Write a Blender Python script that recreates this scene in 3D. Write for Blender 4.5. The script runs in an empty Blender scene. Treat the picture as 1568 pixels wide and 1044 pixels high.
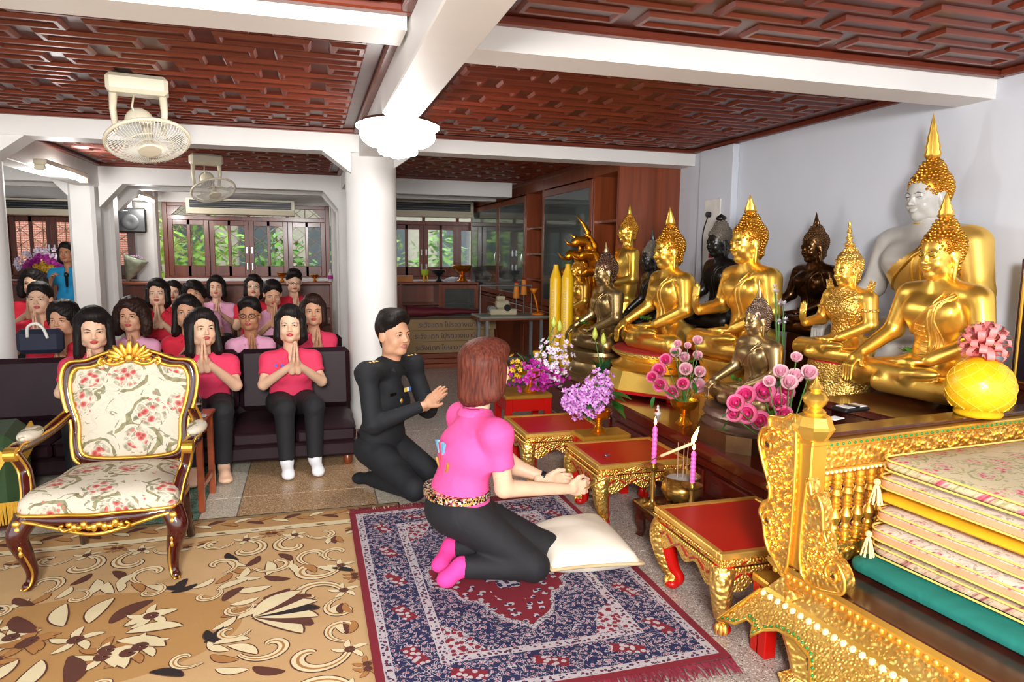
import bpy, math, random
import numpy as np
from mathutils import Matrix, Vector
random.seed(7); np.random.seed(7)
sc = bpy.context.scene
# ---------------------------------------------------------------- camera
W_PX, H_PX, F_PX, CAM_H = 1568.0, 1044.0, 1060.0, 1.48
YAW, PITCH, ROLL = math.radians(16.35), math.radians(-7.3), math.radians(0.7)
FW = np.array([math.sin(YAW)*math.cos(PITCH), math.cos(YAW)*math.cos(PITCH), math.sin(PITCH)])
_r0 = np.array([math.cos(YAW), -math.sin(YAW), 0.0]); _u0 = np.cross(_r0, FW)
RT = _r0*math.cos(ROLL)+_u0*math.sin(ROLL); UP = -_r0*math.sin(ROLL)+_u0*math.cos(ROLL)
CAM = np.array([0, 0, CAM_H])
cam_data = bpy.data.cameras.new('camera'); cam = bpy.data.objects.new('camera', cam_data)
sc.collection.objects.link(cam)
cam_data.sensor_width = 36; cam_data.lens = F_PX/W_PX*36; cam_data.clip_start = 0.05
m = Matrix.Identity(4)
for i in range(3):
    m[i][0], m[i][1], m[i][2], m[i][3] = RT[i], UP[i], -FW[i], CAM[i]
cam.matrix_world = m
sc.camera = cam
def ray(x, y): return FW + RT*(x-W_PX/2)/F_PX - UP*(y-H_PX/2)/F_PX
def at_z(x, y, z=0.0): d = ray(x, y); return CAM + d*(z-CAM_H)/d[2]
def at_x(x, y, X): d = ray(x, y); return CAM + d*X/d[0]
def at_y(x, y, Y): d = ray(x, y); return CAM + d*Y/d[1]
# ---------------------------------------------------------------- world, exposure
world = bpy.data.worlds.new('world'); sc.world = world; world.use_nodes = True
bg = world.node_tree.nodes['Background']
bg.inputs[0].default_value = (0.93, 0.97, 1.0, 1); bg.inputs[1].default_value = 2.4
sc.view_settings.view_transform = 'Standard'; sc.view_settings.look = 'None'
sc.view_settings.gamma = 1; sc.view_settings.use_curve_mapping = False
sc.view_settings.exposure = 0.17
def area_light(name, loc, target, size, power, color=(1, 1, 1)):
    l = bpy.data.lights.new(name, 'AREA'); l.shape = 'DISK'; l.size = size; l.energy = power; l.color = color
    o = bpy.data.objects.new(name, l); sc.collection.objects.link(o); o.location = loc
    o.rotation_euler = (Vector(target)-Vector(loc)).to_track_quat('-Z', 'Y').to_euler()
    return o
area_light('camera_flash', (-0.25, -1.3, 2.1), (0.5, 3.0, 1.75), 0.7, 270, (1, 0.97, 0.94))
# ---------------------------------------------------------------- mesh helpers
COL = sc.collection
def tag(o, label=None, cat=None, group=None, kind=None):
    if label: o['label'] = label
    if cat: o['category'] = cat
    if group: o['group'] = group
    if kind: o['kind'] = kind
    return o
def thing(name, label, cat, loc=(0, 0, 0), rz=0.0, group=None):
    o = bpy.data.objects.new(name, None); COL.objects.link(o); o.empty_display_size = 0.05
    o.location = [float(v) for v in loc]; o.rotation_euler = (0, 0, rz)
    return tag(o, label, cat, group)
def mesh_of(name, V, Fc, mats, smooth=False, mi=None):
    me = bpy.data.meshes.new(name)
    V = np.asarray(V, dtype=np.float64)
    me.from_pydata(V.tolist(), [], Fc if isinstance(Fc, list) else Fc.tolist())
    for mm in (mats if isinstance(mats, (list, tuple)) else [mats]): me.materials.append(mm)
    if smooth is True: me.shade_smooth()
    elif smooth: 
        me.shade_smooth(); me.set_sharp_from_angle(angle=math.radians(smooth))
    if mi is not None: me.polygons.foreach_set('material_index', np.asarray(mi, dtype=np.int32))
    me.update()
    return me
def link(name, me, parent=None, loc=None, rz=None):
    o = bpy.data.objects.new(name, me); COL.objects.link(o)
    if parent: o.parent = parent
    if loc is not None: o.location = [float(v) for v in loc]
    if rz is not None: o.rotation_euler = (0, 0, rz)
    return o
def rotm(rx=0, ry=0, rz=0):
    return np.array((Matrix.Rotation(rz, 3, 'Z') @ Matrix.Rotation(ry, 3, 'Y') @ Matrix.Rotation(rx, 3, 'X')))
class MB:
    """collects shapes; build() links them as one mesh object"""
    def __init__(s): s.V = []; s.F = []; s.M = []; s.n = 0; s.cm = 0
    def add(s, V, Fc):
        V = np.asarray(V, float).reshape(-1, 3); s.V.append(V)
        for f in Fc: s.F.append([int(i)+s.n for i in f]); s.M.append(s.cm)
        s.n += len(V); return s
    def mat(s, i): s.cm = i; return s
    def box(s, c, d, R=None, bev=0.0):
        x, y, z = [v/2 for v in d]
        if bev <= 0:
            V = np.array([(a*x, b*y, e*z) for e in (-1, 1) for b in (-1, 1) for a in (-1, 1)])
            Fc = [(0, 2, 3, 1), (4, 5, 7, 6), (0, 1, 5, 4), (2, 6, 7, 3), (0, 4, 6, 2), (1, 3, 7, 5)]
        else:
            bev = min(bev, 0.49*min(d)); V = []; 
            for e in (-1, 1):
                for b in (-1, 1):
                    for a in (-1, 1):
                        V += [(a*x, b*(y-bev), e*(z-bev)), (a*(x-bev), b*y, e*(z-bev)), (a*(x-bev), b*(y-bev), e*z)]
            V = np.array(V)
            def ix(a, b, e, k): return ((e > 0)*4+(b > 0)*2+(a > 0))*3+k
            Fc = []
            for sg in (-1, 1):
                q = [(1, 1), (1, -1), (-1, -1), (-1, 1)]
                fx = [ix(sg, b, e, 0) for b, e in q]; fy = [ix(a, sg, e, 1) for a, e in q]; fz = [ix(a, b, sg, 2) for a, b in q]
                Fc += [fx if sg < 0 else fx[::-1], fy[::-1] if sg < 0 else fy, fz if sg < 0 else fz[::-1]]
            for p in (-1, 1):
                for q in (-1, 1):
                    Fc += [[ix(-1, p, q, 1), ix(1, p, q, 1), ix(1, p, q, 2), ix(-1, p, q, 2)][::(1 if p*q > 0 else -1)]]
                    Fc += [[ix(p, -1, q, 0), ix(p, 1, q, 0), ix(p, 1, q, 2), ix(p, -1, q, 2)][::(-1 if p*q > 0 else 1)]]
                    Fc += [[ix(p, q, -1, 0), ix(p, q, 1, 0), ix(p, q, 1, 1), ix(p, q, -1, 1)][::(1 if p*q > 0 else -1)]]
            for a in (-1, 1):
                for b in (-1, 1):
                    for e in (-1, 1):
                        t = [ix(a, b, e, 0), ix(a, b, e, 1), ix(a, b, e, 2)]
                        Fc.append(t if a*b*e > 0 else t[::-1])
        if R is not None: V = V @ np.asarray(R).T
        return s.add(V+np.asarray(c, float), Fc)
    def box2(s, lo, hi, bev=0.0):
        lo = np.array(lo, float); hi = np.array(hi, float); return s.box((lo+hi)/2, hi-lo, None, bev)
    def tube(s, pts, rad, n=8, cap=True, closed=False, flat=1.0):
        P = np.asarray(pts, float); k = len(P); rad = np.broadcast_to(np.asarray(rad, float), (k,))
        if closed: tg = np.roll(P, -1, 0)-np.roll(P, 1, 0)
        else: tg = np.gradient(P, axis=0)
        tg /= np.linalg.norm(tg, axis=1)[:, None]+1e-12
        up = np.array([0, 0, 1.0]) if abs(tg[0][2]) < 0.9 else np.array([1.0, 0, 0])
        V = []
        for i in range(k):
            u = up-tg[i]*(up@tg[i]); u /= np.linalg.norm(u)+1e-12; up = u
            w = np.cross(tg[i], u)
            for j in range(n):
                a = 2*math.pi*j/n; V.append(P[i]+rad[i]*(math.cos(a)*u*flat+math.sin(a)*w))
        Fc = []
        for i in range(k if closed else k-1):
            for j in range(n):
                a, b = i*n+j, i*n+(j+1) % n; c, d = ((i+1) % k)*n+(j+1) % n, ((i+1) % k)*n+j
                Fc.append((a, b, c, d))
        if cap and not closed: Fc += [tuple(range(n))[::-1], tuple(range((k-1)*n, k*n))]
        return s.add(V, Fc)
    def cyl(s, a, b, r0, r1=None, n=16): return s.tube([a, b], [r0, r0 if r1 is None else r1], n)
    def lathe(s, prof, c=(0, 0, 0), n=24, sx=1.0, sy=1.0, R=None, flute=None):
        prof = np.asarray(prof, float); k = len(prof); V = []
        for (r, z) in prof:
            for j in range(n):
                a = 2*math.pi*j/n; rr = r*(1+flute[0]*math.cos(flute[1]*a)) if flute else r
                V.append((rr*math.cos(a)*sx, rr*math.sin(a)*sy, z))
        V = np.array(V)
        if R is not None: V = V @ np.asarray(R).T
        Fc = [(i*n+j, i*n+(j+1) % n, (i+1)*n+(j+1) % n, (i+1)*n+j) for i in range(k-1) for j in range(n)]
        if prof[0][0] > 1e-4: Fc.append(tuple(range(n))[::-1])
        if prof[-1][0] > 1e-4: Fc.append(tuple(range((k-1)*n, k*n)))
        return s.add(V+np.asarray(c, float), Fc)
    def ball(s, c, r, n=10, m=7, R=None):
        r = np.broadcast_to(np.asarray(r, float), (3,)); V = [(0, 0, -1)]
        for i in range(1, m):
            t = math.pi*i/m
            for j in range(n): a = 2*math.pi*j/n; V.append((math.sin(t)*math.cos(a), math.sin(t)*math.sin(a), -math.cos(t)))
        V.append((0, 0, 1)); V = np.array(V)*r
        if R is not None: V = V @ np.asarray(R).T
        Fc = [(0, 1+(j+1) % n, 1+j) for j in range(n)]
        for i in range(m-2):
            for j in range(n): a = 1+i*n+j; b = 1+i*n+(j+1) % n; Fc.append((a, b, b+n, a+n))
        L = len(V)-1; o = 1+(m-2)*n
        Fc += [(L, o+j, o+(j+1) % n) for j in range(n)]
        return s.add(V+np.asarray(c, float), Fc)
    def prism(s, poly, axis, a, b):
        """polygon in the plane across axis ('x': (y,z), 'y': (x,z), 'z': (x,y)), from a to b"""
        n = len(poly); V = []
        for t in (a, b):
            for (p, q) in poly: V.append({'x': (t, p, q), 'y': (p, t, q), 'z': (p, q, t)}[axis])
        Fc = [tuple(range(n)), tuple(range(n, 2*n))[::-1]]+[(i, i+n, (i+1) % n+n, (i+1) % n) for i in range(n)]
        ar = sum(poly[i][0]*poly[(i+1) % n][1]-poly[(i+1) % n][0]*poly[i][1] for i in range(n))
        flip = (ar > 0) == ((axis in 'xz') == (b > a))
        return s.add(V, [f[::-1] for f in Fc] if flip else Fc)
    def strip(s, L, Rr):
        L = np.asarray(L, float); Rr = np.asarray(Rr, float); n = len(L)
        return s.add(np.vstack([L, Rr]), [(i, i+1, n+i+1, n+i) for i in range(n-1)])
    def grid(s, P):
        P = np.asarray(P, float); a, b = P.shape[:2]
        return s.add(P.reshape(-1, 3), [(i*b+j, (i+1)*b+j, (i+1)*b+j+1, i*b+j+1) for i in range(a-1) for j in range(b-1)])
    def xf(s, R=None, t=(0, 0, 0)):
        s.V = [(v @ np.asarray(R).T if R is not None else v)+np.asarray(t, float) for v in s.V]; return s
    def mesh(s, name, mats, smooth=False): return mesh_of(name, np.vstack(s.V), s.F, mats, smooth, s.M if s.cm or any(s.M) else None)
    def build(s, name, mats, parent=None, smooth=False, loc=None, rz=None): return link(name, s.mesh(name, mats, smooth), parent, loc, rz)
def struct(name, mb, mat, smooth=False, parent=None):
    o = mb.build(name, mat, parent, smooth)
    if parent is None: o['kind'] = 'structure'
    return o
def copy_tree(o, parent=None):
    c = o.copy(); COL.objects.link(c); c.parent = parent
    for ch in list(o.children): copy_tree(ch, c)
    return c
# ---------------------------------------------------------------- materials
MATS = {}
def rgb(h):
    h = h.lstrip('#'); v = [int(h[i:i+2], 16)/255 for i in (0, 2, 4)]
    return tuple((x/12.92 if x <= 0.04045 else ((x+0.055)/1.055)**2.4) for x in v)
class NT:
    """small node-tree writer"""
    def __init__(s, name):
        s.m = bpy.data.materials.new(name); s.m.use_nodes = True; s.t = s.m.node_tree; s.b = s.t.nodes['Principled BSDF']
        s.tc = s.t.nodes.new('ShaderNodeTexCoord')
    def n(s, typ, **kw):
        nd = s.t.nodes.new('ShaderNode'+typ)
        for k, v in kw.items():
            if k.startswith('i_'): s.set(nd.inputs[int(k[2:]) if k[2:].isdigit() else k[2:].replace('_', ' ')], v)
            else: setattr(nd, k, v)
        return nd
    def set(s, sock, v):
        if hasattr(v, 'bl_idname') and hasattr(v, 'outputs'): v = v.outputs[0]
        if hasattr(v, 'is_output'): s.t.links.new(v, sock)
        elif isinstance(v, (tuple, list)) and len(v) == 3 and sock.type == 'RGBA': sock.default_value = (*v, 1)
        else: sock.default_value = v
    def math(s, op, a, b=0.0, c=0.0): return s.n('Math', operation=op, i_0=a, i_1=b, i_2=c).outputs[0]
    def map(s, scale=(1, 1, 1), coord='Object', rot=(0, 0, 0), loc=(0, 0, 0)):
        return s.n('Mapping', i_Vector=s.tc.outputs[coord], i_Scale=scale, i_Rotation=rot, i_Location=loc).outputs[0]
    def noise(s, scale, vec=None, detail=3.0, dist=0.0):
        nd = s.n('TexNoise', i_Scale=scale, i_Detail=detail, i_Distortion=dist)
        s.t.links.new(vec if vec is not None else s.tc.outputs['Object'], nd.inputs['Vector']); return nd.outputs[0]
    def voro(s, scale, vec=None, feature='F1', out=0):
        nd = s.n('TexVoronoi', feature=feature, i_Scale=scale)
        s.t.links.new(vec if vec is not None else s.tc.outputs['Object'], nd.inputs['Vector']); return nd.outputs[out]
    def ramp(s, fac, stops, interp='LINEAR'):
        nd = s.n('ValToRGB'); cr = nd.color_ramp; cr.interpolation = interp
        while len(cr.elements) > 1: cr.elements.remove(cr.elements[-1])
        cr.elements[0].position = stops[0][0]; cr.elements[0].color = (*stops[0][1], 1)
        for p, c in stops[1:]: e = cr.elements.new(p); e.color = (*c, 1)
        s.set(nd.inputs[0], fac); return nd.outputs[0]
    def mix(s, fac, a, b):
        nd = s.n('Mix', data_type='RGBA'); s.set(nd.inputs[0], fac); s.set(nd.inputs[6], a); s.set(nd.inputs[7], b); return nd.outputs[2]
    def bump(s, h, strength=0.3, dist=0.01): s.set(s.b.inputs['Normal'], s.n('Bump', i_Height=h, i_Strength=strength, i_Distance=dist).outputs[0])
    def out(s, col=None, rough=None, metal=None, **kw):
        if col is not None: s.set(s.b.inputs['Base Color'], col)
        if rough is not None: s.set(s.b.inputs['Roughness'], rough)
        if metal is not None: s.set(s.b.inputs['Metallic'], metal)
        for k, v in kw.items(): s.set(s.b.inputs[k.replace('_', ' ')], v)
        return s.m
def plain(name, col, rough=0.5, metal=0.0, var=0.12, vs=8.0, bump=0.0, bs=60.0, stretch=(1, 1, 1), **kw):
    if name in MATS: return MATS[name]
    t = NT(name); c = rgb(col) if isinstance(col, str) else col
    v = t.map(stretch)
    nz = t.noise(vs, v)
    d = t.ramp(nz, [(0.3, tuple(x*(1-var) for x in c)), (0.7, tuple(min(1, x*(1+var)) for x in c))])
    if bump: t.bump(t.noise(bs, v), bump, 0.004)
    MATS[name] = t.out(d, rough, metal, **kw); return MATS[name]
def wood(name, c1, c2, rough=0.3, scale=3.0, axis='x', coat=0.3):
    if name in MATS: return MATS[name]
    t = NT(name); st = {'x': (0.25, 4, 4), 'y': (4, 0.25, 4), 'z': (4, 4, 0.25)}[axis]
    nz = t.noise(scale, t.map(st), 6, 1.2)
    t.bump(nz, 0.08, 0.004)
    MATS[name] = t.out(t.ramp(nz, [(0.3, rgb(c1)), (0.7, rgb(c2))]), rough, 0, Coat_Weight=coat, Coat_Roughness=0.15); return MATS[name]
def gold(name, c1='#f0b940', c2='#c98a1c', rough=0.28, bump=0.0, bs=40.0, vor=False):
    if name in MATS: return MATS[name]
    t = NT(name); nz = t.noise(6.0)
    if bump:
        if vor:
            h = t.voro(bs, None, 'SMOOTH_F1'); t.bump(t.math('MULTIPLY', h, -1.0), bump, 0.01)
        else: t.bump(t.noise(bs, None, 4, 1.0), bump, 0.01)
    MATS[name] = t.out(t.ramp(nz, [(0.25, rgb(c2)), (0.75, rgb(c1))]), rough, 0.9); return MATS[name]
M_white = plain('white_paint', '#e9e7e4', 0.55, var=0.03, vs=3, bump=0.05, bs=30)
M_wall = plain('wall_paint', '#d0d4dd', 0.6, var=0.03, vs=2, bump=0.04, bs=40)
M_ceil = wood('ceiling_teak', '#451c10', '#5e2716', 0.38, 3.0, 'x', 0.15)
M_ceil2 = wood('ceiling_moulding', '#5e2312', '#7a3018', 0.4, 3.0, 'x', 0.15)
M_teak = wood('cabinet_teak', '#6f3014', '#8f4420', 0.35, 3.0, 'z')
M_teakx = wood('cabinet_teak_rail', '#6a2c12', '#88401c', 0.35, 3.0, 'x')
M_dark = wood('dark_mahogany', '#2c0f0a', '#4a1a10', 0.22, 4.0, 'x', 0.5)
M_altar = wood('altar_mahogany', '#4d130b', '#6b1f12', 0.22, 2.5, 'y', 0.5)
M_gold = gold('polished_gold', '#ffd466', '#f2bb4a', 0.33)
M_goldm = gold('matt_gold', '#ffd774', '#eebc55', 0.45)
M_goldc = gold('carved_gold', '#ffd97a', '#e0aa44', 0.34, 1.0, 62.0, True)
M_goldf = gold('fine_carved_gold', '#ffd97a', '#e2ae4a', 0.36, 0.8, 110.0, True)
M_goldb = gold('amber_gold', '#f2a52a', '#c97a14', 0.28, 0.3, 50.0, True)
M_bronze = gold('old_bronze', '#c2a877', '#947a50', 0.32)
M_bronzed = gold('dark_bronze', '#6b4a2a', '#2e1c10', 0.25)
M_brass = gold('brass', '#c9a25a', '#a37b38', 0.25)
M_blackst = plain('black_lacquer', '#1a1714', 0.32, var=0.2)
M_greyst = plain('pale_grey_lacquer', '#b9b6b0', 0.3, var=0.05)
M_red = plain('red_lacquer', '#b01009', 0.32, var=0.06, vs=3, Specular_IOR_Level=0.3)
M_leather = plain('oxblood_leather', '#26121a', 0.5, var=0.15, vs=5, bump=0.15, bs=160, Specular_IOR_Level=0.25)
M_glass = NT('clear_glass').out((1, 1, 1), 0.02, 0, Transmission_Weight=1.0, IOR=1.05, Alpha=0.25)
M_black = plain('black_cloth', '#131318', 0.75, var=0.2, vs=12, bump=0.2, bs=30)
M_chrome = plain('chrome', '#d0d0d0', 0.2, 1.0)
M_plw = plain('ivory_plastic', '#dcd3ba', 0.35, var=0.04)
M_blk = plain('black_plastic', '#0d0d0f', 0.4)
M_cream = plain('cream_cloth', '#ece3d2', 0.7, var=0.05, vs=4, bump=0.15, bs=20)
M_leaf = plain('leaf_green', '#2f6b22', 0.45, var=0.35, vs=20)
M_stem = plain('stem_green', '#4d7a36', 0.5, var=0.2)
ZC = 2.42; XW = 3.40; XC = 0.51; XL = -2.36
YB1, YB2, YB3, YB4, YBK = (2.84, 3.06), (5.74, 5.98), (8.95, 9.2), (9.75, 9.95), 12.1
# floor: terrazzo slabs divided by thin strips
def terrazzo(name, base, a, b, sc_=220):
    t = NT(name); v = t.voro(sc_, None, 'F1', 1); n = t.noise(2.0)
    c = t.ramp(t.n('SeparateColor', i_0=v).outputs[0], [(0.0, rgb(a)), (0.18, rgb(base)), (0.78, rgb(base)), (0.9, rgb(b))])
    return t.out(c, 0.25, 0, Specular_IOR_Level=0.4)
T_grey = terrazzo('terrazzo_grey', '#a89a90', '#5f4d47', '#d8cfc8'); T_or = terrazzo('terrazzo_tan', '#b08d68', '#7a5436', '#d9c3a2')
T_wh = terrazzo('terrazzo_pale', '#c4bba8', '#8a7c6a', '#e6dfd0'); T_gr = terrazzo('terrazzo_green', '#5d8a78', '#36594b', '#9ac0ad')
floor = struct('floor', MB().box2((-6, -3, -0.1), (4.2, 12.4, -0.006)), plain('floor_joint', '#6d655c', 0.6))
def slab(x0, x1, y0, y1, mt):
    MB().box2((x0, y0, -0.02), (x1, y1, 0.0), 0.002).build('floor_slab', mt, floor)
ysl = [-3, -1.2, 0.3, 1.7, 3.0, 4.3, 5.6, 7.0, 8.4, 9.8, 11.2, 12.1]
xs_all = [(-6, -4.2), (-4.2, -2.36), (-2.36, -1.15), (-1.15, -0.62), (-0.62, -0.42), (-0.42, 0.36), (0.36, 0.58), (0.58, 2.0), (2.0, 3.4)]
for i in range(len(ysl)-1):
    for (x0, x1) in xs_all:
        mt = T_grey
        if x0 == -1.15 or x0 == -2.36: mt = T_gr if x0 == -1.15 or ysl[i] > 3.5 else T_grey
        if x0 == -0.62 or x0 == 0.36: mt = T_wh
        if x0 == -0.42: mt = T_or
        if x0 < -2.3: mt = T_wh
        slab(x0+.003, x1-.003, ysl[i]+.003, ysl[i+1]-.003, mt)
# coffered teak ceiling, bay by bay
def panel_mesh(L, Wd):
    m = MB(); o = [(L/2, Wd/2, 0), (L/2-.012, Wd/2-.012, -.016), (L/2-.03, Wd/2-.03, -.016), (L/2-.042, Wd/2-.042, -.004)]
    V = []
    for (a, b, z) in o: V += [(-a, -b, z), (a, -b, z), (a, b, z), (-a, b, z)]
    Fc = [(4*k+j, 4*k+4+j, 4*k+4+(j+1) % 4, 4*k+(j+1) % 4) for k in range(3) for j in range(4)]
    m.add(V, Fc).mat(1).add([V[12], V[13], V[14], V[15]], [(0, 3, 2, 1)])
    return m.mesh('ceiling_panel', [M_ceil2, M_ceil])
PL, PW = 0.50, 0.205
pm = panel_mesh(0.42, 0.15); pmh = panel_mesh(0.17, 0.15)
def bay(x0, x1, y0, y1):
    c = struct('ceiling', MB().box2((x0, y0, ZC), (x1, y1, ZC+.06)), M_ceil)
    mo = MB()
    for (a, b) in (((x0, y0), (x1, y0+.05)), ((x0, y1-.05), (x1, y1)), ((x0, y0+.05), (x0+.05, y1-.05)), ((x1-.05, y0+.05), (x1, y1-.05))):
        mo.box2((*a, ZC-.035), (*b, ZC+.001), .008)
    mo.build('cornice_moulding', M_ceil2, c)
    ny = int((y1-y0-.12)/PW); oy = (y1-y0-ny*PW)/2; nx = int((x1-x0-.12)/PL); ox = (x1-x0-nx*PL)/2
    for j in range(ny):
        y = y0+oy+(j+.5)*PW
        if j % 2 == 0:
            for i in range(nx): link('ceiling_panel', pm, c, (x0+ox+(i+.5)*PL, y, ZC-.0005))
        else:
            for i in range(nx-1): link('ceiling_panel', pm, c, (x0+ox+(i+1)*PL, y, ZC-.0005))
            for xx in (x0+ox+PL*.25, x1-ox-PL*.25): link('ceiling_panel', pmh, c, (xx, y, ZC-.0005))
bx = .1
for (x0, x1) in ((XL+bx, XC-bx), (XC+bx, XW)):
    for (y0, y1) in ((-0.4, YB1[0]), (YB1[1], YB2[0]), (YB2[1], YB3[0]), (YB4[1], YBK)): bay(x0, x1 if (x0 < 0 or y0 < 5) else 3.38, y0, y1)
for (y0, y1) in ((YB2[1], YB3[0]), (YB4[1], YBK)): bay(-5.1, XL-bx, y0, y1)
struct('ceiling', MB().box2((-5.1, -0.4, ZC), (XL-bx, YB2[0], ZC+.05)), M_ceil)
struct('ceiling', MB().box2((-5.1, YB3[1], ZC-.02), (3.4, YB4[0], ZC+.05)), M_white)
struct('wall_roof', MB().box2((-5.3, -0.4, ZC+.065), (3.6, 12.4, ZC+.15)), M_white)
# walls
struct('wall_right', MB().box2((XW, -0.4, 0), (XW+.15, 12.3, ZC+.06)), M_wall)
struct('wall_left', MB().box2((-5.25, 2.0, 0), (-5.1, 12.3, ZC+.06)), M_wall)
# beams: name trim, white plaster, with chamfered haunches at the columns
def beam_x(x0, x1, y0, y1, zb, haunch=()):
    m = MB().box2((x0, y0, zb), (x1, y1, ZC+.05))
    for (xa, dx, dz) in haunch: m.prism([(xa, zb+.002), (xa+dx, zb+.002), (xa, zb-dz)], 'y', y0+.012, y1-.012)
    return struct('trim_1', m, M_white)
beam_x(XL-3, XC-.12, YB1[0], YB1[1], 2.335); beam_x(XC+.12, XW, YB1[0], YB1[1], 2.29)
beam_x(XL, XC, YB2[0], YB2[1], 2.25, [(XL+.17, .30, .22), (XC-.17, -.22, .16)])
beam_x(XC, XW, YB2[0], YB2[1], 2.28, [(XC+.17, .2, .14)])
beam_x(-5.1, XL, YB2[0], YB2[1], 2.25)
for (y0, y1) in (YB3, YB4):
    beam_x(XL, XC, y0, y1, 2.2, [(XL+.1, .25, .27), (XC-.1, -.22, .27)])
    beam_x(-5.1, XL, y0, y1, 2.2, [(XL-.1, -.25, .27)])
    beam_x(XC, 2.6, y0, y1, 2.2)
def beam_y(xc, w, y0, y1, zb): struct('trim_2', MB().box2((xc-w/2, y0, zb), (xc+w/2, y1, ZC+.05), .006), M_white)
beam_y(XC, .21, -0.4, YB2[0]+.1, 2.22); beam_y(XC, .21, YB2[1], YBK, 2.22); beam_y(XL, .22, YB1[1], YBK, 2.16)
# columns
def round_col(x, y, r):
    m = MB().lathe([(r+.012, 0), (r+.012, .1), (r, .12), (r, 2.0), (r, ZC)], (x, y, 0), 40)
    return struct('wall_column', m, M_white, 40)
round_col(XC, 5.93, .205); round_col(XL+.05, 5.93, .2)
def oct_col(x, y, w, d):
    c = .035; p = [(x-w/2+c, y-d/2), (x+w/2-c, y-d/2), (x+w/2, y-d/2+c), (x+w/2, y+d/2-c), (x+w/2-c, y+d/2), (x-w/2+c, y+d/2), (x-w/2, y+d/2-c), (x-w/2, y-d/2+c)]
    struct('wall_column', MB().prism(p, 'z', 0, ZC), M_white)
for y in (9.07, 9.85): oct_col(XL-.08, y, .27, .27); oct_col(XC-.02, y, .24, .27)
oct_col(XL-.02, 11.95, .3, .3); oct_col(XC-.02, 11.95, .24, .3)
# back wall: low wall, head wall, windows in teak
SILL, WT = .99, 2.2
struct('wall_back', MB().box2((-5.25, YBK, 0), (3.55, YBK+.15, SILL)), M_white)
struct('wall_back_head', MB().box2((-5.25, YBK, WT), (3.55, YBK+.15, ZC+.06)), M_white)
M_frame = wood('window_teak', '#5c2210', '#7d3618', 0.35, 3.0, 'z')
def window(k, x0, x1, nleaf, cham=0.22, gr=True):
    o = bpy.data.objects.new('window_%d' % k, None); COL.objects.link(o); o['kind'] = 'structure'; o.location = (0, 0, 0)
    y = YBK+.05; zt = 1.93
    fr = MB()
    fr.box2((x0, y-.05, SILL), (x0+.07, y+.05, WT), .006); fr.box2((x1-.07, y-.05, SILL), (x1, y+.05, WT), .006)
    fr.box2((x0+.07, y-.05, WT-.06), (x1-.07, y+.05, WT), .006); fr.box2((x0+.07, y-.05, SILL), (x1-.07, y+.05, SILL+.05), .006)
    fr.box2((x0+.07, y-.045, zt), (x1-.07, y+.045, zt+.07), .006)
    if cham:
        fr.prism([(x0+.06, WT-.05), (x0+.06+cham, WT-.05), (x0+.06, WT-.05-cham)], 'y', y-.04, y+.04)
        fr.prism([(x1-.06, WT-.05), (x1-.06-cham, WT-.05), (x1-.06, WT-.05-cham)], 'y', y-.04, y+.04)
    fr.build('window_frame', M_frame, o)
    w = (x1-x0-.14)/nleaf
    for i in range(nleaf):
        a = x0+.07+i*w; b = a+w; yy = y+(.015 if i % 2 else -.015); lf = MB()
        z0, z1 = SILL+.05, zt
        for (p, q) in ((a, a+.075), (b-.075, b), ((a+b)/2-.025, (a+b)/2+.025)): lf.box2((p, yy-.02, z0), (q, yy+.02, z1), .005)
        lf.box2((a+.075, yy-.02, z0), (b-.075, yy+.02, z0+.17), .005); lf.box2((a+.075, yy-.02, z1-.08), (b-.075, yy+.02, z1), .005)
        L = lf.build('window_sash', M_frame, o)
        for (p, q) in ((a+.075, (a+b)/2-.025), ((a+b)/2+.025, b-.075)): MB().box2((p, yy-.003, z0+.17), (q, yy+.003, z1-.08)).build('pane', M_glass, L)
        if i in (nleaf//2-1, nleaf//2):
            hx = b-.04 if i == nleaf//2-1 else a+.04
            MB().box((hx, yy-.026, z0+.42), (.028, .012, .11), None, .005).build('handle', M_chrome, L)
            MB().box((hx, yy-.026, z0+.16), (.026, .012, .12), None, .005).build('handle', M_chrome, L)
    for i in range(nleaf):
        a = x0+.07+i*w; b = a+w
        MB().box2((a+.02, y-.003, zt+.07), (b-.02, y+.003, WT-.06)).build('transom_pane', M_glass, o)
        if i: MB().box2((a-.025, y-.03, zt+.07), (a+.025, y+.03, WT-.06), .004).build('mullion', M_frame, o)
    if gr:   # folding security grille behind the glass
        g = MB(); yg = y+.13; n = max(4, int((x1-x0)/.3))
        for i in range(n+1): xx = x0+.1+(x1-x0-.2)*i/n; g.cyl((xx, yg, SILL), (xx, yg, WT), .008, n=6)
        sp = (x1-x0-.2)/n
        for i in range(n):
            xx = x0+.1+sp*i
            for j in range(5):
                za = SILL+.05+j*.23
                g.cyl((xx, yg, za), (xx+sp, yg, za+.23), .006, n=5); g.cyl((xx+sp, yg+.01, za), (xx, yg+.01, za+.23), .006, n=5)
        g.build('security_grille', plain('grille_tan', '#a98f6a', 0.5), o)
    return o
window(1, XL+.17, XC-.16, 4); window(2, XC+.16, 3.2, 4, 0, False); window(3, -4.9, XL-.2, 4, 0)
struct('wall_back_pier', MB().box2((-5.2, YBK, SILL), (-4.9, YBK+.12, WT)), M_white)
# marble sill ledge
struct('trim_3', MB().box2((XL+.15, YBK-.06, SILL-.03), (XC-.14, YBK+.0, SILL+.02), .006), M_white)
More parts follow.
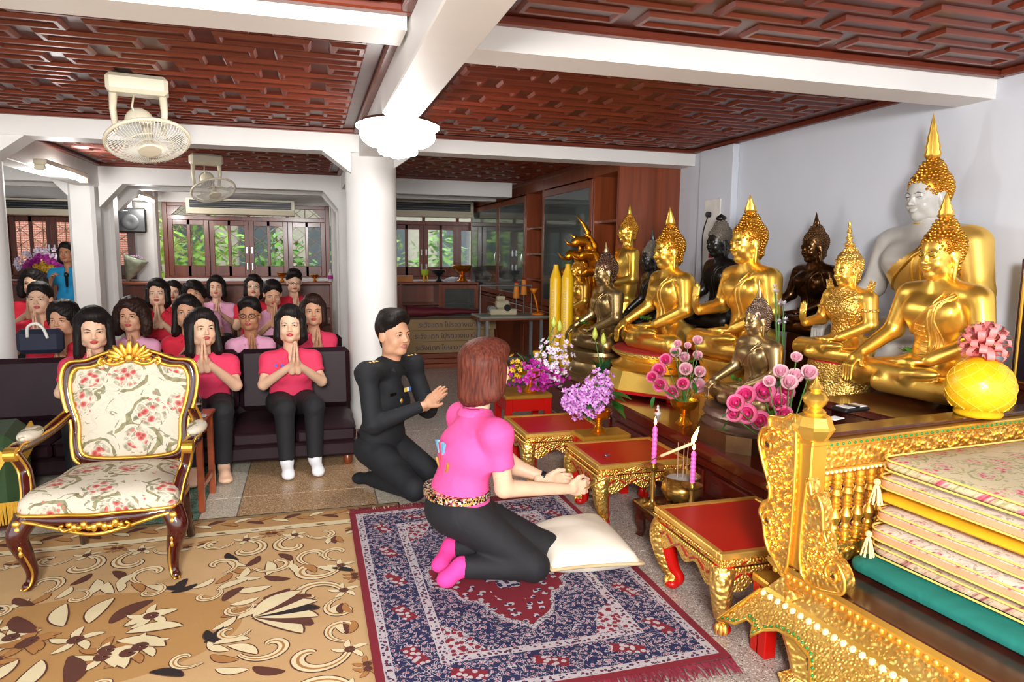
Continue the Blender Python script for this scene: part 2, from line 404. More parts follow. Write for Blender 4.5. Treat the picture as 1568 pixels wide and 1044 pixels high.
# ---------------- outside seen through the panes: ground, hedge shrubs, brick house
struct('ground_outside', MB().box2((-12, 12.4, -.2), (12, 26, -.1)), plain('garden_ground', '#8b8a78', 0.8))
bt = NT('red_brick'); bn = bt.n('TexBrick', i_Scale=6.0, i_1=rgb('#b0614a'), i_2=rgb('#a0543c'), i_3=rgb('#cfc4b6')); bt.set(bn.inputs[0], bt.map((1, 1, 1), rot=(math.pi/2, 0, 0)))
bh = thing('brick_house', 'red brick house wall seen through the left rear windows', 'house', (-5.2, 15, -.1))
MB().box2((-2.6, 0, 0), (2.2, .3, 3.4)).build('wall', bt.out(bn.outputs[0], 0.8), bh)
MB().prism([(-.5, 3.3), (.9, 3.3), (.2, 4.0)], 'x', -2.8, 2.4).build('roof', plain('roof_tile', '#7b5a4a', 0.7), bh)
gw = thing('garden_house', 'pale house front far beyond the garden shrubs', 'house', (1.0, 19.0, -.1))
MB().box2((-5, 0, 0), (6, .3, 3.2)).build('wall', plain('house_pale', '#a9a596', .8), gw)
for k in range(6): w_ = MB().box2((-4.4+k*1.7, -.02, 1.0), (-3.5+k*1.7, .02, 2.2)).build('window', plain('house_window', '#4a5458', .3), gw)
MB().prism([(-.6, 3.1), (1.2, 3.1), (.3, 3.9)], 'x', -5.3, 6.3).build('roof', plain('roof_tile', '#7b5a4a', 0.7), gw)
def shrub(x, y, h, r, col, label):
    t = thing('garden_shrub', label, 'shrub', (x, y, -.1), 0, 'shrubs behind the rear windows')
    rs = np.random.RandomState(int(abs(x)*100)+3); f = MB(); n = 420
    for _ in range(n):
        d = rs.normal(size=3); d /= np.linalg.norm(d); q = d*np.array([r, r*.7, h*.5])*rs.uniform(.55, 1.0)+np.array([0, 0, h*.55])
        a = rs.normal(size=3); a /= np.linalg.norm(a); b = np.cross(a, d); s_ = rs.uniform(.07, .13)
        f.add([q-a*s_, q+b*s_*.4, q+a*s_, q-b*s_*.4], [(0, 1, 2, 3)])
    f.build('foliage', plain('shrub_'+col, col, 0.5, var=0.4, vs=3), t)
    MB().tube([(0, 0, 0), (.03, 0, h*.4), (0, .02, h*.7)], [.05, .04, .02], 7).build('stem', plain('bark', '#5a4634', 0.8), t)
shrub(-1.9, 15.2, 2.2, .8, '#7fae3f', 'light green garden shrub behind the left leaf of the middle rear window')
shrub(-0.5, 14.6, 1.9, .7, '#5d8f35', 'green garden shrub behind the centre of the middle rear window')
shrub(1.2, 15.6, 2.6, .9, '#86a356', 'yellow green garden shrub behind the round white column')
shrub(2.6, 14.5, 2.0, .8, '#6f9a4c', 'green garden shrub behind the rear window beside the cabinets')
shrub(-3.0, 16.0, 2.4, .7, '#a9c65a', 'pale green garden shrub between brick house and middle window')
# ---------------------------------------------------------------- implicit surfaces
def smin(a, b, k):
    if k <= 0: return np.minimum(a, b)
    h = np.clip(.5+.5*(b-a)/k, 0, 1); return b+(a-b)*h-k*h*(1-h)
def cap(a, b, ra, rb=None, k=.02, sub=False, flat=False): return dict(t='c', a=np.array(a, float), b=np.array(b, float), ra=ra, rb=ra if rb is None else rb, k=k, sub=sub, flat=flat)
def ell(c, r, R=None, k=.02, sub=False): return dict(t='e', c=np.array(c, float), r=np.broadcast_to(np.array(r, float), (3,)), R=None if R is None else np.asarray(R), k=k, sub=sub)
def bxs(c, d, r=.01, R=None, k=.02, sub=False): return dict(t='b', c=np.array(c, float), d=np.array(d, float)/2, r0=r, R=None if R is None else np.asarray(R), k=k, sub=sub)
def _bb(p):
    if p['t'] == 'c':
        r = max(p['ra'], p['rb'])*(1.5 if p['flat'] else 1); return np.minimum(p['a'], p['b'])-r, np.maximum(p['a'], p['b'])+r
    if p['t'] == 'b': r = p['d'] if p['R'] is None else np.abs(p['R']) @ p['d']
    else: r = p['r'] if p['R'] is None else np.full(3, p['r'].max())
    return p['c']-r, p['c']+r
def _dist(p, X, Y, Z):
    if p['t'] == 'c':
        ab = p['b']-p['a']; L2 = ab@ab+1e-12; x, y, z = X-p['a'][0], Y-p['a'][1], Z-p['a'][2]
        tr = (x*ab[0]+y*ab[1]+z*ab[2])/L2; t = np.clip(tr, 0, 1)
        r = p['ra']+t*(p['rb']-p['ra'])
        if p['flat']:
            d = np.sqrt((x-tr*ab[0])**2+(y-tr*ab[1])**2+(z-tr*ab[2])**2)-r
            return np.maximum(d, (np.abs(tr-.5)-.5)*math.sqrt(L2))
        return np.sqrt((x-t*ab[0])**2+(y-t*ab[1])**2+(z-t*ab[2])**2)-r
    x, y, z = X-p['c'][0], Y-p['c'][1], Z-p['c'][2]
    if p['R'] is not None:
        R = p['R']; x, y, z = x*R[0, 0]+y*R[1, 0]+z*R[2, 0], x*R[0, 1]+y*R[1, 1]+z*R[2, 1], x*R[0, 2]+y*R[1, 2]+z*R[2, 2]
    if p['t'] == 'b':
        qx, qy, qz = [np.abs(v)-(dd-p['r0']) for v, dd in zip((x, y, z), p['d'])]
        return np.sqrt(np.maximum(qx, 0)**2+np.maximum(qy, 0)**2+np.maximum(qz, 0)**2)+np.minimum(np.maximum(qx, np.maximum(qy, qz)), 0)-p['r0']
    a, b, c = p['r']; k0 = np.sqrt((x/a)**2+(y/b)**2+(z/c)**2); k1 = np.sqrt((x/a**2)**2+(y/b**2)**2+(z/c**2)**2)+1e-9
    return k0*(k0-1)/k1
def sdf(prims, h):
    """naive surface nets over a smooth union; returns V, F"""
    lo = np.min([_bb(p)[0] for p in prims if not p['sub']], 0)-2.5*h; hi = np.max([_bb(p)[1] for p in prims if not p['sub']], 0)+2.5*h
    n = np.ceil((hi-lo)/h).astype(int)+1; ax = [(lo[i]+h*np.arange(n[i])).astype(np.float32) for i in range(3)]
    G = np.full(n, 1.0, np.float32)
    for p in prims:
        a, b = _bb(p); e = p['k']+2*h
        i0 = np.maximum(((a-e-lo)/h).astype(int), 0); i1 = np.minimum(((b+e-lo)/h).astype(int)+2, n)
        if (i1 <= i0).any(): continue
        sl = tuple(slice(i0[q], i1[q]) for q in range(3))
        d = _dist(p, ax[0][sl[0]][:, None, None], ax[1][sl[1]][None, :, None], ax[2][sl[2]][None, None, :])
        if p['sub']: G[sl] = -smin(-G[sl], d, p['k'])
        else: G[sl] = smin(G[sl], d.astype(np.float32), p['k'])
    S = G < 0
    cs = np.zeros(n-1, np.int8)
    for i in (0, 1):
        for j in (0, 1):
            for k in (0, 1): cs += S[i:n[0]-1+i, j:n[1]-1+j, k:n[2]-1+k]
    I = np.argwhere((cs > 0) & (cs < 8)); idx = np.full(n-1, -1, np.int64); idx[tuple(I.T)] = np.arange(len(I))
    cv = {}
    for i in (0, 1):
        for j in (0, 1):
            for k in (0, 1): cv[i, j, k] = G[I[:, 0]+i, I[:, 1]+j, I[:, 2]+k]
    P = np.zeros((len(I), 3)); cnt = np.zeros(len(I))
    for a in range(3):
        for u in (0, 1):
            for v in (0, 1):
                c0 = [u, v]; c0.insert(a, 0); c1 = [u, v]; c1.insert(a, 1)
                A, B = cv[tuple(c0)], cv[tuple(c1)]; mk = (A < 0) != (B < 0)
                t = np.where(mk, A/np.where(mk, A-B, 1), 0)
                for q in range(3): P[:, q] += np.where(mk, t if q == a else c0[q], 0)
                cnt += mk
    V = lo+h*(I+P/cnt[:, None])
    Fs = []
    for a in range(3):
        s0 = [slice(None)]*3; s1 = [slice(None)]*3; s0[a] = slice(0, -1); s1[a] = slice(1, None)
        D = S[tuple(s0)].astype(np.int8)-S[tuple(s1)].astype(np.int8)
        b, c = (a+1) % 3, (a+2) % 3
        E = np.argwhere(D != 0); E = E[(E[:, b] > 0) & (E[:, c] > 0) & (E[:, b] < n[b]-1) & (E[:, c] < n[c]-1)]
        if not len(E): continue
        sg = D[tuple(E.T)]
        def g(db, dc): Q = E.copy(); Q[:, b] += db; Q[:, c] += dc; return idx[tuple(Q.T)]
        q = np.stack([g(-1, -1), g(0, -1), g(0, 0), g(-1, 0)], 1)
        q = np.where((sg > 0)[:, None], q, q[:, ::-1]); Fs.append(q)
    return V, np.vstack(Fs)
def field(prims, x, y, z):
    g = np.full(np.broadcast(x, y, z).shape, 1.0)
    for p in prims:
        d = _dist(p, x, y, z); g = -smin(-g, d, p['k']) if p['sub'] else smin(g, d, p['k'])
    return g
def front(prims, x, z, y1=.32):
    """front surface y at (x, z)"""
    ys = np.linspace(y1, -.2, 105); g = field(prims, np.full_like(ys, x), ys, np.full_like(ys, z)); i = np.argmax(g < 0); return ys[i] if g.min() < 0 else -.05
def merge(parts):
    """list of (V, F, material index) -> V, F, MI"""
    Vs, Fs, Ms, o = [], [], [], 0
    for V, Fc, mi in parts:
        V = np.asarray(V); Vs.append(V)
        Fs += [[int(i)+o for i in f] for f in Fc]; Ms += list(mi) if hasattr(mi, '__len__') else [mi]*len(Fc); o += len(V)
    return np.vstack(Vs), Fs, Ms
def mbp(mb, mi=0): return np.vstack(mb.V), mb.F, mi
def tf(V, R=None, t=(0, 0, 0), s=1.0): V = np.asarray(V)*s; return (V @ np.asarray(R).T if R is not None else V)+np.asarray(t, float)
def aim(d, up=(0, 0, 1)):
    """rotation whose local +Z points along d and +Y as near as possible to up"""
    z = np.array(d, float); z /= np.linalg.norm(z); x = np.cross(np.array(up, float), z); x /= np.linalg.norm(x)+1e-9; return np.stack([x, np.cross(z, x), z], 1)
# ---------------------------------------------------------------- people
def head_prims(male=False, buddha=False):
    p = [ell((0, -.006, .145), (.074, .093, .086)), ell((0, .030, .088), (.061, .064, .09), k=.03), ell((0, .064, .016), (.030 if male else .026, .024, .02), k=.03)]
    for s in (-1, 1):
        p += [ell((s*.037, .060, .068), (.024, .026, .028), k=.02), ell((s*.050, .02, .03), (.018, .03, .025), k=.03)]
        p += [ell((s*.076, -.002, .10), (.010, .021, .034), R=rotm(0, 0, s*.25), k=.008)]
        if buddha: p += [cap((s*.078, .0, .08), (s*.074, .006, .0), .011, .009, k=.01)]
    p += [cap((-.036, .082, .119), (.036, .082, .119), .011, k=.016)]
    for s in (-1, 1): p += [ell((s*.032, .101, .107), (.019, .012, .010), k=.01, sub=True)]
    for s in (-1, 1): p += [ell((s*.031, .0835, .107), (.0175, .0095, .009), k=.004)]
    p += [cap((0, .090, .114), (0, .110, .078), .006, .0095, k=.012), ell((.011, .102, .075), (.008, .009, .007), k=.006), ell((-.011, .102, .075), (.008, .009, .007), k=.006)]
    p += [ell((0, .092, .0515), (.021, .0095, .0052), k=.006), ell((0, .0905, .0425), (.017, .0105, .0065), k=.005)]
    p += [cap((0, -.012, .06), (0, -.022, -.10), .05 if male else .046, .054 if male else .05, k=.03)]
    return p
def head_tpl(male=False):
    V, Fc = sdf(head_prims(male), .0042); C_ = V[Fc].mean(1)
    lip = (np.abs(C_[:, 0]) < .021) & (C_[:, 1] > .085) & (((C_[:, 2]-.047)/.0115)**2+(C_[:, 0]/.022)**2 < 1)
    parts = [(V, Fc.tolist(), np.where(lip, 1, 0))]
    for s in (-1, 1):
        b = MB().ball((s*.031, .0862, .1075), (.0135, .0085, .0052), 12, 8); q = np.array([np.vstack(b.V)[f].mean(0) for f in b.F])
        parts.append((*mbp(b)[:2], np.where((q[:, 0]-s*.031)**2 < .0065**2, 3, 2)))
        br = MB().tube([(s*.014, .0965, .122), (s*.03, .0965, .1275), (s*.05, .085, .122)], [.0018, .003, .0012], 6); parts.append(mbp(br, 4))
        lid = MB().tube([(s*.016, .093, .1085), (s*.031, .0972, .1128), (s*.046, .0875, .108)], [.0012, .0016, .0012], 5); parts.append(mbp(lid, 4))
    return merge(parts)
HEADS = {False: head_tpl(False), True: head_tpl(True)}
def hair_tpl(style):
    p = [ell((0, -.016, .152), (.087, .102, .092)), ell((0, .03, .20), (.062, .06, .04), k=.03)]
    if style == 'bob':
        for s in (-1, 1): p += [cap((s*.068, -.005, .15), (s*.078, .0, .015), .03, .034, k=.03), cap((s*.075, .035, .13), (s*.078, .035, .03), .018, .02, k=.02)]
        p += [cap((0, -.06, .14), (0, -.062, .0), .07, .058, k=.04), cap((.05, -.05, .13), (.05, -.04, .0), .05, .04, k=.03), cap((-.05, -.05, .13), (-.05, -.04, .0), .05, .04, k=.03)]
    elif style == 'long':
        for s in (-1, 1): p += [cap((s*.07, -.005, .15), (s*.085, .01, -.06), .033, .03, k=.03), cap((s*.078, .03, .13), (s*.09, .045, -.04), .018, .022, k=.02)]
        p += [cap((0, -.06, .14), (0, -.085, -.08), .07, .055, k=.04), cap((.05, -.05, .13), (.06, -.06, -.08), .05, .035, k=.03), cap((-.05, -.05, .13), (-.06, -.06, -.08), .05, .035, k=.03)]
    elif style == 'wavy':
        p[0] = ell((0, -.02, .158), (.103, .112, .1))
        for s in (-1, 1): p += [ell((s*.085, -.015, .12), (.045, .06, .06), k=.03), ell((s*.1, -.0, .05), (.045, .05, .055), k=.03), ell((s*.098, .0, -.005), (.04, .045, .04), k=.03)]
        p += [ell((0, -.08, .08), (.09, .06, .1), k=.04), ell((0, -.075, .0), (.085, .05, .06), k=.04)]
    elif style == 'curly':
        p[0] = ell((0, -.02, .158), (.105, .115, .1)); p += [ell((.06, -.04, .1), (.055, .07, .07), k=.03), ell((-.06, -.04, .1), (.055, .07, .07), k=.03), ell((0, -.08, .09), (.07, .05, .07), k=.03)]
    elif style == 'tied':
        p += [ell((0, -.1, .13), (.05, .05, .05), k=.03), cap((0, -.06, .12), (0, -.06, .06), .06, .045, k=.03), cap((.07, -.02, .13), (.06, -.03, .07), .02, .012, k=.02), cap((-.07, -.02, .13), (-.06, -.03, .07), .02, .012, k=.02)]
    else:      # short crop
        p = [ell((0, -.014, .156), (.082, .098, .086)), cap((0, -.055, .12), (0, -.055, .05), .052, .036, k=.03), ell((.01, .05, .212), (.058, .045, .026), rotm(.35, .1, 0), k=.03), ell((0, .0, .228), (.06, .07, .02), k=.04)]
        for s in (-1, 1): p += [cap((s*.07, -.012, .15), (s*.069, .006, .085), .016, .007, k=.02), ell((s*.05, .03, .19), (.03, .045, .03), k=.03)]
    if style == 'short': p += [ell((0, .11, .075), (.07, .075, .103), k=.01, sub=True)]
    elif style == 'tied': p += [ell((0, .115, .07), (.069, .085, .113), k=.012, sub=True)]
    else: p += [ell((.012, .115, .068), (.064, .085, .117), R=rotm(0, .18, 0), k=.012, sub=True)]
    V, Fc = sdf(p, .0065)
    th = np.arctan2(V[:, 0], V[:, 1]+.01); r = np.stack([V[:, 0], V[:, 1]+.01, (V[:, 2]-.13)*.4], 1); r /= np.linalg.norm(r, axis=1)[:, None]
    if style in ('curly', 'wavy'): d = .004*np.sin(V[:, 0]*110+2*np.sin(V[:, 2]*70))*np.sin(V[:, 2]*95+V[:, 1]*60)+.0015*np.sin(th*40+V[:, 2]*60)
    else: d = (.0022*np.sin(th*34+3*np.sin(V[:, 2]*25+th*2))+.0016*np.sin(th*71+V[:, 2]*40))*(.25 if style == 'short' else .55)
    return V+r*d[:, None], Fc
HAIR = {k: hair_tpl(k) for k in ('bob', 'long', 'wavy', 'curly', 'tied', 'short')}
def hand_prims(side, spread=0.0, curl=0.0):
    """one hand, wrist at the origin, fingers along +Z, palm facing -side*X, index finger toward -Y (thumb side)"""
    p = [ell((0, 0, .048), (.0145, .040, .052), k=.01), cap((0, 0, -.05), (0, 0, .015), .0235, .025, k=.015)]
    ys = (-.029, -.0098, .0095, .0275); ln = (.158, .176, .170, .146)
    for y, L in zip(ys, ln):
        b0 = np.array([0, y, .085]); m1 = np.array([-side*curl*.35*(L-.085), y*(1+spread*.3), .085+(L-.085)*.5*(1-.15*curl)]); e = np.array([-side*curl*(L-.085)*.95, y*(1+spread*.6), .085+(L-.085)*(1-.75*curl)])
        p += [cap(b0, m1, .0092, .0084, k=.006), cap(m1, e, .0084, .0068, k=.003)]
    p += [cap((0, -.026, .018), (-side*.006, -.05, .055), .0135, .0115, k=.01), cap((-side*.006, -.05, .055), (-side*.012, -.052-.008*(1-curl), .09-.01*curl), .0108, .0088, k=.004)]
    return p
def wai_tpl():
    parts = []
    for s in (-1, 1):
        V, Fc = sdf(hand_prims(s), .0042); parts.append((V @ rotm(0, -s*.07).T+np.array([s*.0175, 0, 0]), Fc.tolist(), 0))
    return merge(parts)[:2]
WAI = wai_tpl()
HANDS = {(s, c): sdf(hand_prims(s, .2, c), .0042) for s in (-1, 1) for c in (.25, .8)}
def skin(name, c):
    if name in MATS: return MATS[name]
    t = NT(name); nz = t.noise(14.0); c = rgb(c)
    MATS[name] = t.out(t.ramp(nz, [(0.3, tuple(x*.93 for x in c)), (0.7, tuple(min(1, x*1.05) for x in c))]), 0.5, 0, Subsurface_Weight=0.08, Subsurface_Radius=(.02, .008, .004), Subsurface_Scale=.3); return MATS[name]
SKIN = [skin('skin_light', '#e3b798'), skin('skin_mid', '#cf9b7a'), skin('skin_tan', '#b9805c')]
M_lip = plain('lips', '#b8494c', 0.4); M_lipm = plain('lips_plain', '#b5766a', 0.5); M_eyew = plain('eye_white', '#e8e2dc', 0.3); M_iris = plain('iris_dark', '#15100e', 0.2); M_brow = plain('brow', '#2a1c16', 0.7)
def hairmat(name, c, g=.12):
    if name in MATS: return MATS[name]
    t = NT(name); nz = t.noise(18.0, t.map((6, 6, .6)), 5, .6); c = rgb(c)
    t.bump(nz, .5, .006)
    MATS[name] = t.out(t.ramp(nz, [(0.3, tuple(x*.5 for x in c)), (0.7, tuple(x*1.6 for x in c))]), .55, 0, Specular_IOR_Level=.25); return MATS[name]
H_black = hairmat('hair_black', '#17110f'); H_brown = hairmat('hair_dark_brown', '#2b1710'); H_red = hairmat('hair_auburn', '#5c2c20')
def cloth(name, c, rough=.8, b=.25):
    if name in MATS: return MATS[name]
    t = NT(name); cc = rgb(c); n1 = t.noise(9.0, None, 2, .8); n2 = t.noise(300.0)
    t.bump(t.math('ADD', t.math('MULTIPLY', n1, 1.0), t.math('MULTIPLY', n2, .06)), b, .03)
    MATS[name] = t.out(t.ramp(n1, [(0.3, tuple(x*.93 for x in cc)), (0.7, cc)]), rough, 0); return MATS[name]
C_rose = cloth('polo_rose', '#e2395f'); C_red = cloth('polo_red', '#d81f3a'); C_pale = cloth('polo_pale_pink', '#eeaccb'); C_hot = cloth('polo_hot_pink', '#f2559d'); C_blue = cloth('polo_blue', '#1c93c9')
C_blk = cloth('trousers_black', '#15151a'); C_army = cloth('uniform_black', '#12151a')
C_sock = cloth('sock_pink', '#ff3f9a'); C_sockw = cloth('sock_white', '#efeff2')
def lerp(a, b, t): return np.array(a, float)*(1-t)+np.array(b, float)*t
def collar(c, fwd, w=.062, h=.035):
    """open polo collar: two folded leaves around the neck"""
    m = MB(); n = 9; A = []; B = []; 
    for i in range(n):
        a = math.radians(-150+300*i/(n-1)); r = w*(1.0+.08*abs(math.cos(a)))
        d = np.array([math.sin(a), -math.cos(a), 0]); f = (1-math.cos(a+math.pi))/2 if False else max(0, d[1])
        A.append(np.array([0, -.008, .0])+d*r*np.array([1, .95, 1])+np.array([0, 0, .018-.035*f]))
        B.append(np.array([0, -.008, 0])+d*(r+.02)*np.array([1.05, 1.05, 1])+np.array([0, .012*f, -.012-.05*f]))
    A, B = np.array(A), np.array(B); off = np.array([0, 0, .006])
    P = np.stack([A-off*1.5, A, (A+B)/2+np.array([0, 0, .006]), B, B-off], 0)
    m.grid(P); return mbp(m)
def person(name, label, J, P):
    """J joints in local metres (facing +Y): hip, chest, sh (half-width), neck, elbows, wrists, knees, ankles; P: looks"""
    rt = thing(name, label, 'person', P['loc'], P.get('rz', 0), P.get('group'))
    s = P.get('s', 1.0); hb = P.get('h', .011); wd = P.get('wide', 1.0)
    hip, ch, nk = [np.array(J[k], float) for k in ('hip', 'chest', 'neck')]; shw = J['sh']*wd
    ax = nk-hip; ax /= np.linalg.norm(ax)
    sh = {d: nk+np.array([d*shw, J.get('shy', 0), J.get('shz', -.065)]) for d in (-1, 1)}
    el = {1: np.array(J['elR'], float), -1: np.array(J['elL'], float)}; wr = {1: np.array(J['wrR'], float), -1: np.array(J['wrL'], float)}
    # skin: one body
    b = [cap(hip+ax*.05, ch, .07, .08), cap(ch, nk-ax*.03, .08, .05, k=.04), cap(sh[-1], sh[1], .035, k=.03)]
    for d in (-1, 1): b += [cap(sh[d], el[d], .042*wd, .037*wd), cap(el[d], wr[d], .037*wd, .0235, k=.012)]
    if 'knR' in J:
        for d, k in ((1, 'R'), (-1, 'L')):
            kn, an = np.array(J['kn'+k], float), np.array(J['an'+k], float)
            b += [cap(hip+np.array([d*.08, 0, -.02]), kn, .08, .052), cap(kn, an, .052, .034)]
            if 'toe'+k in J and not P.get('sock'):
                to = np.array(J['toe'+k], float); b += [cap(an+np.array([0, 0, -.02]), lerp(an, to, .7), .036, .034, k=.02), ell(to, (.045, .045, .022), k=.03)]
    V, Fc = sdf(b, hb)
    parts = [(V, Fc.tolist(), 0)]
    hd = HEADS[P.get('male', False)]; Rh = rotm(*P.get('head', (0, 0, 0))); hp = nk+np.array(J.get('hoff', (0, .02, .075)))
    hs = P.get('hs', 1.0); Vh = tf(hd[0], Rh, hp, hs); parts.append((Vh, hd[1], hd[2]))
    if P.get('wai', True):
        mid = (wr[1]+wr[-1])/2; Rw = aim(P.get('handdir', (0, .28, .96)), P.get('handup', (0, 1, .0)))
        parts.append((tf(WAI[0], Rw, mid, .96), WAI[1], 0))
    else:
        for d in (-1, 1):
            if ('hd%d' % d) in P:
                R_, c_ = P['hd%d' % d]; hv = HANDS[(d, c_)]; parts.append((tf(hv[0], R_, wr[d], .96), hv[1].tolist(), 0))
    V, Fc, MI = merge(parts)
    link('body', mesh_of('body', V, Fc, [P['skin'], M_lipm if P.get('male') else M_lip, M_eyew, M_iris, P.get('browm', M_brow)], True, MI), rt)
    # shirt
    fw = np.array([0, 1, 0]); t = [ell(lerp(hip, ch, .25)+ax*.0, (.150*wd, .115*wd, .15), k=.05), ell(ch, (.158*wd, .105*wd, .15), k=.05), cap(sh[-1]*1.0, sh[1], .048, k=.05), cap(ch, nk-ax*.02, .1, .06, k=.04), cap(nk-ax*.03, sh[1], .05, .048, k=.05), cap(nk-ax*.03, sh[-1], .05, .048, k=.05)]
    if not P.get('male'): t += [ell(ch+np.array([d*.065, .062, .0]), (.062, .06, .062), k=.04) for d in (-1, 1)]
    t += [cap(lerp(hip, ch, .3)-ax*.08, hip-ax*.06, .12*wd, .128*wd, k=.06)] if P.get('untuck') else []
    for d in (-1, 1):
        e = lerp(sh[d], el[d], P.get('sleeve', .62)); t += [cap(sh[d], e, .050*wd, .054*wd, k=.05, flat=True), ell(sh[d], .050*wd, k=.05)]
        if P.get('sleeve', .62) >= 1: t += [cap(el[d], lerp(el[d], wr[d], .93), .05*wd, .034, k=.015, flat=True), ell(el[d], .052*wd, k=.02)]
    t += [ell(nk+np.array([0, .075, -.035]), (.026, .05, .06), k=.012, sub=True), cap(nk+np.array([0, .01, .03]), nk+np.array([0, 0, .12]), .055, .07, k=.005, sub=True)] if not P.get('male') else []
    V, Fc = sdf(t, hb); cv, cf, _ = collar(None, None)
    pv, pf, pm_ = merge([(V, Fc.tolist(), 0), (tf(cv, rotm(*P.get('head', (0, 0, 0)))*0+np.eye(3), nk+np.array([0, .0, .005]), 1.0), cf, 0)])
    so = link('shirt', mesh_of('shirt', pv, pf, [P['shirt']], True), rt)
    # trousers
    if 'knR' in J:
        q = [ell(hip, P.get('hipr', (.155*wd, .12*wd, .11)), k=.04)]
        for d, k in ((1, 'R'), (-1, 'L')):
            kn, an = np.array(J['kn'+k], float), np.array(J['an'+k], float)
            q += [cap(hip+np.array([d*.08, 0, -.01]), kn, .098*wd, .066, k=.03), cap(kn, lerp(kn, an, .96), .066, .05, k=.02, flat=True), ell(kn, .067, k=.02)]
        V, Fc = sdf(q, hb); link('trousers', mesh_of('trousers', V, Fc, [P.get('pants', C_blk)], True), rt)
        if P.get('sock'):
            for d, k in ((1, 'R'), (-1, 'L')):
                an, to = np.array(J['an'+k], float), np.array(J['toe'+k], float); kn = np.array(J['kn'+k], float)
                q = [cap(an, lerp(an, kn, .12), .038, .04), cap(an, lerp(an, to, .75), .036, .037, k=.03), ell(lerp(an, to, .95), (.036, .036, .026), k=.03), ell(an+(an-to)*.12, .034, k=.02)]
                V, Fc = sdf(q, .008); link('sock', mesh_of('sock', V, Fc, [P['sock']], True), rt)
    hv = HAIR[P.get('hair', 'bob')]
    ho = link('hair', mesh_of('hair', tf(hv[0], Rh, hp, hs*P.get('hairs', 1.0)), hv[1], [P.get('hairm', H_black)], True), rt)
    def onhead(mb): mb.V = [tf(v, Rh, hp, hs) for v in mb.V]; return mb
    if P.get('glasses'):
        g = MB()
        for d in (-1, 1):
            c = np.array([d*.033, .103, .107]); pts = [c+np.array([.024*math.cos(a), -.012*abs(math.cos(a))*(1 if math.cos(a)*d > 0 else .2), .016*math.sin(a)]) for a in np.linspace(0, 2*math.pi, 15)[:-1]]
            g.tube(pts, .0022, 5, closed=True); g.tube([(d*.058, .092, .11), (d*.08, .03, .112), (d*.08, -.01, .108)], .002, 5)
        g.tube([(-.009, .104, .11), (0, .106, .113), (.009, .104, .11)], .002, 5)
        onhead(g).build('glasses', P['glasses'], rt, True)
    if P.get('earring'): 
        for d in (-1, 1): onhead(MB().ball((d*.083, .004, .072), .006, 8, 6)).build('earring', M_pearl, rt, True)
    # printed emblem on the right breast and a small wordmark on the left
    if P.get('emblem'):
        em = MB(); T_ = t[:4]+[q for q in t if q['t'] == 'e' and not q['sub']]
        def onb(x, z): return np.array([ch[0]+x, front(T_, ch[0]+x, ch[2]+z, .35)+.003, ch[2]+z])
        for dx, cm, a in ((-.02, 0, .5), (.02, 0, -.5), (0, 1, 0)): em.mat(cm).box(onb(.088+dx, .065), (.02, .006, .018), rotm(0, a, 0), .001)
        em.mat(2).tube([onb(.088+.038*math.cos(a), .062+.032*math.sin(a)) for a in np.linspace(-2.7, -.45, 9)], .003, 5)
        em.build('shirt_emblem', [plain('emblem_blue', '#5b66c9', .7), plain('emblem_red', '#e03048', .7), plain('emblem_gold', '#b8873a', .6)], so)
    return rt, dict(hip=hip, ch=ch, nk=nk, sh=sh, el=el, wr=wr, hp=hp, Rh=Rh)
M_pearl = plain('pearl', '#f2ece2', 0.2)
# ---------------------------------------------------------------- the seated rows
def seated(seat, ts, lean=0.03, hands=.62):
    """seated wai pose, origin on the floor below the hips"""
    z = seat+.108; h = (hands-.26)*ts
    return dict(hip=(0, 0, z), chest=(0, lean*.6, z+.27*ts), neck=(0, lean, z+.47*ts), sh=.142,
                elR=(.195, .09+lean, z+.19*ts), elL=(-.195, .09+lean, z+.19*ts), wrR=(.022, .235+lean, z+h), wrL=(-.022, .235+lean, z+h),
                knR=(.095, .42, z+.035), knL=(-.095, .42, z+.035), anR=(.09, .45, .09), anL=(-.09, .45, .09), toeR=(.095, .57, .03), toeL=(-.095, .57, .03))
SEATS = []
def seat_person(px, py, Y, label, shirt, hair, seat=None, head=(0, 0, 0), hands=.62, rz=None, **kw):
    p = at_y(px, py, Y); hs = kw.get('hs', 1.0)                     # centre of the face
    nz = p[2]-.10*hs-.075
    if seat is None: seat = nz-.47*.9-.108
    J = seated(seat, (nz-seat-.108)/.47, .03, hands)
    ex = kw.pop('elx', .195); J['elR'] = (ex, *J['elR'][1:]); J['elL'] = (-ex, *J['elL'][1:])
    if rz is None: rz = math.pi+math.radians(8)
    P = dict(loc=(p[0], Y, 0), rz=rz, shirt=shirt, hair=hair, head=head, skin=kw.pop('skin', SKIN[0]), **kw)
    if Y > 5.5:
        for k in ('R', 'L'): J['kn'+k] = (J['kn'+k][0], .32, J['kn'+k][2]); J['an'+k] = (J['an'+k][0], .27, .09); J['toe'+k] = (J['toe'+k][0], .37, .03)
    r = person('person', label, J, P); SEATS.append((p[0], Y, seat, rz)); return r
R_ = math.pi
seat_person(145, 502, 5.12, 'woman in rose polo with black shoulder hair, eyes lowered, behind the gilded armchair', C_rose, 'long', head=(-.18, 0, .1), emblem=True, seat=.30, skin=SKIN[0], hs=1.08, h=.011)
seat_person(310, 503, 5.12, 'woman in rose polo with long black hair and watch, behind the water glass', C_rose, 'long', head=(.05, 0, .25), hands=.70, emblem=True, seat=.30, hs=1.04, wide=1.08)
seat_person(443, 497, 5.12, 'woman in rose polo with black bob and white socks on the sofa', C_rose, 'bob', head=(.0, 0, -.15), hands=.64, emblem=True, seat=.30, earring=True, sock=C_sockw, hs=1.05)
G2 = 'women seated in the second row'
